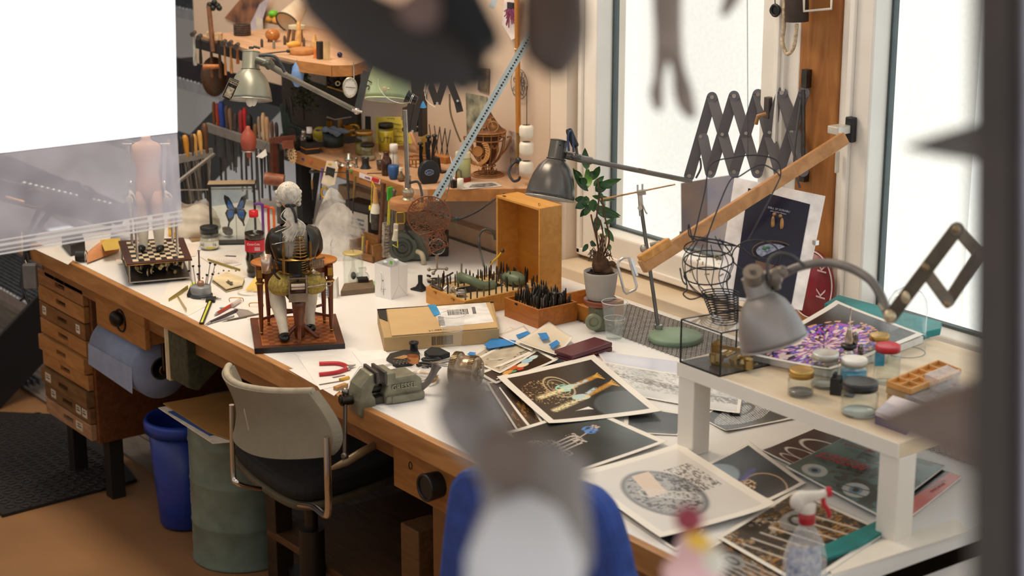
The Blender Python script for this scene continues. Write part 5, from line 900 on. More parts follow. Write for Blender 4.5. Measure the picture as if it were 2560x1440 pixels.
m.bar((.035,.03,sz+.075),(.078,.03,sz+.092),.006,.004).bar((.04,.03,sz+.062),(.075,.028,sz+.066),.004,.004).ell((.045,.02,sz+.055),.007).bar((.04,.02,sz+.043),(.072,.02,sz+.045),.004,.003).cyl((.07,.02,sz+.038),(.07,.02,sz+.05),.005); 
for i in range(6): m.bx(.042+i*.006,.046+i*.006,.025,.032,sz+.066,sz+.084)
part(t,'steel_frame',m,ST2); part(t,'spindle',M(A).cyl((.012,.05,sz+.05),(.012,.05,sz+.165),.002),STEEL); part(t,'pin',M(A).cyl((-.02,.05,sz+.085),(-.02,.05,sz+.125),.0015),STEEL); part(t,'side_lever',M(A).cyl((-.06,.06,sz+.128),(-.03,.06,sz+.133),.001).box((-.06,.06,sz+.128),(.012,.003,.003)),STEEL)
part(t,'mainspring_barrel',M(A).cyl((-.0,.05,sz+.049),(0,.05,sz+.083),.03),mat('2a2620',.3,.6)); part(t,'back_void',M(A).ell((0,.07,sz+.02),(.038,.03,.05)),mat('0e0d0c',.3))
part(t,'metal_beaker',M(A).lathe([(0,0),(.013,0),(.0155,.05),(.014,.05),(.012,.004),(0,.004)],Matrix.Translation((-.083,.055,sz+.048)),24),mat('c8b0a0',.25,.7)); part(t,'lever',M(A).tube(spl([(-.07,.07,sz+.1),(-.062,.05,sz+.07),(-.06,.045,sz+.045),(-.045,.04,sz+.03)],4),.003),COAT)
# head, wig and ponytail
hz_ = sz+.250; hx,hy = -.012,.11
part(t,'head',M(A).ell((hx,hy,hz_),(.026,.029,.034)).ell((hx+.004,hy+.028,hz_-.006),(.004,.006,.005)).ell((hx-.026,hy+.004,hz_-.004),(.004,.005,.008)).ell((hx+.027,hy+.004,hz_-.006),(.004,.005,.009)),SK)
part(t,'face',M(A).ell((hx-.009,hy+.027,hz_+.004),(.0035,.002,.002)).ell((hx+.009,hy+.027,hz_+.004),(.0035,.002,.002)).ell((hx,hy+.028,hz_-.016),(.007,.002,.0015)),mat('6a2c24',.5))
wg = M(A); wg.ell((hx,hy-.004,hz_+.010),(.034,.034,.034),None,28,16)
for sx in (-1,1):
    for i in range(4): wg.ell((hx+sx*(.030-.001*i),hy+.004,hz_+.012-i*.011),(.008,.016,.0075),None,14,8)
for i in range(80):
    a = rnd.uniform(PI,2*PI); e = rnd.uniform(.1,1.4); p = Vector((hx+.0345*math.cos(a)*math.cos(e),hy-.004+.0345*math.sin(a)*math.cos(e),hz_+.010+.0345*math.sin(e))); c_ = Vector((hx+.002,hy-.032,hz_-.016)); q_ = (p+c_)/2; o_ = Vector((hx,hy-.004,hz_+.010)); q_ = o_+(q_-o_).normalized()*.0352
    wg.tube(spl([p,q_,c_],4),.0009,4)
part(t,'wig',wg,HAIR); hr = M(A)
for i in range(90):
    sx = rnd.gauss(0,.42); l = rnd.uniform(.085,.118)
    hr.tube(spl([(hx+.002+sx*.004,hy-.036,hz_-.018),(hx-.004+sx*.018,hy-.046,hz_-.045),(hx+(.012 if i % 3 else .028)*1+sx*.014,hy-.05-.004*rnd.random(),hz_-.07),(hx-.006+sx*.03+(.014 if i % 3 == 0 else 0),hy-.05,hz_-l)],4),.0014,4)
part(t,'ponytail',hr,HAIR); part(t,'ribbon',M(A).ell((hx-.006,hy-.038,hz_-.017),(.008,.004,.005)).ell((hx+.010,hy-.038,hz_-.017),(.008,.004,.005)).ell((hx+.002,hy-.040,hz_-.017),.005).tube(spl([(hx+.004,hy-.042,hz_-.018),(hx+.013,hy-.052,hz_-.038),(hx+.016,hy-.056,hz_-.062)],5),.004,6),mat('12151a',.5))
# ---- leather hand shape, black block, papers far left
t = thing('leather_glove_form','curled tan leather piece lying left of the chessboard','leather'); q = [(218,640),(235,610),(262,600),(300,612),(302,630),(270,645),(244,662),(236,652)]
m = M(); n = 12; g = []
for i in range(n):
    for j in range(n):
        a,b = i/(n-1),j/(n-1); p0 = pZ(218+80*a,640-30*a+ (22-34*a*(1-b))*b*1.0,TZ); g.append(p0+Vector((0,0,.006+.034*math.sin(PI*b)*(.5+.5*math.sin(PI*a)))))
part(t,'hide',m.add(g,[(i*n+j,i*n+j+1,(i+1)*n+j+1,(i+1)*n+j) for i in range(n-1) for j in range(n-1)],True),mat('c88a5c',.55,v=.1,sc=40))
solo('black_block',M().hull([pZ(u,v) for u,v in ((155,616),(205,606),(214,630),(178,642))],(0,0,1),.04),mat('2a2c30',.5),'black rectangular block beside the tan leather','block',bev=.003)
t = thing('black_magnifier','black cylinder with ring lens between the block and the leather','magnifier'); part(t,'tube',M().cyl(pZ(190,640,TZ+.02),pZ(212,640,TZ+.02),.018),BLACK); part(t,'ring',M().torus(pZ(215,640,TZ+.02),.018,.002,fr((0,0,0),RTa) @ Matrix.Rotation(PI/2,4,'Y')),STEEL)
def paper(uvs,z,col,label,cat='sheet',th=.0008,name='paper_sheet'): return solo(name,M().hull([pZ(u,v,TZ+z) for u,v in uvs],(0,0,1),th),mat(col,.6,v=.03),label,cat)
paper([(84,622),(140,612),(182,652),(170,662)],.001,'ded9d2','white paper strip hanging along the far left bench edge')
paper([(250,600),(300,596),(306,622),(262,628)],.038,'c8a84c','yellow translucent piece on the tan leather','film',name='yellow_film')
paper([(285,640),(335,634),(345,655),(295,662)],.0012,'f4efe8','white sheet sticking out left of the chessboard')
paper([(180,600),(270,590),(290,625),(200,640)],.0006,'dcd8d6','white paper under the tan leather')
paper([(465,608),(500,612),(490,640),(470,642)],.0012,'e8dcd4','printed card right of the chessboard','card')
solo('rolled_poster',M().hull([pZ(276,600,TZ+.02),pZ(280,560,TZ+.04),pZ(340,585,TZ+.03),pZ(336,604,TZ+.02)],(0,0,1),.004),mat('d4d4d8',.4,v=.3,sc=12,h2='2a3a5a'),'white box side with dark blue print behind the chessboard','card')
# ---- butterfly case
t = thing('butterfly_case','narrow glass display case with a blue and black butterfly inside','display case'); P = pZ(590,612); A = fr(P,RTa+.08); w,h,dp = .150,.205,.05; x0 = -w/2-.008
m = M(A)
for x in (x0,x0+w):
    for y in (0,dp): m.bx(x-.0025,x+.0025,y-.0025,y+.0025,0,h)
m.bx(x0-.003,x0+w+.003,-.003,dp+.003,-.0,.005)
part(t,'frame',m,mat('1c1c1c',.4)); part(t,'lid',M(A).bx(x0-.006,x0+w+.006,-.008,dp+.006,h,h+.008),mat('1c1a18',.5)); part(t,'lid_top',M(A).bx(x0-.004,x0+w+.004,-.006,dp+.004,h+.008,h+.009),mat('a08c70',.6)); part(t,'pane',M(A).bx(x0,x0+w,-.001,.0,.005,h).bx(x0,x0+w,dp,dp+.001,.005,h),glass('fafcfb'))
bf = []; 
def wing(sx,pts): return [(sx*x,z) for x,z in pts]
U = [(0,.0),(.006,.012),(.02,.042),(.036,.052),(.038,.04),(.034,.022),(.028,.004),(.004,-.004)]; Lw = [(.002,-.002),(.028,.002),(.036,-.012),(.030,-.03),(.026,-.042),(.029,-.056),(.024,-.058),(.020,-.044),(.008,-.03),(.002,-.012)]
bc = (.002,dp*.5,.118); Rx = Matrix.Rotation(PI/2,4,'X'); m1,m2 = M(A),M(A)
for sx in (-1,1):
    Bt = Matrix.Translation(bc) @ Rx; S_ = 1.02
    for pl in (U,Lw): m1.prism([(x*S_,z*S_) for x,z in wing(sx,pl)],.001,Bt); 
    m2.prism([(x*S_,z*S_) for x,z in wing(sx,[(.004,.0),(.016,.026),(.024,.034),(.027,.018),(.022,.004)])],.0022,Bt,.001); m2.prism([(x*S_,z*S_) for x,z in wing(sx,[(.005,-.003),(.024,-.002),(.029,-.014),(.024,-.030),(.009,-.024)])],.0022,Bt,.001)
b_ = part(t,'butterfly',m1,mat('17161a',.5)); part(b_,'blue_wing_fields',m2,mat('2a6cc0',.35,v=.15,sc=90)); part(b_,'abdomen',M(A).ell((bc[0],bc[1]-.002,bc[2]-.004),(.003,.003,.014)).cyl((bc[0],bc[1],.005),(bc[0],bc[1],bc[2]),.0007),mat('1c1612',.6))
t = thing('crystal_rock','small dark rock with shiny metallic crystals in the butterfly case','rock'); P2 = pZ(571,588,TZ+.006); m = M(); 
for i in range(10): m.ell(P2+Vector((rnd.uniform(-.012,.012),rnd.uniform(-.008,.008),.008+rnd.uniform(0,.018))),rnd.uniform(.006,.012),n=6,k=4)
part(t,'rock',m,mat('4a4440',.5,.3)); m = M()
for i in range(10): m.box(P2+Vector((rnd.uniform(-.014,.006),-.012,.012+rnd.uniform(0,.018))),(.007,.006,.005),Matrix.Rotation(rnd.random(),4,'Y'))
part(t,'crystals',m,mat('c8b090',.2,.8))
t = jar(525,622,TZ,48,56,BLK,'squat glass jar of alcohol with black lid and handwritten white label',liquid='cfc6b4',lh=.75,lidh=.3); P = pZ(525,622); k = mpp(P)
part(t,'label_strip',M(fr(P)).lathe([(24.4*k,.010),(24.4*k,.032)],Matrix.Rotation(CY+PI-1.3,4,'Z'),n=24,arc=2.6),mat('e4e2d4',.6)); part(t,'yellow_mark',M(fr(P)).lathe([(24.6*k,.008),(24.6*k,.014)],Matrix.Rotation(CY+PI-.2,4,'Z'),n=8,arc=.9),mat('d8cc30',.6)); text(t,'Alcool 18',frame3(P+Vector((0,0,.021))-Vector((FW.x,FW.y,0)).normalized()*.0296,RT,(0,0,1)),.014,mat('1c2a6a',.6))
# ---- cola bottle
t = thing('cola_bottle','half full plastic cola bottle with red cap and red label behind the round desk','bottle'); P = pZ(640,690); k = mpp(P); R_ = .0335; H = .215; A = fr(P)
pf = [(0,0),(.022,0),(.027,.004),(.030,.02),(.027,.03),(.0305,.045),(.0325,.06),(.029,.075),(.0315,.085),(.0315,.125),(.033,.128),(.032,.145),(.027,.165),(.017,.185),(.012,.195),(.0115,.203),(0,.203)]
part(t,'body',M(A).lathe(pf,n=32),glass('eef0ee')); part(t,'cola',M(A).lathe([(0,.002)]+[(r*.95,max(.003,z)) for r,z in pf[1:12]]+[(.031,.135),(0,.135)],n=32),mat('2a1410',.1)); part(t,'label_band',M(A).lathe([(.0322,.086),(.0322,.124)],n=32),mat('cc2434',.35)); part(t,'cap',M(A).lathe([(.0145,.196),(.015,.2),(.0145,.216),(0,.217)],n=24),mat('d0141c',.35))
F0 = P-Vector((FW.x,FW.y,0)).normalized()*.0326; text(t,'Coca-Cola',frame3(F0+Vector((0,0,.113)),RT,(0,0,1)),.0095,mat('f4e4e4',.5)); m = M(fr(F0+RT*.012+Vector((0,0,.098)),RTa))
for i in range(9): m.box((-.008+i*.002,-.0,0),(.0009,.0006,.012))
part(t,'barcode',m,mat('f0e4e4',.5)); 
for i,(c,u,dx,h,du) in enumerate((('6a2c8c',656,-.026,.155,'purple'),('c8342c',670,-.014,.135,'red'),('e06a24',683,-.012,.12,'orange'))):
    P = pZ(u+4,625-i*8); solo('bent_hook',M().tube(spl([P,P+Vector((0,0,h*.95)),P+Vector((0,0,h)),P+RT*(dx*.4)+Vector((0,0,h+.006)),P+RT*dx+Vector((0,0,h+.004))],5),.0048),mat(c,.35),'glossy %s bent metal hook standing behind the cola bottle' % du,'hook','bent hooks')
# ---- plastic bags
def crumple(name,label,q0,w,h,dp,amp,seed,cat='bag',al=.55,col='e8e4de',prof=None):
    r = random.Random(seed); P = Vector(q0); A = fr(P,RTa); n,k_ = 44,26; m = M(A); g = []
    ph = [(r.uniform(0,6),r.uniform(0,6),r.uniform(3,14),r.uniform(3,14)) for _ in range(9)]
    for i in range(n):
        for j in range(k_+1):
            a = 2*PI*i/n; b = j/k_; s = prof(b) if prof else math.sin(PI*(.15+.8*b))**.6; d = sum(abs(math.sin(a*round(f/4)+b*e+p)*math.cos(b*f*.6+q)) for p,q,f,e in ph)/9-.35
            s = s*(1+amp*d); g.append((w/2*s*math.cos(a)+(0),dp/2*s*math.sin(a),h*b*(1+.25*amp*math.sin(3*a+seed))))
    K_ = k_+1; fs = [(i*K_+j,((i+1) % n)*K_+j,((i+1) % n)*K_+j+1,i*K_+j+1) for i in range(n) for j in range(k_)]
    m.add(g,fs,True); return solo(name,m,mat(col,.2,0,'t',.22,16,None,None,al),label,cat)
crumple('plastic_bag','crumpled clear plastic bag behind the seated automaton',pZ(850,640),.19,.17,.13,.35,3,al=.3,prof=lambda b: (1-b**2.2)**.5*(1.02-.25*b)+.01)
crumple('plastic_bag','second crumpled clear bag leaning left of the first, just right of the wig',pZ(800,640)+Vector((0,.05,0)),.13,.21,.08,.35,8,al=.3,prof=lambda b: (1-b**5)**.5*(1.02-.35*b)+.01)
crumple('gauze_bag','whitish gauze bag left of the butterfly case',pZ(490,590),.17,.115,.1,.3,5,al=.72,col='e6dccb',prof=lambda b: .8+.2*math.sin(4*b))
solo('cardboard_piece',M().hull([pZ(465,588),pZ(505,578),pZ(525,600),pZ(480,606)],(0,0,1),.004),mat('a08058',.7),'flat brown cardboard piece under the gauze bag','cardboard')
# ================= middle of the bench =================
def axbox(uv0,uv1,z=TZ): a,b = pZ(*uv0,z),pZ(*uv1,z); return a,b
# tools and small things around the screwdriver stand
t = thing('screwdriver_stand','round grey revolving stand full of small silver screwdrivers','stand'); P = pZ(503,742); k = mpp(P)
part(t,'base',M(fr(P)).lathe([(0,0),(29*k,0),(29*k,7*k),(26*k,9*k),(0,9*k)],n=28),mat('3c4248',.4)); part(t,'top',M(fr(P)).lathe([(25*k,9*k),(26*k,12*k),(26*k,26*k),(24*k,29*k),(0,29*k)],n=28),mat('8a8e92',.35)); part(t,'centre_knob',M(fr(P)).lathe([(8*k,29*k),(9*k,38*k),(7*k,41*k),(0,41*k)]),mat('b08a70',.3,.4))
for i,(u,v) in enumerate(((473,680),(483,668),(497,630),(495,688),(525,660),(537,664),(517,690),(531,688),(498,668))):
    q = thing('screwdriver','thin silver watchmaker screwdriver with black revolving cap','screwdriver','screwdrivers in the round grey stand'); a = 2*PI*i/9; B0 = P+Vector((18*k*math.cos(a),18*k*math.sin(a),25*k)); B0 = pD(503+(u-503)*.55,728,dep(P)); T_ = pD(u,v,dep(P)); part(q,'shaft',M().cyl(B0,T_,.0017 if i != 2 else .0025,n=8),STEEL if i != 2 else mat('5c3c2c',.4)); part(q,'cap',M().cyl(T_,T_+(T_-B0).normalized()*.006,.0035,.0045,10),BLACK if i != 2 else STEEL)
t = thing('digital_caliper','black and yellow digital caliper lying before the screwdriver stand','caliper'); a,b = pZ(504,808,TZ+.004),pZ(528,748,TZ+.004); dv = (b-a).normalized(); sd_ = dv.cross(Vector((0,0,1)))
part(t,'beam',M().bar(a,b+dv*.01,.014,.004),BLACK); part(t,'yellow_scale',M().bar(a+Vector((0,0,.0025)),b-dv*.03+Vector((0,0,.0025)),.006,.001),mat('d8d83c',.5)); part(t,'slider',M().bar(b-dv*.028,b+dv*.012,.028,.012),mat('16181a',.4)); part(t,'jaws',M().bar(b+dv*.012-sd_*.03,b+dv*.012+sd_*.02,.004,.003).bar(b+dv*.004-sd_*.03,b+dv*.004+sd_*.03,.003,.003),STEEL)
t = thing('highlighter','short neon yellow marker with black body left of the screwdriver stand','marker'); a,b = pZ(474,738,TZ+.009),pZ(484,712,TZ+.009); part(t,'body',M().cyl(a,a+(b-a)*.6,.009),BLACK); part(t,'cap',M().cyl(a+(b-a)*.6,b,.009),mat('d8e838',.4))
for i,(a,b,w,c,lab) in enumerate((((422,752),(470,718),.014,'a8902c','olive yellow film strip pointing at the marker'),((444,742),(466,775),.012,'b0942c','second olive film strip standing below the first'))):
    solo('film_strip',M().bar(pZ(*a,TZ+.004),pZ(*b,TZ+.012),.0012,w),mat(c,.3,0,'t',.1,20,None,None,.8),lab,'film')
solo('film_strip',M().bar(pZ(520,650,TZ+.004),pZ(600,676,TZ+.004),.003,.01),mat('a08c3c',.4),'olive strip lying right behind the stand near the cola bottle','film')
def pen(a,b,r,mt,label,name='pencil',cat='pencil',tip=True):
    A_,B_ = pZ(*a,TZ+r),pZ(*b,TZ+r*1.2); t = thing(name,label,cat); d_ = (B_-A_); part(t,'shaft',M().cyl(A_+d_*.15,B_,r,n=12),mt); part(t,'tip',M().cyl(A_,A_+d_*.15,r*.15,r*.9,12),STEEL); return t
pen((512,812),(592,775),.0045,mat('4a3a44',.4),'dark purple mechanical pencil before the bench edge'); pen((535,788),(583,760),.005,mat('b83a34',.35),'scalpel with red grip and clear cap','scalpel','scalpel'); solo('plastic_tube',M().cyl(pZ(580,764,TZ+.008),pZ(600,750,TZ+.008),.006),mat('d8c8c0',.2),'clear tube cap lying at the red scalpel','cap')
pen((553,804),(648,785),.0028,metal('8a8076',.35),'thin grey metal rod nearest the bench edge','rod','rod'); pen((548,770),(572,770),.003,mat('6ab0a0',.4),'short teal pencil tip among the tweezers','pencil','pencil'); pen((520,810),(585,790),.0025,STEEL,'fine steel tweezers beside the purple pencil','tweezers','tweezers')
solo('metal_plate',M().hull([pZ(585,772,TZ+.001),pZ(620,776,TZ+.001),pZ(640,788,TZ+.001),pZ(600,796,TZ+.001)],(0,0,1),.002),mat('a8a09c',.4,.3),'small flat grey metal plate right of the scalpel','plate')
for i,(u,v,lab) in enumerate(((590,745,'wire spectacle frame bow left of the crumpled film'),(640,758,'wire spectacle frame bow touching the desk leg'))):
    P = pZ(u,v,TZ+.012); solo('spectacle_frame',M().tube(spl([P+RT*-.02-Vector((0,0,.011)),P+RT*-.018,P+RT*.018,P+RT*.022-Vector((0,0,.011))],4),.0013),BRASS,lab,'spectacles')
crumple('plastic_film','small crumpled clear film before the yellow envelope',pZ(628,735),.085,.012,.05,.5,11,'film',.35)
t = thing('notepad','cream pad with grey pieces on it right of the screwdriver stand','pad'); q = [pZ(530,706),pZ(568,690),pZ(612,705),pZ(606,722),pZ(565,732)]; part(t,'lower_board',M().hull(q,(0,0,1),.006),mat('b8a884',.6)); part(t,'upper_board',M().hull([p+Vector((0,0,.010)) for p in q],(0,0,1),.004),mat('e2d2ac',.6),.001); part(t,'spacer',M().hull([p+(q[0]+q[2]-2*p)*.1+Vector((0,0,.006)) for p in q],(0,0,1),.004),BLACK)
m = M(); P = pZ(575,708,TZ+.016)
for i in range(14): m.bar(P+Vector((rnd.uniform(-.022,.022),rnd.uniform(-.005,.005),0)),P+Vector((rnd.uniform(-.022,.022),rnd.uniform(-.008,.008),.004)),.004,.003)
solo('metal_offcuts',m,mat('8a8478',.4,.5),'small heap of grey metal pieces on the cream pad','metal pieces',kind='stuff')
t = thing('yellow_envelope','yellow folded triangle of paper before the cola bottle','envelope'); q = [pZ(612,728,TZ+.003),pZ(648,680,TZ+.045),pZ(672,722,TZ+.01),pZ(662,730,TZ+.003)]; part(t,'paper',M().hull(q,(0,-1,.5),.001),mat('e4c060',.6)); part(t,'fold_line',M().bar(pZ(640,716,TZ+.016)-Vector((FW.x,FW.y,0))*.004,pZ(648,688,TZ+.04)-Vector((FW.x,FW.y,0))*.002,.0012,.0008),mat('b89440',.6))
paper([(500,642),(560,632),(600,645),(598,662),(520,655)],.0012,'e6e0dc','white card printed with a fan of fine lines near the alcohol jar','card')
m = M(); C_ = pZ(552,662,TZ+.0024)
for i in range(16): a = .35+i*.15; m.bar(C_+RT*.02*math.cos(a)+Vector((FW.x,FW.y,0))*.03*math.sin(a),C_+RT*.06*math.cos(a)+Vector((FW.x,FW.y,0))*.075*math.sin(a),.0008,.0006)
obj('fan_lines',m,mat('b8aca8',.6),THINGS[-1])
for q_,c,lab,z in (([(425,700),(520,690),(545,750),(470,790),(400,760)],'efe9e2','large translucent sheet of paper under the screwdriver stand',.0004),([(560,630),(600,622),(604,660),(575,668)],'e8e4de','white slip between the butterfly case and cola bottle',.0010),([(520,690),(600,668),(640,690),(560,700)],'e9e1d6','cream sheet behind the cream pad',.0004),([(600,760),(670,750),(690,790),(620,800)],'ece4da','crumpled white sheet left of the writer base',.0005),([(760,700),(812,690),(822,716),(815,745),(770,752)],'eae6e0','white leaflet behind the little desk legs',.0005)): paper(q_,z,c,lab,'sheet')
t = thing('blue_print_card','upright white box with blue lettering seen between the desk legs','box'); P = pZ(818,745); A = fr(P,RTa-.1); part(t,'card',M(A).box((0,.02,.03),(.058,.04,.06)),mat('f2eee8',.5),.001); part(t,'blue_field',M(A).box((-.006,-.0005,.018),(.04,.001,.022)),mat('c8dcec',.5)); text(t,'Mouffetn\nCrème\nFoulards',A @ Matrix.Translation((-.006,-.0015,.018)) @ Matrix.Rotation(PI/2,4,'X'),.0075,mat('2a5c9c',.5))
m = M()
for i in range(8): u,v = 500+i*12,690-i*1.5; m.ell(pZ(u+rnd.uniform(-6,6),v+rnd.uniform(-8,8),TZ+.002),.003)
solo('tiny_screws',m,mat('6a5a48',.4,.5),'scattered tiny dark bits behind the cream pad','screws',kind='stuff')
pen((560,640),(590,641),.0025,BLACK,'short black rod behind the fan card','rod','rod')
# open jar with bulb, ink bottle, slab
t = thing('bulb_jar','open glass jar with a brass lid plate and a glass bulb inside','jar'); P = pZ(884,712); k = mpp(P); A = fr(P); part(t,'body',M(A).lathe([(0,.001),(24*k,.001),(25*k,5*k),(25*k,70*k),(21*k,77*k),(20*k,80*k),(19*k,80*k),(23*k,68*k),(23*k,6*k),(0,3*k)],n=28),glass()); part(t,'lid',M(A).lathe([(0,80*k),(25*k,80*k),(25.5*k,84*k),(23*k,85*k),(0,84*k)],n=28),mat('d8c684',.35,.4)); part(t,'bulb',M(A).lathe([(0,4*k),(12*k,9*k),(14*k,22*k),(9*k,34*k),(4*k,46*k),(3*k,78*k)],n=20),glass('f4f4f2')); part(t,'metal_foot',M(A).ell((0,0,24*k),(7*k,7*k,10*k)),mat('6a6a68',.3,.7)); part(t,'wire',M(A).tube([(2*k,0,84*k),(0,0,100*k),(-3*k,0,112*k)],.001),STEEL)
t = thing('ink_bottle','small square ink bottle with clear stopper beside the bulb jar','bottle'); P = pZ(907,716); k = mpp(P); A = fr(P,RTa+.2); part(t,'body',M(A).lathe([(0,.001),(20*k,.001),(21*k,4*k),(21*k,30*k),(10*k,36*k),(10*k,42*k),(13*k,43*k),(13*k,48*k),(0,48*k)],Matrix.Rotation(PI/4,4,'Z'),n=4,sm=False),glass('f2f4f3')); part(t,'ink',M(A).lathe([(0,.003),(18.5*k,.003),(19*k,22*k),(0,22*k)],Matrix.Rotation(PI/4,4,'Z'),n=4,sm=False),mat('1e1018',.15))
q = [pZ(852,741),pZ(936,732),pZ(932,712),pZ(860,722)]
solo('sharpening_stone',M().hull(q,(0,0,1),.017),mat('72604c',.6,v=.1,sc=20),'flat brown oilstone slab lying before the bulb jar','stone',bev=.001)
solo('green_paper',M().hull([pZ(925,705,TZ+.001),pZ(948,700,TZ+.001),pZ(950,722,TZ+.02),pZ(935,725,TZ+.001)],(0,0,1),.001),mat('a8d49c',.5),'pale green scrap of paper between the ink bottle and the gift bag','paper'); solo('hooked_wire',M().tube([pZ(828,640),pZ(828,640)+Vector((0,0,.045)),pZ(828,640)+Vector((.006,.006,.058))],.0015),DSTEEL,'thin hooked wire sticking up behind the round desk','wire')
# gift bag
t = thing('gift_bag','small white paper gift bag with a looped emblem and green tag','bag'); a,b,c = pZ(938,741),pZ(977,750),pZ(1018,739); H = .110; d_ = pZ(980,730); up = Vector((0,0,H)); sp = (b-a)*.0
m = M(); m.add([a,b,c,d_,a+up*.98,b+up*.94,c+up*.90+Vector((0,.004,0)),d_+up*1.02],[(0,1,5,4),(1,2,6,5),(2,3,7,6),(3,0,4,7),(3,2,1,0)]); part(t,'body',m,mat('f0eeec',.5,v=.01)); part(t,'fold_line',M().tube([b+(c-b)*.5+up*.38,b+(c-b)*.08],.0006,4).tube([b+(c-b)*.5+up*.38,c],.0006,4).tube([b+(c-b)*.5+up*.38,b+(c-b)*.5+up*.92],.0005,4),mat('c8c6c4',.6))
nf = (b-a).cross(Vector((0,0,1))).normalized(); e_ = (b-a).normalized(); f0 = a+(b-a)*.5+nf*.0012
m = M(); m.tube(spl([f0+up*.2+e_*-.008,f0+up*.45+e_*-.004,f0+up*.72+e_*-.006,f0+up*.72+e_*-.001,f0+up*.45+e_*.004,f0+up*.18+e_*.0,f0+up*.2+e_*-.008],5),.0013,6); part(t,'white_bow',m,mat('ffffff',.5)); part(t,'emblem',M().ell(f0+up*.52+e_*.002,.003).bar(f0+up*.1+e_*.004,f0+up*.48+e_*.003,.0008,.0008).bar(f0+up*.25+e_*-.01,f0+up*.28+e_*.014,.0007,.0007),mat('8a8480',.5)); part(t,'tissue',M().ell(d_+up*.92+(a-d_)*.4,(.012,.008,.006)).ell(d_+up*.95+(c-d_)*.3,(.01,.008,.006)),mat('e0e4e4',.4)); part(t,'green_tag',M().box(d_+up*.93+(b-d_)*.3,(.012,.002,.010)),mat('74cc3c',.5))
t = thing('loupe_stand','black square foot with round column beside the punch box','stand'); P = pZ(1051,724); part(t,'foot',M(fr(P,.3)).box((0,0,.003),(.045,.045,.006)).lathe([(.018,.006),(.008,.02),(.008,.022)],n=16),BLACK,.001); part(t,'column',M(fr(P)).cyl((0,0,.02),(0,0,.046),.0075),BLACK)
# helping hand with magnifier glass
t = thing('helping_hand','small clamp stand with jointed metal arms and a round magnifying glass','clamp stand'); P = pZ(1092,700); G_ = pD(1092,617,dep(P)-.02)
part(t,'lens',M().ell(G_,(.026,.012,.026),fr((0,0,0),RTa)),glass('e0e6e4')); part(t,'lens_ring',M().torus(G_,.026,.0012,fr((0,0,0),RTa) @ Matrix.Rotation(PI/2,4,'X')),STEEL)
m = M(); s0 = G_-Vector((0,0,.027)); m.cyl(s0,s0-Vector((0,0,.012)),.005).cyl(s0-Vector((0,0,.012)),s0-Vector((0,0,.045)),.0035)
for p in ((-.026,-.048),(.03,-.046),(-.012,-.06)): m.cyl(s0-Vector((0,0,.045)),s0+RT*p[0]+Vector((0,0,p[1])),.003).ell(s0+RT*p[0]+Vector((0,0,p[1])),.006)
m.cyl(pZ(1088,702,TZ+.01),pZ(1068,698,TZ+.012),.004).cyl(pZ(1095,700,TZ+.012),pZ(1126,686,TZ+.014),.003).cyl(pZ(1076,718,TZ+.007),pZ(1084,704,TZ+.008),.006); part(t,'arms',m,mat('a09484',.3,.8)); part(t,'clip',M().cyl(pZ(1118,690,TZ+.014),pZ(1132,682,TZ+.016),.003).box(pZ(1072,690,TZ+.012),(.016,.006,.006)),BLACK)
solo('base_plate',M().lathe([(0,0),(.028,0),(.028,.006),(0,.006)],fr(pZ(1090,704))),mat('4a4844',.4,.5),'round dark iron foot under the jointed arms','foot')
# grinder under the shelf
t = thing('bench_grinder','grey green bench grinder with cream hose nozzle under the wall shelf','grinder'); P = pZ(1030,652); A = fr(P,RTa)
part(t,'housing',M(A).box((.015,.03,.055),(.085,.08,.10)).cyl((-.03,-.02,.05),(-.03,.03,.05),.048,n=28),mat('5c6258',.5,v=.1),.004); part(t,'wheel',M(A).torus((-.03,-.022,.05),.026,.008,Matrix.Rotation(PI/2,4,'X')).cyl((-.03,-.03,.05),(-.03,-.02,.05),.01),mat('3c403a',.5)); part(t,'nozzle',M(A).tube(spl([(.02,-.03,.04),(.034,-.045,.036),(.040,-.05,.02),(.041,-.05,.002)],5),.0085),mat('c8bca0',.5)); part(t,'cable',M(A).tube(spl([(-.02,-.03,.14),(-.015,-.03,.11),(.0,-.03,.09),(.01,-.03,.08)],4),.003),BLACK)
solo('black_motor',M(fr(pZ(1095,640),RTa)).box((0,.02,.04),(.07,.06,.08)),mat('2c201a',.5),'dark brown box right behind the fretwork tail','box',bev=.004)
t = thing('tool_tray','open orange wooden rack with coloured sticks behind the gift bag','rack'); P = pZ(915,648); A = fr(P,.15); part(t,'frame',M(A).bx(-.06,.06,-.02,-.012,0,.025).bx(-.06,.06,.03,.038,0,.08).bx(-.06,-.052,-.02,.038,0,.06).bx(.052,.06,-.02,.038,0,.06).bx(-.06,.06,-.02,.038,0,.005),wood('9a6a34','6e4820'),.001)
for i,c in enumerate(('d8c030','c87a34','8a5a2c','2a3c8c')): solo('coloured_stick',M(A).cyl((-.03+i*.022,.01,.006),(-.03+i*.022,.015,.07-.01*i),.004),mat(c,.5),'%s stick standing in the orange wooden rack' % ('yellow','copper','brown','blue')[i],'stick')
t = thing('sign_box','grey box with handwritten blue lettering standing under the wall shelf','box'); q = [pZ(850,560,TZ+.05),pZ(920,600,TZ+.05)]; P = pZ(882,600,TZ); A = fr(P+Vector((0,.02,.03)),.12); part(t,'box',M(A).box((0,.03,.045),(.13,.06,.11)),mat('3a3430',.6),.003); part(t,'card',M(A).box((.0,-.004,.025),(.125,.002,.085)),mat('c4beb4',.6)); text(t,'Emulsionsverb\nBarry Prather\nnr Hoppi Dorsc',A @ Matrix.Translation((0,-.0055,.028)) @ Matrix.Rotation(PI/2,4,'X'),.015,mat('4a6a88',.6))
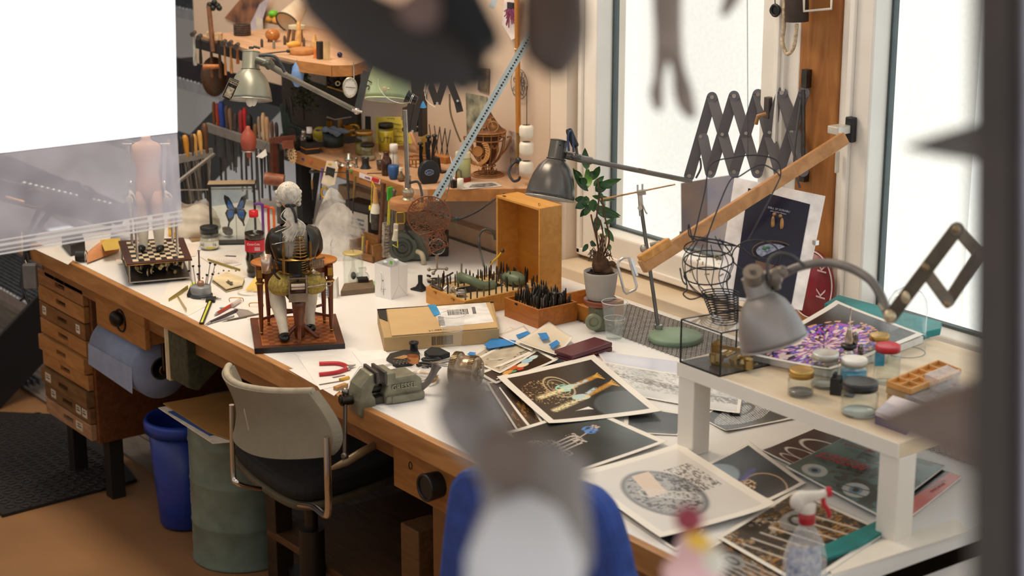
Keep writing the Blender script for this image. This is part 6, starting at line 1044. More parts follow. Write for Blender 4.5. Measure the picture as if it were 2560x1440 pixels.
# things hanging from the shelf edge
def hx(u,v): p = pZ(u,v,S1-.02); return Vector((p.x,3.236,p.z)) if 0 else pY(u,v,3.236)
def hbrush(u,lab,cols,L,w,name,cat,top=470):
    t = thing(name,lab,cat); A0,B0 = pY(u,top,3.225),pY(u+3,top+L,3.225); return t,A0,B0
t,a,b = hbrush(938,'round bristled dusting brush with yellow cord hanging from the shelf edge',0,60,20,'dusting_brush','brush',470); part(t,'handle',M().cyl(a,pY(939,508,3.225),.006,.0105,14),wood('d8a868','c08c4c')); part(t,'ferrule',M().cyl(pY(939,508,3.225),pY(939,532,3.225),.011,.018,18),mat('e8e0d0',.5)); part(t,'bristles',M().cyl(pY(939,532,3.225),pY(939,572,3.225),.017,.015,18),mat('4a4038',.8,v=.3,sc=120)); part(t,'cord',M().tube([pY(930,452,3.225),pY(928,520,3.22),pY(925,555,3.22)],.0012).tube([pY(930,452,3.225),a],.0012).ell(pY(925,520,3.22),(.005,.004,.010)),mat('e4d428',.5)); part(t,'clear_tip',M().ell(pY(927,545,3.22),(.004,.003,.018)),mat('d8d8d4',.3))
t = thing('wire_brush','long wooden hand brush with grey bristles hanging from the shelf edge','brush'); part(t,'handle',M().bar(pY(959,458,3.22),pY(951,600,3.22),.010,.014).bar(pY(951,590,3.22),pY(947,642,3.22),.008,.012),wood('6a4228','4c2c18')); m = M()
for i in range(60): v = 555+rnd.uniform(0,85); m.bar(pY(956,v,3.22),pY(972+rnd.uniform(-3,4),v+rnd.uniform(-3,3),3.22+rnd.uniform(-.01,.01)),.0012,.0012)
part(t,'bristles',m.bar(pY(964,558,3.225),pY(962,642,3.225),.018,.014),mat('a89c8c',.7,v=.3,sc=100))
t = thing('green_tool','lime green and yellow plastic scraper hanging next to the long brush','scraper'); part(t,'grip',M().bar(pY(975,468,3.22),pY(974,500,3.22),.018,.006),mat('4cbc3c',.4)); part(t,'blade',M().bar(pY(974,500,3.22),pY(971,562,3.22),.008,.004),mat('dcd42c',.4))
t = thing('round_nose_pliers','dark pliers hanging right of the green scraper','pliers'); part(t,'jaws',M().cyl(pY(985,478,3.22),pY(984,500,3.22),.005).ell(pY(985,478,3.22),.008).cyl(pY(984,500,3.22),pY(980,580,3.22),.006,.003).cyl(pY(986,500,3.22),pY(990,560,3.22),.004),mat('6a6460',.35,.6))
t = thing('key_ring','brass rectangular tag and key hanging on a ring under the shelf','tag'); P = pY(1001,545,3.2); part(t,'frame',M().tube([P+RT*x+Vector((0,0,z)) for x,z in ((-.011,.018),(.011,.018),(.013,.014),(.013,-.014),(.011,-.018),(-.011,-.018),(-.013,-.014),(-.013,.014))],.002,6,True),mat('c8a434',.3,.8)); part(t,'plate',M().box(P,(.022,.002,.032),Matrix.Rotation(RTa,4,'Z')),mat('6a5634',.4,.4)); part(t,'ring',M().torus(pY(998,512,3.2),.007,.0015,fr((0,0,0),RTa) @ Matrix.Rotation(PI/2,4,'X')).cyl(pY(998,516,3.2),pY(1000,528,3.2),.003),BRASS); part(t,'key',M().cyl(pY(990,560,3.21),pY(988,600,3.21),.008),mat('d8ccb8',.4))
t = thing('glove_puller','cream handled brush with yellow string under the brass tag','brush'); part(t,'handle',M().cyl(pY(990,575,3.18),pY(987,600,3.18),.006,.010),mat('d8d0bc',.4)); part(t,'string',M().tube([pY(982,612,3.18),pY(994,619,3.18),pY(994,600,3.18)],.0016),mat('d8cc34',.4))
for i,(u0,v0,u1,v1,c,r,lab) in enumerate(((868,425,874,540,'3a3836',.005,'long black file hanging under the green mark of the shelf edge'),(888,440,880,560,'8a6c3c',.005,'brass and wood tool hanging beside the long black file'),(780,450,782,500,'8a6c40',.004,'thin brass rod with dark cap hanging at the left of the shelf edge'),(806,420,800,500,'7a5c94',.005,'purple handled slim tool hanging behind the white cutout card'),(1012,465,1018,500,'d8a890',.005,'pale pink stick hanging beside the lamp post'))):
    t = thing('hanging_tool',lab,'tool'); a,b = pY(u0,v0,3.225),pY(u1,v1,3.225); part(t,'grip',M().cyl(a,a+(b-a)*.45,r,r*.9),mat(c,.4)); part(t,'blade',M().cyl(a+(b-a)*.45,b,r*.5),DSTEEL)
t = thing('cutout_card','cream plastic tag with dark picture hanging from the shelf edge','tag'); q = [(818,402),(840,405),(846,420),(838,462),(822,466),(804,458)]; part(t,'card',M().hull([pY(u,v,3.22) for u,v in q],(0,-1,0),.002),mat('ecdcc0',.5)); part(t,'picture',M().hull([pY(u,v,3.2175) for u,v in ((817,416),(838,422),(834,444),(822,438),(813,438))],(0,-1,0),.0006),mat('2c2c28',.5)); part(t,'yellow_spot',M().hull([pY(u,v,3.2175) for u,v in ((820,408),(830,409),(829,413),(820,412))],(0,-1,0),.0006),mat('e8a82c',.5))
solo('yellow_buckle',M().torus(pY(812,482,3.22),.014,.004,fr((0,0,0),.4) @ Matrix.Rotation(PI/2,4,'X'),sy=1.3),mat('c89c34',.35,.5),'golden buckle hanging under the purple handled tool','buckle'); solo('thin_rod',M().cyl(pY(776,429,3.2),pY(872,432,3.2),.0018).cyl(pY(776,429,3.2),pY(786,429,3.2),.006),DSTEEL,'thin horizontal rod with black end before the cream tag','rod')
t = thing('edge_label','white printed strip with red and blue marks stuck on the shelf edge','label'); q = [pY(u,v,3.24) for u,v in ((899,431),(952,449),(950,461),(898,443))]; part(t,'strip',M().hull(q,(0,-1,0),.001),mat('ece0e0',.5)); text(t,'AvaGlu',frame3((q[0]+q[2])/2+Vector((-.010,-.0022,0)),(q[1]-q[0]),(0,0,1)),.011,mat('8a2c3c',.5)); part(t,'red_mark',M().hull([p+Vector((.0,-.0018,0)) for p in (q[0]+(q[1]-q[0])*.62,q[0]+(q[1]-q[0])*.95,q[3]+(q[2]-q[3])*.95+Vector((0,0,.004)),q[3]+(q[2]-q[3])*.6)],(0,-1,0),.0005),mat('d0242c',.5))
for u,v,c,lab in ((757,398,'2c3c9c','blue'),(777,403,'e05a4c','salmon'),(877,427,'3cb45c','green')): solo('edge_sticker',M().box(pY(u,v,3.240),(.014,.002,.007)),mat(c,.5),'tiny %s sticker on the shelf edge' % lab,'sticker')
# ---- red blower bulb hanging at the rack
t = thing('rubber_blower','terracotta rubber blower bulb with metal ring hanging at the long rack','blower'); P = pD(621,352,6.3); A = fr(P,RTa); part(t,'bulb',M(A).lathe([(0,.052),(.007,.05),(.009,.04),(.018,.03),(.026,.012),(.0275,-.008),(.022,-.03),(.016,-.038),(.008,-.042),(.008,-.056),(.005,-.058),(0,-.058)],n=28),mat('a04c3a',.45,v=.06)); part(t,'ring',M(A).torus((0,0,-.034),.0225,.0022),STEEL); part(t,'nozzle',M(A).cyl((0,0,-.058),(-.001,0,-.075),.002),BRASS); part(t,'wire',M().tube([pD(636,383,6.28),pD(660,374,6.35),pD(668,355,6.4)],.0012),STEEL)
# ---- punch set box with upright lid, small punch box, tray
BOXW = wood('d29644','b87a2c',.45,5); BOXD = wood('b8702c','96541c',.45,6)
def open_box(name,label,x0,x1,y0,y1,z0,h,w,mt,bottom=True,cat='box',rail=None):
    t = thing(name,label,cat); m = M().bx(x0,x1,y0,y0+w,z0,z0+h).bx(x0,x1,y1-w,y1,z0,z0+h).bx(x0,x0+w,y0+w,y1-w,z0,z0+h).bx(x1-w,x1,y0+w,y1-w,z0,z0+h); part(t,'walls',m,mt,.0012); part(t,'bottom',M().bx(x0+w,x1-w,y0+w,y1-w,z0,z0+.005),mt); return t
a,b = pZ(1065,757),pZ(1172,793); x0,x1,y0 = a.x,b.x,a.y; y1 = pZ(1300,762).y; y1 = y0+.30; hb = .052
t = open_box('punch_set_box','large open wooden box holding the green punch frame and rows of steel punches',x0,x1,y0,y1,TZ,hb,.008,BOXW); zt = TZ+hb
part(t,'top_plate',M().bx(x0+.008,x1-.008,y0+.008,y1-.008,TZ+hb-.01,TZ+hb-.002),wood('dcc090','c8a874')); part(t,'dark_recess',M().bx(x0+.07,x0+.13,y0+.06,y0+.2,zt-.003,zt-.0015),BLACK); part(t,'clasp',M().box((x0+.05,y0-.002,zt-.008),(.014,.004,.005)).box((x1-.06,y0-.002,zt-.008),(.014,.004,.005)),BRASS)
def punches(n,xr,yr,z,L0,L1,grp,base,proto=[None]):
    protos = []
    for i in range(3):
        q = thing('steel_punch',base,'punch',grp); l = L0+(L1-L0)*i/2; part(q,'punch',M().lathe([(.0024,0),(.0026,l*.6),(.0022,l*.85),(.0012,l*.97),(0,l)],n=8),[DSTEEL,metal('7c7a76',.3),metal('45423f',.35)][i]); protos.append(q)
    k_ = 0; out = []
    for (x,y) in n:
        q = protos[k_] if k_ < 3 else copy_tree(protos[k_ % 3]); q.location = (x,y,z); k_ += 1
        if k_ > 3: out.append(q)
    return out
NOREBASE = set()
pts = []
for i in range(9):
    for j in range(13):
        x = x0+.016+i*(x1-x0-.03)/8; y = y0+.012+j*(y1-y0-.03)/12
        if (x0+.06 < x < x1-.03 and y < y0+.17 and i > 1 and j > 0 and i < 8) or (rnd.random() < .10) or (j == 0 and i % 2): continue
        pts.append((x+rnd.uniform(-.003,.003),y+rnd.uniform(-.003,.003)))
c0 = len(THINGS); punches(pts,0,0,zt-.003,.030,.048,'punches in the large wooden box','steel punch standing in the large wooden box'); NOREBASE |= {o.name for o in THINGS[c0:]}
t = thing('punch_press','green enamelled punch press frame lying in the large wooden box','press'); xc,yc = x0+.10,y0+.10; GE = mat('6c7c60',.4,v=.1)
part(t,'arm',M().tube(spl([(xc-.035,yc-.015,zt+.032),(xc-.01,yc-.02,zt+.034),(xc+.02,yc-.01,zt+.028),(xc+.035,yc+.02,zt+.012),(xc+.03,yc+.06,zt+.008)],5),.014,12),GE,label='curved green arm'); part(t,'shoulder',M().ell((xc+.04,yc+.13,zt+.018),(.045,.03,.022),fr((0,0,0),.2)).box((xc-.035,yc-.015,zt+.026),(.022,.022,.03)),GE,.003); part(t,'spindle',M().cyl((xc-.025,yc-.02,zt+.04),(xc-.025,yc-.02,zt+.075),.0032).ell((xc-.02,yc-.03,zt+.034),.003).cyl((xc+.05,yc-.075,zt+.008),(xc+.05,yc-.075,zt+.014),.017).torus((xc+.05,yc-.075,zt+.014),.015,.0025),STEEL)
m = M()
for i in range(22): x = x0+.03+rnd.random()*.11; m.cyl((x,y0+.014+rnd.random()*.035,zt-.003),(x,y0+.016+rnd.random()*.035,zt+rnd.uniform(.004,.012)),rnd.uniform(.003,.005),n=10)
solo('small_anvils',m,mat('cfc4b4',.25,.8),'small shiny steel stakes along the front of the large punch box','stakes',kind='stuff')
solo('steel_bar',M().bar((x0+.016,y0+.014,zt+.004),(x0+.07,y0+.012,zt+.004),.009,.008),metal('6c6a66'),'square steel bar at the left corner of the large punch box','bar')
# lid standing on its hinge side
t = thing('box_lid','deep orange wooden box lid standing open on end behind the punches','lid'); BL = pZ(1232,668,TZ); ya = pZ(1333,706,TZ).y; tl = None
xl = pZ(1232,662,TZ+.0).x; ylo = y1-.03
P0 = pY(1234,500,ylo); xl0,xl1 = pY(1240,492,ylo).x,pY(1350,530,ylo).x; zl1 = pY(1246,490,ylo).z; zl0 = TZ+.004; yd = ylo+.085; w = .008
part(t,'walls',M().bx(xl0,xl0+w,ylo,yd,zl0,zl1).bx(xl1-w,xl1,ylo,yd,zl0,zl1).bx(xl0+w,xl1-w,ylo,yd,zl1-w,zl1).bx(xl0+w,xl1-w,ylo,yd,zl0,zl0+w),wood('d89c4c','c08434',.45,4),.0015); part(t,'panel',M().bx(xl0+w,xl1-w,yd-.006,yd,zl0+w,zl1-w),wood('c8862c','a8641c',.45,3)); part(t,'hook',M().torus((xl1-.03,ylo+.02,zl1+.004),.004,.001,Matrix.Rotation(PI/2,4,'X')).box((xl0+.03,ylo+.01,zl1+.002),(.012,.006,.002)),BRASS)
t = thing('yellow_screwdriver','yellow twisted wire handle leaning in the open lid','screwdriver'); a,b = pD(1226,663,5.72),pD(1256,627,5.72); part(t,'handle',M().cyl(a,b,.0018).tube(spl([a,a+(b-a)*.3+UP*.004,a+(b-a)*.6-UP*.003,b],4),.002),mat('e4b818',.4)); part(t,'ball_end',M().ell(b,.0065),mat('5a4838',.3,.5))
# small punch box
p1,p2,p3 = pZ(1346,823),pZ(1253,792),pZ(1425,803); x1b,y0b = p1.x,p1.y; x0b = p2.x; y1b = y0b+.145; hb2 = .058
t = open_box('punch_box','smaller square wooden box packed with steel punches',x0b,x1b,y0b,y1b,TZ,hb2,.007,BOXD); part(t,'punch_rack',M().bx(x0b+.007,x1b-.007,y0b+.02,y1b-.007,TZ+.03,TZ+hb2-.014),wood('d8b078')); part(t,'catch',M().box((x0b+.06,y0b-.001,TZ+hb2-.006),(.010,.003,.005)),BLACK)
pts = [(x0b+.014+i*(x1b-x0b-.028)/12+rnd.uniform(-.002,.002),y0b+.03+j*(y1b-y0b-.045)/9+rnd.uniform(-.002,.002)) for i in range(13) for j in range(10) if not (4 < i < 8 and 2 < j < 6) and rnd.random() > .06]
c0 = len(THINGS); punches(pts,0,0,TZ+hb2-.014,.030,.052,'punches in the smaller wooden box','steel punch standing in the smaller wooden box'); NOREBASE |= {o.name for o in THINGS[c0:]}
solo('knob_anvil',M().lathe([(0,0),(.004,0),(.004,.03),(.013,.034),(.013,.038),(0,.038)],fr((x1b-.05,y1b-.04,TZ+hb2-.013))),DSTEEL,'mushroom topped dark steel stake in the smaller punch box','stake')
x0c = x0b+.045; p4 = pZ(1432,782); open_box('wooden_tray','empty shallow orange wooden tray behind the smaller punch box',x0b+.035,x1b+.035,y1b+.012,y1b+.15,TZ,.045,.006,wood('cc8c44','ac6c28',.45,5),cat='tray')
# ---- cardboard box with barcode
t = thing('parcel_box','flat brown cardboard parcel with white barcode label and blue tape','box'); BL,BR = pZ(960,880),pZ(1248,857); hc = .042; TR,TL_ = pZ(1234,757,TZ+hc),pZ(943,776,TZ+hc); up = Vector((0,0,hc)); q = [BL,BR,TR-up,TL_-up]; CB = mat('b89a6c',.75,v=.04,sc=10)
part(t,'body',M().hull(q,(0,0,1),hc),CB,.002); tp = [p+up+Vector((0,0,.0012)) for p in q]
part(t,'flap',M().hull([bil([tp[3],tp[2],tp[1],tp[0]],a_,b_) for a_,b_ in ((.08,.02),(.97,.0),(.985,.99),(.07,.99))],(0,0,1),.002),mat('c8a878',.75,v=.04,sc=10)); part(t,'open_gap',M().hull([bil([tp[3],tp[2],tp[1],tp[0]],a_,b_,.0003) for a_,b_ in ((.0,.02),(.075,.02),(.065,.45),(.0,.3))],(0,0,1),.0004).bar(tp[3]+Vector((0,0,.001)),tp[2]+Vector((0,0,.001)),.004,.003),mat('2a2420',.8))
B_ = [tp[3],tp[2],tp[1],tp[0]]; part(t,'address_label',M().hull([bil(B_,a_,b_,.0022) for a_,b_ in ((.47,.05),(.93,.02),(.965,.78),(.50,.84))],(0,0,1),.0004),mat('f4f2f2',.4)); part(t,'blue_tape',M().hull([bil(B_,a_,b_,.003) for a_,b_ in ((.43,-.04),(.50,-.02),(.525,.37),(.465,.42))],(0,0,1),.0005),mat('2f8fc8',.5)); m = M()
x = .585
while x < .76:
    w_ = rnd.choice((.003,.005,.008)); m.hull([bil(B_,a_,b_,.0028) for a_,b_ in ((x,.22),(x+w_,.22),(x+w_,.42),(x,.42))],(0,0,1),.0003); x += w_+rnd.choice((.003,.005))
for i in range(9): m.hull([bil(B_,a_,b_,.0028) for a_,b_ in ((.80,.17+i*.03),(.83,.17+i*.03),(.83,.187+i*.03),(.80,.187+i*.03))],(0,0,1),.0003)
for i in range(8): m.hull([bil(B_,a_,b_,.0028) for a_,b_ in ((.49,.44+i*.045),(.54,.44+i*.045),(.543,.46+i*.045),(.493,.46+i*.045))],(0,0,1),.0003)
part(t,'barcode',m,BLACK,kind='stuff'); fw = (q[1]-q[0]).normalized(); nn = Vector((fw.y,-fw.x,0)); m = M(); x = .41
while x < .60:
    w_ = rnd.choice((.003,.006,.009)); o_ = q[0]+(q[1]-q[0])*x+nn*.0005; m.hull([o_+Vector((0,0,.008)),o_+(q[1]-q[0])*w_+Vector((0,0,.008)),o_+(q[1]-q[0])*w_+Vector((0,0,.034)),o_+Vector((0,0,.034))],nn,.0004); x += w_+rnd.choice((.004,.006))
part(t,'front_barcode',m,mat('4a3c2c',.7)); text(t,'J-1-0000...',frame3(bil(B_,.47,.93,.0035),fw,(0,1,0) if 0 else Vector((-nn.x,-nn.y,0))),.013,mat('6a5638',.7))
# plastic cups
def cup(u,v,w,h,lab,water=0):
    P = pZ(u,v); k = mpp(P); A = fr(P); R_ = w*k/2; H = h*K(P); t = thing('plastic_cup',lab,'cup'); part(t,'wall',M(A).lathe([(0,.001),(R_*.62,.001),(R_*.66,.004),(R_*.8,H*.55),(R_*.82,H*.56),(R_*.84,H*.62),(R_*.97,H*.97)],n=40),mat('f0f2f2',.08,0,'t',.06,8,None,None,.16)); part(t,'rim',M(A).torus((0,0,H),R_,.0013,n=40),mat('e8ecec',.2,0,'t',.05,8,None,None,.6)); part(t,'ridge',M(A).torus((0,0,H*.56),R_*.81,.0008,n=40),mat('e8ecec',.2,0,'t',.05,8,None,None,.5))
    if water: part(t,'water',M(A).lathe([(0,.002),(R_*.63,.003),(R_*.77,H*.42),(0,H*.42)],n=32),glass('f6faf9'))
cup(1132,868,64,82,'empty clear plastic cup standing before the parcel'); cup(1535,846,64,92,'clear plastic cup of water standing on the bench near the green pedestal',1)
# loupe, calculator, strap, scissors, pliers
def cyl_item(name,u,v,prof,mt,lab,cat): P = pZ(u,v); k = mpp(P); return solo(name,M(fr(P)).lathe([(r*k,h*k) for r,h in prof],n=24),mt,lab,cat)
cyl_item('eye_loupe',1035,884,[(15,0),(13,4),(10,10),(10,24),(12,26),(12,31),(10,31),(9,10),(0,6)],mat('1c1c1e',.4),'black eye loupe standing before the parcel box','loupe')
t = thing('calculator','black rounded pocket device with keys and tan screen','calculator'); q = [pZ(u,v) for u,v in ((966,905),(975,893),(1010,884),(1045,886),(1050,898),(1030,915),(990,920))]; part(t,'case',M().hull(q,(0,0,1),.012),BLACK,.002); part(t,'screen',M().hull([pZ(u,v,TZ+.0125) for u,v in ((982,896),(1010,888),(1030,890),(1008,898))],(0,0,1),.0006),mat('b88a5c',.3)); m = M()
for i in range(4):
    for j in range(3): m.ell(pZ(985+i*9+j*7,903+j*3.5-i*1.0,TZ+.0125),(.0025,.0025,.001),n=8,k=4)
part(t,'key',m,mat('8a8680',.5),kind='stuff')
t = thing('copper_ring','short coil of copper coloured printed ribbon beside the calculator','ribbon'); P = pZ(1033,906,TZ+.0125); P.z = TZ+.013; part(t,'band',M().lathe([(.019,0),(.0195,.018)],fr(P),28,sy=.75),mat('c8824c',.35,.2)); part(t,'print',M().lathe([(.0198,.007),(.0198,.010)],fr(P) @ Matrix.Rotation(3.6,4,'Z'),12,arc=2.2,sy=.78),mat('8a5228',.5))
t = thing('scissors','black handled scissors lying open on the bench behind the vise','scissors'); z = TZ+.005; part(t,'handles',M().torus(pZ(1062,912,z),.016,.004,fr((0,0,0),.5),sx=1.4,sy=.8).torus(pZ(1078,898,z),.017,.004,fr((0,0,0),1.0),sx=1.4,sy=.7),BLACK); part(t,'blades',M().bar(pZ(1080,908,z),pZ(1128,898,z),.010,.003).bar(pZ(1075,906,z),pZ(1118,912,z),.008,.003),STEEL)
solo('dark_pouch',M().hull([pZ(u,v) for u,v in ((1060,890),(1078,878),(1100,880),(1126,893),(1105,900),(1072,900))],(0,0,1),.014),mat('181a1c',.8,'f' and 0,'n',.3,60),'crumpled black cloth pouch behind the scissors','pouch',bev=.003)
t = thing('pliers','small pliers with long red plastic handles lying by the vise','pliers'); z = TZ+.008
part(t,'handle',M().tube(spl([pZ(798,909,z),pZ(840,908,z),pZ(862,913,z),pZ(872,922,z)],5),.0055,10),mat('c42a34',.4)); part(t,'handle',M().tube(spl([pZ(798,936,z),pZ(840,931,z),pZ(862,924,z),pZ(870,920,z)],5),.0055,10),mat('c42a34',.4)); part(t,'jaws',M().cyl(pZ(868,920,z),pZ(888,912,z),.006,.002).ell(pZ(870,921,z),.007),STEEL); part(t,'spring',M().cyl(pZ(866,912,z+.002),pZ(888,912,z+.002),.001),STEEL)
for a,b,w,lab in (((798,962),(858,952),.008,'flat steel ruler lying before the red pliers'),((832,944),(862,938),.008,'short rounded steel strip under the red pliers')): solo('steel_ruler',M().bar(pZ(*a,TZ+.003),pZ(*b,TZ+.003),w,.001),STEEL,lab,'ruler')
solo('yellow_tube',M().cyl(pZ(850,950,TZ+.006),pZ(872,944,TZ+.006),.005),mat('e0a838',.4),'short orange yellow tube beside the vise','tube'); solo('wooden_scraper',M().bar(pZ(838,972,TZ+.006),pZ(866,962,TZ+.006),.014,.010),wood('b08450'),'small wooden block under the vise jaw','block')
solo('metal_scale',M().bar(pZ(930,925,TZ+.003),pZ(988,908,TZ+.003),.016,.002),mat('c8c8c4',.4,.5),'printed steel scale lying behind the vise jaws','ruler')
for q_,c,lab,z in (([(735,885),(885,868),(935,905),(850,935)],'f4f2f0','large white sheet of paper in front of the writer base',.0006),([(745,893),(840,888),(900,915),(870,960),(800,975)],'efedea','white drawing sheet under the red pliers',.0014),([(880,880),(960,874),(985,900),(900,905)],'f4f4f2','small white sheet left of the calculator',.002),([(722,925),(790,910),(880,950),(835,990)],'ebe8e6','white sheet at the bench edge left of the vise',.0004),([(900,905),(975,895),(990,940),(930,950)],'eceaea','white sheet with small print behind the vise',.0022)): paper(q_,z,c,lab)
# ---- bench vise
t = thing('bench_vise','worn grey green cast bench vise gripping a round jaw on the bench edge','vise'); VG = mat('8c8c78',.4,.35,v=.25,sc=25,h2='6c6858'); VD = metal('4a4640',.4)
B0 = pZ(960,1030); ax = (pZ(1040,985)-pZ(890,1010)); ax.z = 0; ax.normalize(); sdv = Vector((-ax.y,ax.x,0)); V0 = pD(868,975,4.62)
zc = TZ+.045; c0 = Vector(pZ(958,1000,TZ)); 
def VP(a,b,c): return c0+ax*a+sdv*b+Vector((0,0,c))
VM = Matrix(((ax.x,sdv.x,0,c0.x),(ax.y,sdv.y,0,c0.y),(0,0,1,c0.z),(0,0,0,1)))
part(t,'body',M(VM).prism([(-.01,.0),(-.012,.028),(-.002,.055),(.015,.068),(.075,.07),(.095,.055),(.095,.008),(.085,-.0)],.075,Matrix(((1,0,0,0),(0,0,1,-.0375),(0,1,0,0),(0,0,0,1)))).box((.045,0,.012),(.11,.09,.022)),VG,.006); text(t,'GRESSEL',VM @ Matrix.Translation((.042,-.0405,.043)) @ Matrix.Rotation(PI/2,4,'X'),.019,mat('a8a894',.4,.3),ext=.0014); part(t,'side_panel',M(VM).bx(.005,.09,-.047,-.043,.002,.022),VG,.002)
part(t,'moving_jaw',M(VM).prism([(-.085,-.02),(-.088,.02),(-.078,.055),(-.05,.085),(-.036,.088),(-.034,.06),(-.045,.035),(-.035,.02),(-.03,-.03),(-.055,-.042)],.07,Matrix(((1,0,0,0),(0,0,1,-.035),(0,1,0,0),(0,0,0,1)))),VG,.007); part(t,'slide',M(VM).cyl((-.05,0,.035),(.0,0,.035),.011).bx(-.05,.0,-.03,.03,.005,.02),VD)
part(t,'jaw_plate',M(VM).bx(-.036,-.028,-.042,.042,.06,.092).bx(-.014,-.006,-.042,.042,.058,.09),mat('4c4a48',.35,.6),.001); part(t,'fixed_jaw',M(VM).bx(-.008,.02,-.04,.04,.05,.084),VG,.004)
hb_ = VP(-.105,0,.018); part(t,'screw_head',M(VM).cyl((-.088,0,.018),(-.118,0,.018),.015).cyl((-.118,0,.018),(-.121,0,.018),.010),VD); part(t,'handle',M().cyl(hb_+Vector((0,0,.02)),pD(862,1138,dep(hb_)),.0055).ell(hb_+Vector((0,0,.022)),.010).ell(pD(862,1140,dep(hb_)),.010),metal('8a8680',.3))
t = thing('tommy_bar','turned steel and wood rod lying slanted at the end of the vise handle','rod'); dd_ = dep(hb_); part(t,'bar',M().tube([pD(820,1176,dd_),pD(832,1170,dd_),pD(865,1155,dd_),pD(905,1130,dd_+.05),pD(960,1100,dd_+.1)],.008,12,rr=[.001,.006,.011,.011,.009]),mat('8a7456',.4,.2)); part(t,'end_knob',M().ell(pD(975,1112,dd_+.1),.012),wood('c89864'))
t = thing('crank_lever','blurred steel crank lever at the back end of the vise','lever'); part(t,'lever',M().tube(spl([VP(.10,.0,.02),VP(.125,-.01,.035),VP(.15,-.01,.075)],4),.008,10,rr=[.018,.016,.012,.010,.009,.009,.009,.011,.014]),mat('6a6460',.35,.6))
crumple('plastic_bag','small clear bag with metal parts behind the vise',pZ(1062,948),.07,.03,.06,.6,21,al=.4)
t = thing('gear_drum','short bronze coloured drum with two toothed rims on the photographs','gear'); P = pD(1168,927,4.92); A = fr(P,RTa-.35,0,PI/2); part(t,'drum',M(A).lathe([(0,-.04),(.043,-.04),(.046,-.036),(.046,-.02),(.041,-.018),(.040,.0),(.040,.006),(.040,.03),(.034,.036),(0,.036)],n=40),mat('a08c74',.25,.85,v=.2)); m = M(A)
for z,r,n_ in ((-.028,.047,60),(.018,.041,50)):
    for i in range(n_): a = 2*PI*i/n_; m.box((r*math.cos(a),r*math.sin(a),z),(.004,.0022,.015),Matrix.Rotation(a,4,'Z'))
    part(t,'tooth_rim',m,mat('8a765c',.3,.85)); m = M(A)
part(t,'hub',M(A).cyl((0,0,.036),(0,0,.044),.012).cyl((.02,0,.036),(.02,0,.04),.003).cyl((-.02,.01,.036),(-.02,.01,.04),.003).bar((-.01,-.02,.038),(-.01,.02,.038),.003,.002),STEEL); P_ = P
for lab,uvs in (('ring shaped brass band behind the vise',None),): solo('brass_band',M().tube(arc((0,0),.045,-.4,PI+.2,20,fr(pZ(1050,945,TZ+.01),.3)),.004,6),BRASS,lab,'band')
# ================= right half of the bench =================
GRL = mat('4c4846',.5,.5)
ga,gb = pZ(1440,792).x,pZ(1830,935).x; gy0,gy1 = 3.31,3.545
for x0,x1,lab in ((-4.14,-3.55,'expanded metal grille let into the bench under the green lamp foot'),(-2.95,-2.40,'expanded metal grille at the far right end of the bench')):
    t = thing('ventilation_grille',lab,'grille'); y0,y1 = gy0,gy1; m = M(); part(t,'dark_slot',M().bx(x0,x1,y0,y1,TZ+.0003,TZ+.0008),mat('2e2a28',.8)); s = .019; j = 0; y = y0
    while y < y1:
        x = x0+(j % 2)*s*.5
        while x < x1:
            for a,b,c,d in (((-.5,0),(0,-.42),(0,-.2),(-.3,0)),((-.5,0),(-.3,0),(0,.2),(0,.42)),((.5,0),(.3,0),(0,-.2),(0,-.42)),((.5,0),(0,.42),(0,.2),(.3,0))): m.add([(x+p[0]*s,y+p[1]*s,TZ+.002) for p in (a,b,c,d)],[(0,1,2,3)])
            x += s
        y += s*.5; j += 1
    part(t,'mesh',m,metal('aaa49e',.5),kind='stuff')
# plant
t = thing('potted_ficus','ginseng ficus with swollen root in a ribbed white grey pot','plant'); P = pZ(1500,822); zz = TZ+.092; C_ = Vector((P.x,P.y,zz)); k = mpp(C_); A = fr(C_,RTa)
pf = [(0,0),(.037,0)]
for i in range(14): z = .004+i*.0055; r = .038+.011*(i/13)**.7; pf += [(r+.0006,z),(r-.0004,z+.0028)]
R_ = 43*k; s_ = R_/.0495; pf = [(r*s_,z*1.0) for r,z in pf]+[(R_,.082),(R_*.95,.083),(R_*.9,.074),(0,.072)]
part(t,'pot',M(A).lathe(pf,n=48),mat('b6afa6',.6,v=.08,sc=10)); m = M(A).ell((0,0,.072),(R_*.9,R_*.9,.008))
for i in range(40): m.ell((rnd.uniform(-.03,.03),rnd.uniform(-.03,.03),.078),rnd.uniform(.003,.006),n=6,k=4)
part(t,'soil',m,mat('2c1c12',.9,v=.3,sc=80)); BK = mat('6a4a30',.8,v=.3,sc=50,h2='3c281a')
m = M(A); m.ell((0,0,.10),(.026,.022,.028)).ell((-.006,-.003,.122),(.018,.016,.022)).ell((.014,.0,.084),(.022,.02,.014)).tube(spl([(.02,0,.10),(.032,-.005,.108),(.04,-.005,.098)],4),.006,8,rr=[.007]*8+[.003])
for i in range(26): a = rnd.uniform(0,6.3); m.tube(spl([(.012*math.cos(a),.012*math.sin(a),.125),(.024*math.cos(a),.02*math.sin(a),.138+rnd.uniform(-.012,.014)),(rnd.uniform(.026,.04)*math.cos(a),.028*math.sin(a),.125+rnd.uniform(-.012,.02))],3),.0012,5)
part(t,'caudex',m,BK); m = M(A); stems = [[(-.006,0,.13),(-.012,0,.18),(-.014,0,.24),(-.008,0,.30),(-.012,0,.355)],[(.008,0,.13),(.022,0,.165),(.020,0,.20),(.008,0,.25),(.0,0,.30)],[(-.004,0,.14),(-.026,.0,.23),(-.030,.0,.25)],[(.0,-.004,.13),(.005,-.006,.19),(-.004,-.004,.235)]]
for s_ in stems: m.tube(spl(s_,5),.0025,6)
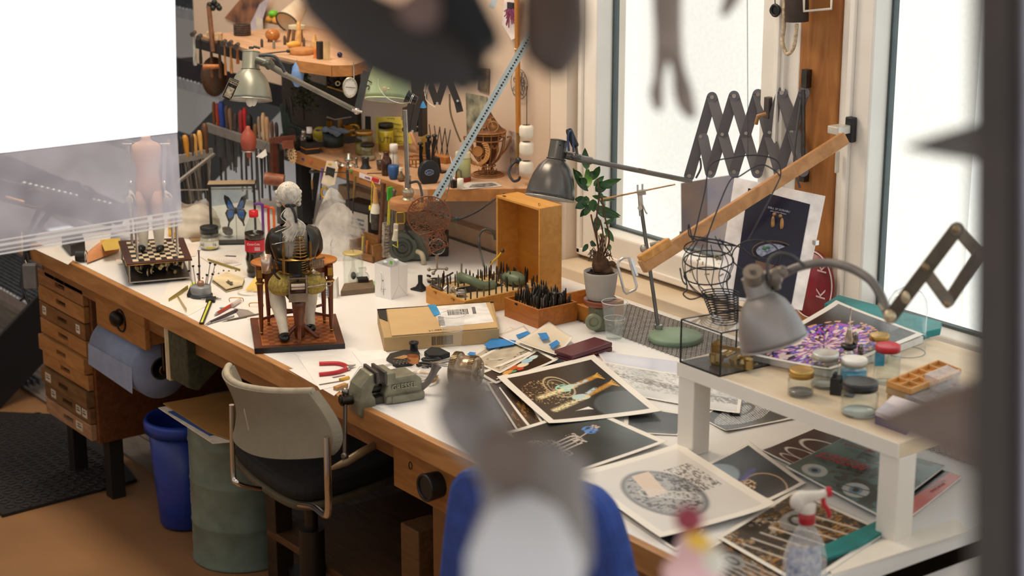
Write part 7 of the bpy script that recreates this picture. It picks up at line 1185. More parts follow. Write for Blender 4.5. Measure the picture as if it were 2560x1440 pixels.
for i in range(8): x = rnd.uniform(-.015,.02); m.tube([(x,0,.135),(x*.6+rnd.uniform(-.01,.01),-.004,.19)],.0014,5)
part(t,'stem',m,BK); LG = [mat('3f6b34',.35,0,'l',.2,30),mat('2e5630',.35,0,'l',.2,30),mat('6aa23a',.35,0,'l',.15,30)]; k2 = mpp(C_)
lv = [(1470,470,1468,418,16,2),(1468,425,1462,370,16,1),(1480,450,1500,415,13,0),(1462,470,1432,420,12,0),(1470,478,1436,437,12,1),(1490,470,1554,447,14,0),(1488,478,1522,455,20,1),(1484,465,1510,440,12,0),(1480,490,1538,500,10,0),(1470,500,1438,522,16,1),(1475,510,1462,540,12,0),(1482,498,1484,530,18,0),(1468,520,1450,543,10,1),(1490,510,1510,545,12,1),(1496,515,1552,540,10,0),(1492,530,1550,543,12,1),(1494,540,1488,585,14,1),(1510,560,1535,547,9,0),(1512,570,1535,605,11,0),(1465,500,1436,498,13,1),(1466,460,1452,444,12,1),(1470,610,1456,630,9,1),(1475,605,1490,614,11,1),(1522,610,1525,628,8,0),(1500,585,1512,596,8,0),(1498,460,1530,470,9,1),(1456,445,1436,424,8,0),(1466,490,1462,515,14,0),(1500,480,1512,520,10,1),(1474,440,1488,428,10,1)]
d_ = dep(C_)
for i,(u0,v0,u1,v1,w,c) in enumerate(lv):
    a,b = pD(u0,v0,d_-.0+rnd.uniform(-.012,.012)),pD(u1,v1,d_+rnd.uniform(-.03,.02)); ax_ = b-a; L_ = ax_.length; ax_.normalize(); n_ = (FW+UP*rnd.uniform(-.4,.4)+RT*rnd.uniform(-.4,.4)).normalized(); sd2 = ax_.cross(n_).normalized(); n_ = sd2.cross(ax_); W_ = w*k2*.70; m = M(); g = []; ns = 8
    for j in range(ns+1):
        s = j/ns; wd = W_*math.sin(PI*min(1,s**.8))**.8 if 0 < j < ns else .0003; c_ = a+ax_*L_*s+n_*(.12*L_*math.sin(PI*s)); g += [c_-sd2*wd-n_*.002,c_+n_*.001,c_+sd2*wd-n_*.002]
    m.add(g,[(3*j+q_,3*j+q_+1,3*j+q_+4,3*j+q_+3) for j in range(ns) for q_ in (0,1)],True); part(t,'leaf',m,LG[c])
t = thing('terracotta_saucer','glazed red brown saucer under the ficus pot','saucer'); part(t,'dish',M(A).lathe([(0,-.018),(.044,-.018),(.049,-.014),(.05,-.001),(.047,.001),(.045,-.004),(0,-.004)],n=40),mat('8c4a2c',.25,v=.1))
t = thing('pedestal_block','grey green cast iron block with round socket under the saucer','block'); part(t,'block',M(fr((P.x,P.y,TZ),RTa+.35)).box((.004,0,.036),(.062,.06,.07)),mat('7c8068',.4,.2,v=.15),.005); part(t,'socket',M(fr((P.x,P.y,TZ+.034),RTa)).torus((-.020,-.043,0),.019,.007,Matrix.Rotation(PI/2,4,'X')).cyl((-.020,-.043,0),(-.020,-.03,0),.016),mat('8a8e74',.4,.2))
# magnifier stand with green round foot and wooden skewer
t = thing('rod_stand','pale green disc foot with leaning steel rod, clamp and thin wooden skewer','stand'); P = pZ(1688,850); k = mpp(P); part(t,'foot',M(fr(P)).lathe([(0,0),(66*k,0),(67*k,.003),(67*k,.013),(65*k,.017),(0,.017)],n=56),mat('8aa48c',.5,v=.08,sc=10)); b0 = pZ(1646,822,TZ+.017); b1 = pD(1603,520,dep(b0)); part(t,'rod',M().cyl(b0,b1,.0055),mat('6c6a66',.35,.7)); part(t,'nut',M().cyl(b0,b0+Vector((0,0,.012)),.012,n=6),STEEL); CL = mat('b8b0a4',.35,.6)
d_ = dep(b0); part(t,'clamp',M().bar(pD(1604,540,d_),pD(1600,488,d_),.012,.008).bar(pD(1593,482,d_),pD(1614,480,d_),.018,.012).bar(pD(1594,484,d_),pD(1594,462,d_),.005,.008).bar(pD(1606,484,d_),pD(1606,460,d_),.005,.008).cyl(pD(1600,520,d_-.01),pD(1602,520,d_+.012),.007).tube([pD(1602,500,d_),pD(1614,530,d_-.01),pD(1618,535,d_-.01)],.002),CL); part(t,'skewer',M().cyl(pD(1495,500,d_-.02),pD(1688,461,d_+.02),.003,.002),wood('c89a6a')); part(t,'lower_clamp',M().ell(pD(1608,622,d_),(.012,.008,.012)).cyl(pD(1625,612,d_),pD(1650,606,d_),.006),CL)
# wooden beam from the catch, aluminium bow at its end
t = thing('wooden_prop','long pine batten with aluminium handle propped up to the window catch','batten'); e0,e1 = pD(1605,668,4.75),pY(2112,345,3.62); PW = wood('c8925c','a8723e',.5,4); part(t,'batten',M().bar(e0,e1,.026,.034,UP),PW,.002); s0,s1 = e0+UP*.022,e0+(e1-e0)*.13+UP*.022; part(t,'top_block',M().bar(s0-(e1-e0).normalized()*.006,s1,.028,.022,UP),wood('d89c50','bc7c34'),.003)
part(t,'handle',M().tube([pD(u,v,4.68) for u,v in ((1548,652),(1558,645),(1572,644),(1592,716),(1588,724),(1575,730),(1566,734),(1560,728),(1544,662))],.0035,8,True).bar(pD(1578,648,4.7),pD(1592,690,4.7),.010,.004),mat('c8c4c0',.25,.8))
t = thing('window_handle','white and black window handle on the second window frame','handle'); q = pY(2119,325,3.66); part(t,'plate',M().box(q+Vector((0,.012,0)),(.026,.02,.068)),BLACK,.003); part(t,'lever',M().box(q+Vector((-.012,-.02,.002)),(.04,.05,.022)),mat('d8d4c8',.3,.3),.003); part(t,'drop',M().box(pY(2093,405,3.66),(.008,.012,.06)),mat('d8d4c8',.3,.3),.002)
t = thing('window_handle','brown window handle behind the scissor bracket on the first window','handle'); q = pY(1915,270,3.66); part(t,'plate',M().box(q+Vector((0,.01,0)),(.02,.02,.06)),mat('4a4240',.5),.002); part(t,'lever',M().tube([pY(1915,285,3.64),pY(1895,290,3.62),pY(1890,310,3.62)],.006),mat('a87848',.4))
# dark cylinder, cord and pulley at the top of the pillar
t = thing('rusty_tube','dark rusty tube hanging at the top of the wooden pillar','tube'); part(t,'tube',M().cyl(pY(1992,54,3.64),pY(1992,-60,3.64),.032,n=24),mat('3a2c24',.7,v=.3)); part(t,'bracket',M().tube([pY(2010,-30,3.62),pY(2010,28,3.62),pY(2078,22,3.66),pY(2080,-30,3.68)],.004),mat('e0d8cc',.5))
solo('pulley',M().cyl(pY(1938,26,3.64),pY(1940,26,3.66),.016,n=20).torus(pY(1938,26,3.63),.015,.004,Matrix.Rotation(PI/2,4,'X')).cyl(pY(1938,12,3.64),pY(1936,-30,3.64),.0015),mat('1c1c1e',.4),'small black pulley wheel on a string by the first window','pulley'); solo('rope',M().tube(spl([pY(1962,-30,3.62),pY(1960,60,3.62),pY(1956,105,3.62),pY(1968,135,3.62),pY(1985,115,3.62),pY(1992,60,3.62)],6),.0055),mat('cdb89a',.8,v=.25,sc=120),'frayed beige rope looped beside the rusty tube','rope')
# hanging wire sculpture
t = thing('wire_basket','hanging black wire basket sculpture with a coiled cone at its bottom','wire sculpture'); BW = mat('34343a',.45,.4); d_ = 4.45; m = M()
def wire(pts,r=.0018,dz=0): m.tube(spl([pD(u,v,d_+dz) for u,v in pts],6),r,6)
wire([(1732,605),(1762,480),(1776,412),(1830,394),(1890,388),(1940,400),(1952,432),(1938,470),(1870,600)]); wire([(1765,600),(1820,460),(1850,440),(1900,412),(1935,425),(1950,440)]); wire([(1725,590),(1790,600),(1850,618),(1880,640),(1920,648)]); wire([(1732,605),(1722,560),(1724,590),(1750,600),(1800,610),(1838,615)])
for i,(u,v,w,h) in enumerate(((1770,620,60,22),(1772,650,62,24),(1768,690,58,22),(1890,640,60,40))): m.torus(pD(u,v,d_),1,.0018,fr((0,0,0),RTa,.25) @ Matrix.Diagonal((w*.00095,h*.0016,1,1)),28,6) if 0 else m.tube([pD(u+w*math.cos(a),v+h*math.sin(a),d_+.04*math.sin(a)) for a in np.linspace(0,6.1,26)],.0018,6,True)
for a in np.linspace(0,6,10): wire([(1770+30*math.cos(a),600+12*math.sin(a)),(1770+64*math.cos(a),650+16*math.sin(a)),(1768+50*math.cos(a),705+14*math.sin(a)),(1790+36*math.cos(a),740+10*math.sin(a))],.0012)
wire([(1710,680),(1718,720),(1708,735),(1725,748),(1750,742),(1765,730)]); wire([(1700,670),(1706,700),(1715,712)]); part(t,'basket_wire',m,BW)
m = M()
for i in range(13): v = 728+i*6.2; w = 46-i*1.2; m.tube([pD(1800+i*1.2+w*math.cos(a),v+10*math.sin(a)+a*.8,d_+.03*math.sin(a)) for a in np.linspace(0,6.28,26)],.0016,6)
part(t,'coil_cone',m,BW); m = M()
for i in range(12): u,v = 1720+rnd.uniform(0,90),628+rnd.uniform(0,60); m.bar(pD(u,v,d_),pD(u+rnd.uniform(-16,16),v+rnd.uniform(-14,14),d_),.003,.003)
part(t,'twigs',m,mat('a08868',.6),kind='stuff')
solo('ceiling_wire',M().tube([pD(1870,395,4.45),pD(1868,-60,4.45)],.0008),BW,'thin wire holding up the wire sculpture','wire')
# framed poster leaning at the pillar, red sign
t = thing('framed_poster','white bordered poster of two golden birds on dark blue leaning against the pillar','poster'); q = [pD(1836,443,4.97),pD(2063,490,4.88),pD(2005,775,4.72),pD(1790,740,4.80)]; nq = (q[1]-q[0]).cross(q[3]-q[0]).normalized()
if nq.dot(FW) > 0: nq = -nq
part(t,'mat_board',M().hull(q,-nq,.004),mat('f0ecec',.3)); Bq = q; bi = lambda a,b,z: bil(Bq,a,b)+nq*z
im = part(t,'print',M().hull([bi(a,b,.0005) for a,b in ((.17,.07),(.86,.10),(.87,.97),(.19,.98))],nq,.0006),mat('1e2238',.25,v=.3,sc=3)); part(t,'glass_clip',M().box(bi(1.0,.42,.002),(.012,.012,.012)),mat('d8d4d0',.3,.6)); GO = mat('c8925c',.4,v=.3,sc=60)
m = M()
for x in (.51,.61): c_ = bi(x,.36,.002); m.ell(c_+UP*.012,(.005,.002,.018),fr((0,0,0),RTa)).ell(c_+UP*.034+RT*(.004 if x < .55 else -.004),.005).bar(c_-UP*.004,c_-UP*.024,.002,.001).bar(c_-UP*.004+RT*.005,c_-UP*.024+RT*.005,.002,.001)
part(im,'golden_birds',m,GO); m = M(); c_ = bi(.55,.56,.0016); m.tube([c_+RT*.052*math.cos(a)+UP*.026*math.sin(a) for a in np.linspace(0,6.28,30)],.0022,6); part(im,'bowl_rim',m,mat('5c4634',.4)); m = M().hull([c_+RT*.042*math.cos(a)+UP*.019*math.sin(a) for a in np.linspace(0,6.0,24)],nq,.0008); part(im,'water_surface',m,mat('b8b8cc',.3,v=.4,sc=120,h2='4a5468')); m = M()
for dx,dy in ((-.02,.006),(-.012,.009),(.016,-.004),(.022,.0)): m.ell(c_+RT*dx+UP*dy+nq*.001,(.007,.002,.004),fr((0,0,0),RTa))
part(im,'lily_leaves',m,mat('4a7c54',.4)); part(im,'stand',M().hull([bi(a,b,.0012) for a,b in ((.38,.66),(.72,.68),(.66,.80),(.44,.78))],nq,.0005).tube(spl([bi(.36,.78,.002),bi(.45,.84,.002),bi(.5,.95,.002),bi(.4,.98,.002)],4),.002),mat('6a4a3c',.4)); text(im,'DELL IX SORABLI',frame3(bi(.54,.2,.0014),q[1]-q[0],-(q[3]-q[0])),.008,mat('b8b8c4',.5)); text(im,'John Hallor Meister',frame3(bi(.54,.225,.0014),q[1]-q[0],-(q[3]-q[0])),.0055,mat('b8b8c4',.5))
t = thing('red_sign','dark red round sign with white edge standing behind the poster','sign'); C_ = pY(2030,710,3.66); part(t,'disc',M().lathe([(0,0),(.085,0),(.085,.006),(0,.006)],fr(C_,0,PI/2-.05),44,sy=1.15),mat('8a1c2c',.4)); part(t,'border',M().torus(C_+Vector((0,-.007,0)),.082,.002,fr((0,0,0),0,PI/2-.05),44,sy=1.15),mat('e4d4d0',.4)); text(t,'K   K',frame3(C_+Vector((.045,-.009,.02)),(.0,0,1),(-1,0,0)),.05,mat('d8b8b8',.4))
# white shelf table
WP = mat('f0ebe2',.45,v=.02,sc=5); t = thing('white_bench_shelf','low white shelf on square legs standing on the right of the bench','shelf'); sx0,sx1,sy0,sy1,sz = -3.112,-2.424,2.818,3.44,1.105
part(t,'board',M().bx(sx0,sx1,sy0,sy1,sz-.034,sz),wood('e8d6bc','d8c2a2',.45,3),.002); part(t,'white_edge',M().bx(sx0,sx1,sy0-.003,sy0+.0005,sz-.034,sz-.001).bx(sx0-.003,sx0+.0005,sy0,sy1,sz-.034,sz-.001),WP)
for x in (sx0,sx1-.055):
    for y in (sy0+.002,sy1-.06): part(t,'leg',M().bx(x,x+.055,y,y+.055,TZ,sz-.034),WP,.003)
SZ = sz
# glass case with brass movement
t = thing('glass_case','black edged glass case holding a brass clock movement on the white shelf','display case'); q = [pZ(1701,905,SZ),pZ(1800,942,SZ),pZ(1931,912,SZ),pZ(1840,880,SZ)]; hz = .105; up = Vector((0,0,hz)); EB = mat('26282c',.4,.4); m = M()
for i in range(4): m.bar(q[i],q[(i+1) % 4],.004,.004).bar(q[i]+up,q[(i+1) % 4]+up,.0028,.0028).bar(q[i],q[i]+up,.003,.003)
part(t,'frame',m,EB); part(t,'base',M().hull(q,(0,0,1),.003),mat('4a4c50',.25)); m = M()
for i in range(4): m.hull([q[i],q[(i+1) % 4],q[(i+1) % 4]+up,q[i]+up],((q[i]+q[(i+1) % 4])/2-(q[0]+q[2])/2),.0008)
part(t,'pane',m.hull([p+up for p in q],(0,0,1),.0008),glass('fcfdfe'))
t = thing('brass_movement','brass clock movement with levers inside the glass case','movement'); c_ = bil(q,.62,.5); A = fr(c_+Vector((0,0,.003)),.35); m = M(A)
m.bx(-.045,-.04,-.02,.02,0,.05).bx(.04,.045,-.02,.02,0,.035).bx(-.045,.045,-.02,-.016,.0,.006).bx(-.045,.045,-.02,-.016,.04,.046).bx(-.045,.045,.016,.02,.03,.036)
for i in range(6): m.cyl((-.035+i*.014,-.02,.015+.004*(i % 3)),(-.035+i*.014,.02,.015+.004*(i % 3)),.004+.003*(i % 2),n=14)
part(t,'frame',m,mat('b08c4c',.3,.9,v=.2)); m = M(A)
for i in range(7): x = rnd.uniform(-.04,.06); m.cyl((x,-.024,rnd.uniform(.006,.03)),(x,-.028,rnd.uniform(.006,.03)),rnd.uniform(.006,.011),n=16)
part(t,'wheel',m.tube([(.03,-.02,.01),(.06,-.02,.012),(.075,-.02,.02)],.0014),mat('a89060',.3,.9))
# jars and small things on the white shelf
jar(2001,987,SZ,66,66,GOLD,'small clear jar with bright gold lid, leftmost on the white shelf',liquid='8a8680',lh=.25,lidh=.3,gl='fafbfa')
jar(2060,965,SZ,70,86,mat('d8d8d4',.2,.4),'clear jar with silver rimmed glass lid behind the gold lidded one',liquid='b8b6b0',lh=.1,lidh=.2)
jar(2132,965,SZ,70,70,mat('f0ece6',.35),'round jar with white lid and blue content on the white shelf',liquid='68b4d8',lh=.7,lidh=.22)
jar(2147,1035,SZ,92,84,mat('26282c',.35),'squat wide jar with black lid at the front of the white shelf',lidh=.24,lh=.1,liquid='d8dcd8')
q = jar(2215,955,SZ,66,94,mat('c8283c',.35),'tall clear jar with red lid and blue paper tag',lidh=.16); P = pZ(2203,945,SZ); part(q,'blue_tag',M(fr(P,RTa)).box((-.012,-.028,.055),(.022,.001,.034)),mat('38a4d0',.5))
jar(2195,905,SZ,52,70,GOLD,'clear jar with gold lid partly behind the red lidded jar',lidh=.2)
t = thing('oil_can','polished metal spirit lamp with upright needle and dark cap','oil can'); P = pZ(2120,905,SZ); k = mpp(P); A = fr(P,RTa); part(t,'body',M(A).lathe([(0,0),(20*k,0),(22*k,8*k),(15*k,26*k),(13*k,38*k),(0,38*k)],n=24),mat('c8c0b8',.15,.9)); part(t,'black_cap',M(A).lathe([(18*k,38*k),(20*k,40*k),(20*k,46*k),(0,48*k)],n=24),BLK); part(t,'spout',M(A).lathe([(10*k,48*k),(12*k,62*k),(6*k,84*k),(5*k,92*k),(1.8*k,94*k),(1.8*k,140*k)],n=16),mat('c8b8a8',.2,.8)); part(t,'scoop',M(A).ell((14*k,0,60*k),(9*k,6*k,20*k)).ell((30*k,0,30*k),(8*k,6*k,18*k)),mat('8c8480',.15,.9))
t = thing('black_clip','black angular plastic clip standing between the jars','clip'); A = fr(pZ(2098,985,SZ),RTa-.4); part(t,'block',M(A).box((-.008,0,.02),(.022,.03,.04)).box((.018,0,.014),(.035,.03,.028)),BLK,.002); part(t,'ridge',M(A).box((-.012,0,.044),(.006,.02,.008)),BLK)
t = thing('glass_dome','tall clear glass dome at the back of the white shelf','dome'); P = pZ(2262,880,SZ); k = mpp(P); part(t,'dome',M(fr(P)).lathe([(50*k,0),(50*k,110*k),(46*k,136*k),(34*k,155*k),(16*k,166*k),(0,168*k)],n=40),glass('fbfcfd')); part(t,'rim',M(fr(P)).torus((0,0,0),50*k,.0015),glass('d0dce0'))
t = thing('wooden_sorting_tray','orange wooden tray with compartments stacked on brown boxes','tray'); q = [pZ(2218,965,SZ+.035),pZ(2275,985,SZ+.035),pZ(2400,935,SZ+.035),pZ(2345,913,SZ+.035)]; part(t,'lower_boxes',M().hull([p-Vector((0,0,.035)) for p in q],(0,0,1),.016).hull([p-Vector((.004,0,.018)) for p in q],(0,0,1),.017),mat('b89c74',.6),.002); part(t,'tray_floor',M().hull(q,(0,0,1),.004),mat('c88c44',.5)); m = M(); up = Vector((0,0,.006))
for i in range(6): a,b = q[0]+(q[3]-q[0])*i/5,q[1]+(q[2]-q[1])*i/5; m.bar(a+up,b+up,.004,.012)
m.bar(q[0]+up,q[3]+up,.005,.012).bar(q[1]+up,q[2]+up,.005,.012).bar((q[0]+q[1])/2+up,(q[3]+q[2])/2+up,.003,.012); part(t,'dividers',m,mat('d8a05c',.5))
t = thing('clear_plastic_case','clear plastic lidded cases stacked on a dark tray at the right of the white shelf','case'); q = [pZ(2262,1000,SZ+.018),pZ(2340,1030,SZ+.018),pZ(2430,985,SZ+.018),pZ(2350,960,SZ+.018)]; part(t,'dark_tray',M().hull([p-Vector((0,0,.018)) for p in q],(0,0,1),.018),mat('2c3038',.4),.002); part(t,'lid',M().hull(q,(0,0,1),.014),mat('d8dce4',.15,0,'t',.1,30,None,None,.45)); q2 = [pZ(2310,965,SZ+.032),pZ(2345,980,SZ+.032),pZ(2400,958,SZ+.032),pZ(2365,942,SZ+.032)]; part(t,'small_box',M().hull(q2,(0,0,1),.028),mat('e8eaf0',.12,0,'t',.08,30,None,None,.35)); part(t,'red_speck',M().ell(pZ(2385,960,SZ+.033),(.005,.004,.003)),mat('d83c3c',.5))
t = thing('purple_box','small white and purple cardboard box at the shelf front right','box'); q = [pZ(2186,1060,SZ),pZ(2265,1090,SZ),pZ(2310,1045,SZ),pZ(2230,1020,SZ)]; part(t,'purple_base',M().hull(q,(0,0,1),.020),mat('54407c',.5),.001); part(t,'white_lid',M().hull([p+Vector((0,0,.02)) for p in q],(0,0,1),.010),mat('e8dce0',.5),.001)
# spray bottle
t = thing('spray_bottle','clear plastic trigger spray bottle with white and red head at the bench corner','spray bottle'); P = pZ(2008,1492); k = mpp(P); A = fr(P,RTa); part(t,'body',M(A).lathe([(0,0),(50*k,0),(54*k,6*k),(56*k,60*k),(54*k,110*k),(44*k,150*k),(24*k,185*k),(18*k,198*k),(16*k,206*k)],n=36,sy=.65),mat('e4e8ec',.1,0,'t',.08,20,None,None,.3)); part(t,'label',M(A).lathe([(56.5*k,40*k),(56.8*k,60*k),(54.5*k,112*k),(46*k,146*k)],Matrix.Rotation(PI+.5,4,'Z'),n=20,arc=2.1,sy=.65),mat('7f8fb8',.4,v=.5,sc=70,h2='e8ecf2')); part(t,'collar',M(A).lathe([(19*k,198*k),(21*k,202*k),(20*k,228*k),(0,230*k)],n=24),mat('b8242c',.4))
part(t,'head',M(A).tube(spl([(-26*k,0,240*k),(-20*k,0,262*k),(0,0,268*k),(30*k,0,274*k),(46*k,0,280*k)],4),.01,12,rr=[26*k*.6,18*k,20*k,21*k,21*k,20*k,19*k,17*k,15*k,14*k,13*k,12*k,11*k,11*k,11*k,10*k,10*k]).lathe([(20*k,228*k),(22*k,250*k),(0,262*k)]),mat('ece6dc',.35)); part(t,'nozzle',M(A).cyl((46*k,0,280*k),(58*k,0,282*k),13*k,n=16),mat('c8283c',.35)); part(t,'trigger',M(A).tube(spl([(38*k,0,268*k),(40*k,0,250*k),(52*k,0,232*k),(56*k,0,215*k)],4),6*k,8),mat('c8283c',.35))
# ================= photographic prints and magazines =================
def hx_(h): return np.array(lin(h)[:3])
def vnoise(s,t,f,seed):
    r = np.random.RandomState(seed); G = r.rand(64,64); x,y = s*f,t*f; i,j = np.floor(x).astype(int),np.floor(y).astype(int); a,b = x-i,y-j; a = a*a*(3-2*a); b = b*b*(3-2*b); g = lambda p,q: G[p % 64,q % 64]
    return g(i,j)*(1-a)*(1-b)+g(i+1,j)*a*(1-b)+g(i,j+1)*(1-a)*b+g(i+1,j+1)*a*b
def mixc(c,col,m): m = np.clip(m,0,1)[...,None]; return c*(1-m)+hx_(col)*m
def grit(s,t,f,sd): return np.clip((vnoise(s,t,f,sd)*.5+vnoise(s+.37,t+.11,f*2.3,sd+1)*.5-.48)*7,0,1)
def seg(s,t,p,q,w): d = np.array(q)-p; l = (d**2).sum(); u = np.clip(((s-p[0])*d[0]+(t-p[1])*d[1])/l,0,1); return np.clip(1.4-np.hypot(s-p[0]-u*d[0],t-p[1]-u*d[1])/w,0,1)
def disc(s,t,c,rx,ry): return np.clip((1-np.hypot((s-c[0])/rx,(t-c[1])/ry))*12,0,1)
def ringm(s,t,c,rx,ry,w): return np.clip(1.3-np.abs(np.hypot((s-c[0])/rx,(t-c[1])/ry)-1)/w,0,1)
def sheet(name,label,uvs,z,fn,cat='photo',border=.07,curl=.006,n=120,paper_c='f2ece2',seed=1,grp=None,tk=.0006,bx_=None):
    q = [pZ(u,v,TZ+z) for u,v in uvs]; g = np.linspace(0,1,n); S,T = np.meshgrid(g,g,indexing='ij'); P_ = np.zeros((n,n,3))
    for a,w in zip(q,((1-S)*(1-T),S*(1-T),S*T,(1-S)*T)): P_ += np.array(a)[None,None,:]*w[...,None]
    P_[...,2] += curl*((2*S-1)**4*.8+(2*T-1)**4*.5)*(.6+.4*np.sin(seed+3*S+2*T)); L1,L2 = (q[1]-q[0]).length,(q[3]-q[0]).length; b1,b2 = border*L2/L1 if L1 > L2 else border,border if L1 > L2 else border*L1/L2
    bl = bx_ or (b1,b1,b2,b2); s,t = (S-bl[0])/(1-bl[0]-bl[1]),(T-bl[2])/(1-bl[2]-bl[3]); C = fn(np.clip(s,0,1),np.clip(t,0,1)); inside = ((s > 0) & (s < 1) & (t > 0) & (t < 1))[...,None]; C = np.where(inside,C,hx_(paper_c)); m = M(); m.v = [tuple(p) for p in P_.reshape(-1,3)]
    nrm = (q[1]-q[0]).cross(q[3]-q[0]).z > 0; m.f = [(i*n+j,(i+1)*n+j,(i+1)*n+j+1,i*n+j+1) if nrm else (i*n+j,i*n+j+1,(i+1)*n+j+1,(i+1)*n+j) for i in range(n-1) for j in range(n-1)]; m.m = [0]*len(m.f); m.s = [True]*len(m.f); m.c = C.reshape(-1,3)
    o = solo(name,m,mat('ffffff',.22,0,'c'),label,cat,grp); md = o.modifiers.new('thickness','SOLIDIFY'); md.thickness = tk; md.offset = -1; return o
def base(s,t,a='14110f',b='2c2824',sd=1,f=3): return mixc(np.ones(s.shape+(3,))*hx_(a),b,vnoise(s,t,f,sd))
def p_birds(s,t):
    c = base(s,t,'14100e','241a16',3); c = mixc(c,'6a7478',disc(s,t,(.85,.9),.35,.3)*.5*(1-s*.0)); c = mixc(c,'c8b890',(ringm(s,t,(.40,.36),.13,.22,.07)+ringm(s,t,(.40,.36),.09,.16,.05))*.9); c = mixc(c,'b89868',disc(s,t,(.22,.42),.25,.28)*(vnoise(s,t,70,5) > .74))
    c = mixc(c,'9ad8c8',disc(s,t,(.44,.40),.10,.08)*(vnoise(s,t,26,6) > .4)); c = mixc(c,'bfe0dc',disc(s,t,(.5,.62),.1,.06)*.9)
    for y0,y1,x1 in ((.50,.30,.86),(.80,.47,.92)):
        c = mixc(c,'d89c3c',seg(s,t,(.55,(y0*.45+y1*.55)),(x1,y1),.028)*(.6+.4*vnoise(s,t,60,8))); c = mixc(c,'f0e0b0',seg(s,t,(.12,y0),(.55,y0*.45+y1*.55),.035)*(vnoise(s*2,t*8,30,9) > .35)); c = mixc(c,'b8d4e0',seg(s,t,(.45,y0*.5+y1*.5+.01),(.72,y1+.04),.02)*(vnoise(s,t,50,4) > .3))
        for k_ in range(5): c = mixc(c,'e0a848',seg(s,t,(x1-.02,y1),(x1+.05,y1-.05+.03*k_),.008))
    return c
def p_tower(s,t):
    c = base(s,t,'141614','1e2220',5); c = mixc(c,'7c8c90',np.clip((s+.2-t*.2-.75),0,1)*1.2*(1-np.abs(t-.6))); w = hx_('d8ccc4'); m_ = ((s < .34) & (s > 0) & (np.abs(t-.52) < .30-.5*np.abs(s-.1)) & True); c = mixc(c,'b8aca4',m_*grit(s*1.5,t,46,7))
    for y in (.38,.44,.5,.56): c = mixc(c,'d4c8c0',seg(s,t,(.18,y+.05),(.50,y),.010))
    c = mixc(c,'c8bcb4',((s > .46) & (s < .56) & (np.abs(t-.46) < .12) & (vnoise(s,t,50,3) > .45))*.9); c = mixc(c,'c8bcb4',seg(s,t,(.54,.46),(.70,.40),.008)); c = mixc(c,'5c8cd8',disc(s,t,(.72,.38),.08,.09)*(vnoise(s,t,40,2) > .4)); return mixc(c,'d8b8a0',disc(s,t,(.79,.36),.05,.06)*(vnoise(s,t,50,12) > .5))
def p_watch(s,t):
    c = base(s,t,'d8d4d0','e8e2dc',2); c = mixc(c,'7a7c80',disc(s,t,(.42,.52),.34,.40)); c = mixc(c,'a8a8a8',disc(s,t,(.42,.52),.30,.36)); m_ = disc(s,t,(.42,.52),.29,.35)*grit(s,t,30,3); c = mixc(c,'56585e',m_); c = mixc(c,'e0c8b4',((np.abs(s-.42+.25*(t-.3)) < .09) & (t < .52) & (t > .18))*.95); c = mixc(c,'3c3432',((s > .62) & (s < .95) & (np.abs(t-.42) < .2) & 1)*grit(s*1.6,t,40,9)*.85)
    for i in range(6): c = mixc(c,'d8d4d0',ringm(s,t,(.3+.06*i,.45+.04*i),.06,.06,.2)*.7)
    return c
def p_silver(s,t):
    c = base(s,t,'c4c4c4','eceae8',8,4); c = mixc(c,'8a8884',grit(s*2,t,24,4)*.6*(t < .75)); return mixc(c,'6a6058',((np.abs(t-.35-.3*s) < .09) & (vnoise(s,t,60,5) > .45))*.8)
def p_dots(s,t):
    c = base(s,t,'1c1c1e','2a2a2c',4); d = np.hypot((s*34 % 1)-.5,(t*26+.5*(np.floor(s*34) % 2)) % 1-.5) < .36; c = mixc(c,'d8d8d8',(d & (np.hypot((s-.42)/.4,(t-.5)/.34) < 1))*1.); c = mixc(c,'a8a8ac',(np.abs(t-.5+.4*(s-.8)) < .06)*(s > .6)*.8); return mixc(c,'2a2a2c',ringm(s,t,(.45,.42),.16,.14,.2))
def p_motif(s,t):
    c = base(s,t,'14161a','22262c',7); c = mixc(c,'a8c0d0',disc(s,t,(.15,.25),.45,.3)*.6); c = mixc(c,'d8b088',(ringm(s,t,(.62,.78),.25,.28,.05)+disc(s,t,(.45,.62),.13,.12)*(vnoise(s,t,40,2) > .5))); return mixc(c,'48509a',seg(s,t,(.5,.5),(.72,.42),.05)*.8)
def p_mech(s,t):
    c = base(s,t,'2a2624','50483f',6,5); c = mixc(c,'b8a48c',grit(s*1.6,t,22,5)*grit(s,t,5,8)*.9); c = mixc(c,'c88c3c',grit(s,t*2,34,6)*grit(s,t,6,3)*.7); c = mixc(c,'14110f',grit(s,t,4,12)*.7)
    for i in range(7): c = mixc(c,'d8ccc0',seg(s,t,(.05+.12*i,.2),(.2+.12*i,.9),.012)*.8)
    c = mixc(c,'8c8c8c',disc(s,t,(.66,.32),.2,.16)*.8); return mixc(c,'1c1c1c',ringm(s,t,(.66,.32),.07,.08,.3))
def p_eyes(s,t):
    c = base(s,t,'3c5c60','5c8c8c',3,4); c = mixc(c,'1c2428',(vnoise(s,t,18,5) > .55)*.8*(t > .3))
    for cx in (.20,.64):
        c = mixc(c,'d0d8d8',disc(s,t,(.17,cx),.13,.12)); c = mixc(c,'78a0b8',disc(s,t,(.17,cx),.07,.06)); c = mixc(c,'16181a',disc(s,t,(.17,cx),.035,.03))
    for i in range(9): c = mixc(c,'14181a',seg(s,t,(.1*i,.3+.05*(i % 3)),(.1*i+.2,.95-.07*(i % 4)),.008))
    return c
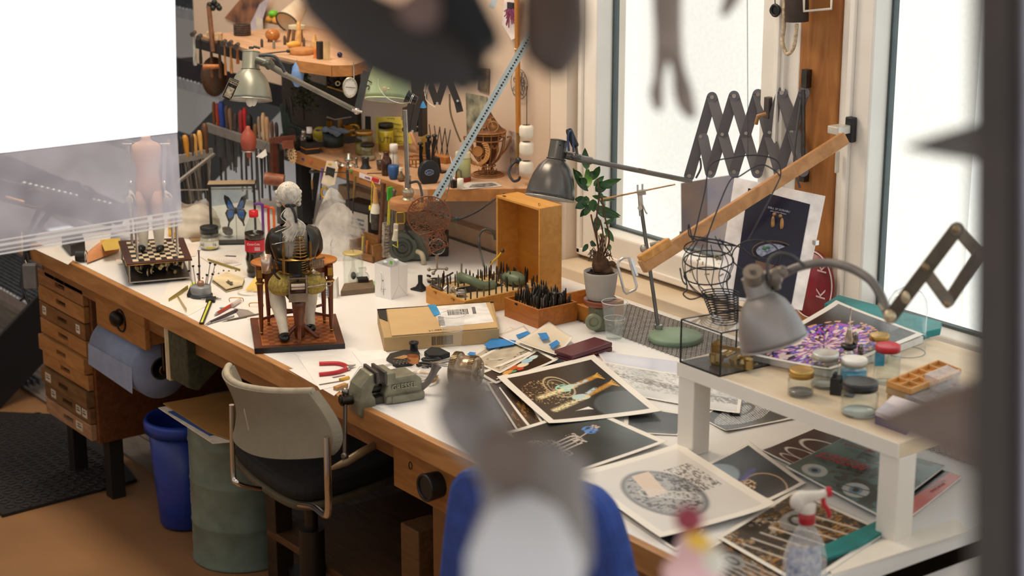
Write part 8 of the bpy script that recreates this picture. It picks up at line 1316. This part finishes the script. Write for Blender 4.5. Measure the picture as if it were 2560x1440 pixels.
def p_fire(s,t):
    c = base(s,t,'141418','2a2a32',3); r = np.hypot((s-.38)/.50,(t-.5)/.48); an = np.arctan2(t-.5,s-.38)/6.2832+.5
    for q,(cc,f,sd,r1) in enumerate((('e8a890',110,4,1.),('5a5ad8',96,7,.95),('b050c8',84,9,.9),('f4dcd0',60,12,.8))): c = mixc(c,cc,(r < r1)*(vnoise(an,r*.12+q*.1,f,sd)+.35*vnoise(s,t,40,sd) > .78)*.9)
    return mixc(c,'8c9098',np.clip((s-.8)*3,0,.8)*(t < .8))
def p_bokeh(s,t):
    c = base(s,t,'181412','2c2018',3)
    for i,(x,y,r,cc) in enumerate(((.3,.6,.09,'e0a050'),(.45,.45,.1,'c86030'),(.6,.5,.1,'f0e0c0'),(.72,.35,.1,'a8d0e0'),(.5,.7,.06,'d84830'),(.2,.75,.07,'f0d0a0'),(.85,.3,.08,'c8e0e0'),(.38,.7,.05,'58a878'))): c = mixc(c,cc,disc(s,t,(x,y),r,r*1.6))
    return c
def p_dark(s,t): return base(s,t,'141416','4a5054',9,3)
def p_sepia(s,t): c = base(s,t,'b8ac98','d8ceb8',3,6); return mixc(c,'3a342c',(grit(s,t,26,5)*(vnoise(s,t,5,2) > .5))*.85)
def p_brown(s,t): c = base(s,t,'1a1210','3c2a1c',3,6); return mixc(c,'c89048',grit(s,t,30,5)*.5*grit(s,t,6,2))
def p_plain(s,t): return np.ones(s.shape+(3,))*hx_('f2f0ee')
# bottom layers first
sheet('photo_print','brown toned photo of machine parts in the near right corner of the pile',[(1790,1345),(1985,1222),(2222,1330),(2010,1470)],.004,p_mech,seed=2,border=.05,curl=.003)
sheet('photo_print','grey photo edge lying lowest at the near bench corner',[(1700,1400),(1810,1345),(2000,1455),(1890,1530)],.001,p_mech,seed=4,n=80,curl=.002)
sheet('photo_print','silver photograph of a bright mechanism lying under the golden bird print',[(1500,905),(1860,960),(1850,1040),(1560,985)],.003,p_silver,seed=3,border=.04)
sheet('photo_print','pale print with large white margin behind the silver photograph',[(1490,880),(1770,915),(1760,945),(1520,925)],.001,lambda s,t: base(s,t,'c8cce0','e8e8ee',3),n=30,seed=1,border=.03)
sheet('photo_print','black print with rows of white dots under the white shelf',[(1752,1045),(1905,940),(2000,1045),(1815,1082)],.002,p_dots,seed=5,border=.04)
sheet('photo_print','dark print mostly hidden under the silver photograph left of the shelf leg',[(1560,1085),(1560,1010),(1730,1040),(1700,1090)],.001,p_dark,n=50,seed=2)
sheet('photo_print','warm dark print peeping out left under the golden bird print',[(1215,960),(1290,940),(1370,1080),(1300,1090)],.003,p_brown,n=60,seed=2); sheet('photo_print','brown print lowest at the left of the pile near the gear drum',[(1190,985),(1250,970),(1330,1075),(1270,1100)],.001,p_brown,n=60,seed=3)
sheet('photo_print','long print of coloured light bubbles behind the gear drum',[(1195,935),(1340,872),(1395,905),(1240,960)],.006,p_bokeh,seed=3,n=80,border=.12); sheet('photo_print','dark print whose corner shows between the bubble print and the bird print',[(1240,950),(1400,893),(1440,915),(1290,965)],.003,p_dark,n=50,seed=6,border=.12)
b = sheet('photo_print','big print of two golden feathered birds on black',[(1242,947),(1485,888),(1655,1030),(1372,1062)],.012,p_birds,seed=1,n=190)
sheet('photo_print','big black print of a silver tower machine with a blue figure',[(1262,1085),(1471,1019),(1669,1105),(1372,1207)],.010,p_tower,seed=7,n=170,border=.05)
sheet('photo_print','dark print with small golden creature right of the watch print',[(1700,1190),(1872,1108),(2015,1212),(1850,1290)],.004,p_motif,seed=4,n=110,border=.05)
sheet('photo_print','cream print lowest under the watch print along the bench edge',[(1440,1215),(1600,1170),(1760,1330),(1690,1380)],.001,p_dark,n=50,seed=2)
sheet('photo_print','big light print of an open round watch movement',[(1427,1190),(1696,1111),(1940,1273),(1650,1346)],.012,p_watch,seed=9,n=170,curl=.012)
# magazines
def mag(name,lab,uvs,z,fn,n=100,seed=1): return sheet(name,lab,uvs,z,fn,'magazine',.0,.003,n,seed=seed,tk=.004,bx_=(0,0,0,0))
mag('magazine','salmon red magazine back with black Made in strip under the shelf leg',[(2200,1240),(2330,1165),(2404,1192),(2280,1290)],.005,lambda s,t: mixc(base(s,t,'c83c34','d85044',2),'2a2a2c',(np.abs(t-.45) < .14)*1.))
mag('magazine','black magazine with large white looped letters',[(1906,1128),(2035,1073),(2180,1120),(2050,1195)],.006,lambda s,t: mixc(base(s,t,'2c2e30','3a3c3e',2),'e8e4dc',sum(ringm(s,t,(x,y),w,h,.10)*(t < y+.05)+seg(s,t,(x+w,y),(x+w,y+.3),.012) for x,y,w,h in ((.12,.5,.07,.28),(.30,.45,.10,.30),(.62,.5,.16,.36)))),n=150)
mg = mag('magazine','teal exhibition magazine with staring eyes and red title',[(1966,1168),(2110,1094),(2364,1165),(2198,1290)],.012,p_eyes,n=150); zz_ = TZ+.0175
tx = pZ(2100,1125,zz_); tr = (pZ(1985,1130,zz_)-pZ(2185,1190,zz_)); RD = mat('e03844',.5); tu = pZ(2110,1200,zz_)-pZ(2150,1140,zz_)
text(mg,'RENCONTRE\nMOUVEMENT',frame3(pZ(2108,1152,zz_),tr,Vector((0,0,1)).cross(tr)),.022,RD,lines=1.); text(THINGS[-3],'MADE IN SW',frame3(pZ(2345,1212,TZ+.0085),pZ(2395,1180,TZ+.0085)-pZ(2300,1238,TZ+.0085),Vector((0,0,1)).cross(pZ(2395,1180,TZ)-pZ(2300,1238,TZ))),.012,mat('d8d8d8',.5))
text(mg,'MUSEUM ART MACHINE',frame3(pZ(2150,1120,zz_),tr,Vector((0,0,1)).cross(tr)),.008,mat('e05060',.5))
solo('teal_book',M().hull([pZ(u,v) for u,v in ((2070,1408),(2146,1376),(2230,1330),(2200,1310),(2040,1385))],(0,0,1),.012),mat('1c8080',.4),'teal book spine showing under the machine photo at the shelf leg','book',bev=.001); solo('white_board',M().hull([pZ(u,v) for u,v in ((2080,1440),(2420,1330),(2390,1300),(2060,1400))],(0,0,1),.003),mat('ece4d8',.5,v=.02),'white lath along the right end of the bench','lath')
# fireworks print stack at the window
z1 = .05; solo('teal_folder',M().hull([pZ(u,v,SZ+.001) for u,v in ((2060,775),(2095,753),(2354,822),(2350,838),(2300,850))],(0,0,1),.018),mat('1f8f92',.4),'teal folder under the fireworks print by the second window','folder',bev=.002)
solo('white_portfolio',M().hull([pZ(u,v,SZ+.0005) for u,v in ((1872,902),(2090,785),(2308,858),(2077,945))],(0,0,1),.018),mat('ece8e2',.5),'thick white stack of boards under the fireworks print','boards',bev=.002)
sheet('photo_print','large print of a firework like burst of coloured wires by the second window',[(1862,885),(2090,757),(2310,838),(2075,930)],.248,p_fire,seed=5,n=200,border=.06)
# taped papers
sheet('clipping','old newspaper clipping with dark pictures behind the gear drum',[(1178,905),(1285,845),(1360,870),(1250,935)],.006,p_sepia,n=60,seed=2); sheet('clipping','beige paper with picture strips held by blue tape',[(1165,895),(1275,822),(1370,850),(1250,905)],.002,p_sepia,n=60,seed=6,border=.15)
sheet('paper_card','cream card with blue tape corners leaning on the maroon case',[(1290,860),(1372,805),(1432,850),(1390,890)],.014,lambda s,t: base(s,t,'e8dcc6','efe6d4',2),'card',n=20,curl=.01,seed=2); sheet('paper_card','white envelope between the taped cards',[(1240,840),(1310,815),(1345,850),(1330,880)],.011,p_plain,'card',n=12,curl=.004)
for i,(uvs,z,lab) in enumerate((([(1210,862),(1232,845),(1290,852),(1285,862),(1222,872)],.012,'crumpled blue tape strip left of the taped papers'),([(1168,886),(1175,880),(1190,882),(1184,890)],.008,'small square of blue tape nearest the scissors'),([(1290,838),(1318,828),(1326,834),(1298,848)],.015,'blue tape piece on the beige taped sheet'),([(1344,834),(1366,832),(1374,846),(1356,850)],.025,'blue tape on the middle of the cream card'),([(1372,862),(1392,850),(1400,858),(1382,872)],.022,'blue tape at the near corner of the cream card'))): solo('blue_tape',M().hull([pZ(u,v,TZ+z) for u,v in uvs],(0,0,1),.001),mat('2a86d0',.5,v=.1),lab,'tape','pieces of blue tape')
t = thing('jewellery_case','flat maroon leather case lying before the green pedestal','case'); q = [pZ(1385,897),pZ(1430,912),pZ(1531,878),pZ(1460,850)]; q[3] = q[0]+q[2]-q[1]; part(t,'lower_half',M().hull(q,(0,0,1),.013),mat('5a2630',.35,v=.08),.002); part(t,'lid',M().hull([p+Vector((0,0,.0135)) for p in q],(0,0,1),.013),mat('5e2a34',.32,v=.08),.003); part(t,'clasp',M().box((q[1]+q[2])/2+Vector((.001,-.002,.014)),(.022,.003,.003),Matrix.Rotation(.8,4,'Z')),BRASS)
# ================= chairs =================
t = thing('office_chair','office chair with ribbed beige grey back, black seat and chrome frame before the bench','chair'); yb = 2.13; m = M(); n = 24; top = [(562,918),(590,938),(633,958),(700,974),(771,982)]; bot = [(587,1077),(620,1100),(675,1126),(740,1140),(811,1143)]; tp,bt2 = spl([pY(u,v,yb) for u,v in top],6),spl([pY(u,v,yb) for u,v in bot],6); g = []; na = len(tp); mid = spl([pY(u,v,yb) for u,v in ((577,1005),(610,1030),(660,1048),(735,1060),(812,1085))],6)
for i in range(na):
    for j in range(13):
        s = j/12; a,b,c = tp[i],mid[i],bt2[i]; p = a*(1-s)*(1-2*s)+b*4*s*(1-s)+c*s*(2*s-1); w = i/(na-1)*2-1; g.append(p+Vector((0,-.05*(1-w*w)+.02*math.sin(PI*s),0)))
def slab(g,na,nb,th,nv): k_ = len(g); h = [p+nv*th for p in g]; m = M(); f = [(i*nb+j,(i+1)*nb+j,(i+1)*nb+j+1,i*nb+j+1) for i in range(na-1) for j in range(nb-1)]; m.add(g+h,f+[tuple(x+k_ for x in q[::-1]) for q in f],True); E_ = [i*nb for i in range(na)]+[(na-1)*nb+j for j in range(1,nb)]+[i*nb+nb-1 for i in range(na-2,-1,-1)]+[j for j in range(nb-2,0,-1)]; m.add(g+h,[(E_[i],E_[(i+1) % len(E_)],E_[(i+1) % len(E_)]+k_,E_[i]+k_) for i in range(len(E_))],False); return m
part(t,'backrest',slab(g,na,13,.028,Vector((0,1,0))),mat('857c6a',.8,0,'f',.03,40)); part(t,'piping',M().tube([p+Vector((0,-.05*(1-(i/(na-1)*2-1)**2)+.014,.002)) for i,p in enumerate(tp)],.009,8),mat('b4aa94',.7)); part(t,'scratch',M().bar(pY(610,1022,yb-.05),pY(622,1075,yb-.045),.0025,.001),mat('d8ccac',.6))
S0 = [pZ(u,v,.50) for u,v in ((588,1150),(640,1200),(740,1256),(850,1240),(1010,1170),(960,1100),(760,1075),(640,1110))]; part(t,'seat',M().hull(spl(S0+[S0[0]],5)[:-1],(0,0,1),.05),mat('131315',.8,0,'f',.1,60),.02); part(t,'seat_shell',M().hull([p+Vector((0,0,-.025)) for p in spl(S0+[S0[0]],5)[:-1]],(0,0,1),.024),mat('55503f',.7),.008); part(t,'chrome_frame',M().tube(spl([pY(817,1092,yb),pY(820,1200,yb),pY(821,1275,yb+.01),pY(812,1288,yb+.03),pY(785,1268,yb+.1),pY(750,1262,yb+.14)],6),.009,10).tube(spl([pY(579,1012,yb),pY(583,1180,yb),pY(592,1206,yb),pY(615,1215,yb+.03),pY(650,1222,yb+.08)],6),.007,10),CHROME)
pc = sum(S0,Vector())/8; pc.z = 0; part(t,'gas_column',M().cyl((pc.x,pc.y,.06),(pc.x,pc.y,.30),.038,n=24).cyl((pc.x,pc.y,.30),(pc.x,pc.y,.47),.02),mat('201c1a',.4)); m = M()
for i in range(5): a = i*1.257+.3; m.bar((pc.x,pc.y,.085),(pc.x+.27*math.cos(a),pc.y+.27*math.sin(a),.055),.045,.03).cyl((pc.x+.27*math.cos(a),pc.y+.27*math.sin(a)-.02,.025),(pc.x+.27*math.cos(a),pc.y+.27*math.sin(a)+.02,.025),.025)
part(t,'star_base',m,mat('1a1a1c',.5))
t = thing('blue_chair','royal blue upholstered chair back in front of the right end of the bench','chair'); yb = 1.95; q = [pY(u,v,yb) for u,v in ((1085,1520),(1095,1400),(1112,1250),(1128,1195),(1165,1174),(1280,1186),(1420,1212),(1478,1248),(1512,1310),(1545,1440),(1560,1560),(1300,1600))]; part(t,'backrest',M().hull(spl(q+[q[0]],4)[:-1],(0,1,0),.05),mat('2a4a9c',.75,0,'f',.12,30),.02); cx_ = (q[0].x+q[10].x)/2; part(t,'seat',M().bx(cx_-.22,cx_+.22,yb+.02,yb+.36,.46,.52),mat('24408c',.75),.02); part(t,'back_bar',M().bar((cx_,yb+.06,.42),(cx_,yb+.06,.8),.05,.02),BLACK); m = M().cyl((cx_,yb+.2,.05),(cx_,yb+.2,.46),.03)
for i in range(5): m.bar((cx_,yb+.2,.07),(cx_+.25*math.cos(i*1.257),yb+.2+.25*math.sin(i*1.257),.03),.04,.03)
part(t,'base',m,BLACK)
# ================= behind the shop window: panel and film imitating its glass reflection, puppets, frame =================
solo('glass_reflection',M().hull([pD(-60,-60,4.3),pD(436,-60,4.3),pD(443,331,4.3),pD(-60,390,4.3)],FW,.004),mat('f8f8ff',.5,0,'e',.5),'large glowing white panel added as a window glass reflection in the upper left corner','panel')  # emissive panel added as the bright reflection in the shop window glass
t = thing('reflection_veil','milky lilac see-through veil added as the fainter glass reflection below the glowing panel','film'); q = [pD(-60,392,4.28),pD(443,333,4.28),pD(456,556,4.28),pD(-60,640,4.28)]; part(t,'film',M().add(q,[(0,1,2,3)]),mat('ece8f6',.5,0,'t',.16,7,None,None,.54)); m = M()  # veil and stripes add the weaker lower part of that reflection
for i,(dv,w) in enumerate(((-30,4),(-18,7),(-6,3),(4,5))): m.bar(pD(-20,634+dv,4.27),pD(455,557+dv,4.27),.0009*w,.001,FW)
part(t,'reflection_stripe',m,mat('ffffff',.4,0,'t',.1,6,alpha=.8))
def pup(name,lab,cat,js,es,mt,d=1.25,**kw):
    t = thing(name,lab,cat); k = d/F_; o = skin('body',[(pD(u,v,d+(dz if len(r_) > 0 else 0)),(r*k*1.3)) for (u,v,r,*r_),dz in ((j,(j[3] if len(j) > 3 else 0)) for j in js)],es,mt,t); return t
DB = mat('1c130e',.8,v=.2,sc=20); GB = mat('7a6a60',.6,v=.15,sc=20)
ch = lambda n_: [(i,i+1) for i in range(n_-1)]
t = pup('arm_puppet','blurred dark brown carved puppet arm and hand reaching down from the top edge','puppet',[(760,-60,60),(850,20,62),(930,80,80),(1010,120,84),(1090,155,70),(1130,185,40),(1190,205,18),(1215,222,12),(1160,222,16),(1150,238,10),(1215,180,16),(1240,190,10),(1120,215,14),(1110,232,9),(1190,150,15),(1222,140,10)],ch(8)+[(5,8),(8,9),(5,10),(10,11),(5,12),(12,13),(5,14),(14,15)],DB)
part(t,'black_sleeve',M().bar(pD(1085,-80,1.27),pD(1195,140,1.27),.056,.04,RT),mat('060606',.9),.006); part(t,'rose_shoulder',M().ell(pD(1030,60,1.24),(.016,.014,.026),fr((0,0,0),RTa,0,.6)),mat('5e463e',.8))
pup('boot_puppet','blurred brown wooden boot hanging at the top edge','puppet',[(1380,-60,66),(1384,20,70),(1390,90,74),(1368,150,62),(1345,178,40)],ch(5),mat('38210f',.6,v=.2))
pup('leg_puppet','blurred grey brown pair of thin puppet legs with pointed feet hanging before the first window','puppet',[(1668,-60,32),(1668,30,30),(1668,95,26),(1652,150,14),(1646,195,10),(1640,235,15),(1648,280,7),(1688,140,15),(1700,190,14),(1708,235,22),(1720,275,16),(1738,298,7)],[(0,1),(1,2),(2,3),(3,4),(4,5),(5,6),(2,7),(7,8),(8,9),(9,10),(10,11)],GB,1.75)
pup('foot_puppet','blurred grey brown foot tip at the top edge right of the puppet legs','puppet',[(1850,-60,22),(1825,5,15),(1805,42,6)],ch(3),GB,1.75)
t = pup('grey_doll','blurred grey brown wooden doll with hat and pale skirt, nearest the camera at the bottom','doll',[(1140,965,62),(1165,1010,72),(1195,1075,74),(1235,1130,52),(1290,1160,66),(1340,1230,105),(1330,1330,125),(1320,1480,140),(1400,1120,26)],ch(8)+[(4,8)],mat('746b66',.7,v=.1,sc=8)); k = 1.25/F_; part(t,'hat',M().ell(pD(1155,975,1.22),(64*k,50*k,44*k),fr((0,0,0),RTa,0,.3)),mat('6a5c50',.7)); part(t,'brown_sleeve',M().ell(pD(1270,1150,1.19),(80*k,40*k,90*k),fr((0,0,0),RTa,0,-.5)),mat('5c4c42',.7)); part(t,'pale_skirt',M().lathe([(150*k,-.07),(140*k,0),(90*k,.03),(0,.045)],fr(pD(1310,1390,1.21)),28),mat('b4b0b0',.7,v=.03)); part(t,'face',M().ell(pD(1120,1030,1.2),(10*k,8*k,12*k)).ell(pD(1145,1015,1.19),(5*k,4*k,5*k)).ell(pD(1185,1020,1.19),(5*k,4*k,5*k)),mat('4a403a',.6))
t = pup('bird_doll','blurred little pink doll with dark red hat left of the spray bottle','doll',[(1728,1325,36),(1738,1375,34),(1740,1430,66),(1735,1520,84),(1690,1425,26),(1655,1440,20)],[(0,1),(1,2),(2,3),(2,4),(4,5)],mat('dfb4b4',.7,v=.1),1.6); k = 1.6/F_; part(t,'hat',M().ell(pD(1722,1298,1.57),(38*k,34*k,34*k)),mat('8a2c3c',.6)); part(t,'yellow_collar',M().ell(pD(1745,1352,1.56),(36*k,26*k,22*k)),mat('dcb040',.6)); part(t,'pale_wing',M().ell(pD(1785,1400,1.56),(40*k,20*k,36*k)),mat('e4dccc',.6))
for nm,lab,ps,c in (('spike_carving','blurred grey wooden spike pointing left from the right hand window frame, upper one',[(2262,368,3),(2330,364,20),(2400,360,34),(2500,352,52)],'4c4440'),('beak_carving','blurred brown wooden arm pointing left from the right hand frame, lower one',[(2178,1050,3),(2260,1052,34),(2350,1050,66),(2440,1060,100),(2540,1080,130)],'5e4c42')): pup(nm,lab,'carving',ps,ch(len(ps)),mat(c,.6,v=.15),1.35)
struct('trim_4',M().bar(pD(2476,1600,.98),pD(2483,-200,.98),.011,.02,RT),mat('2e231b',.7)); struct('trim_5',M().bar(pD(2508,1600,.985),pD(2510,-200,.985),.006,.02,RT),mat('060505',.8)); struct('trim_6',M().bar(pD(2530,1600,.985),pD(2531,-200,.985),.0045,.02,RT),mat('5c3014',.6)); struct('trim_7',M().bar(pD(2600,1600,.985),pD(2600,-200,.985),.025,.015,RT),mat('d8d4e4',.5))
solo('pale_filler',M().bx(TX1+.012,TX1+.9,2.3,3.57,0,.815),mat('d4d0cc',.6,v=.1,sc=4),'low pale block made up for the blurred light area beyond the right end of the bench','cabinet',bev=.004)  # added pale block for the blurred floor, ledge and reflection past the bench
for o in THINGS:
    if o.name not in NOREBASE: rebase(o)
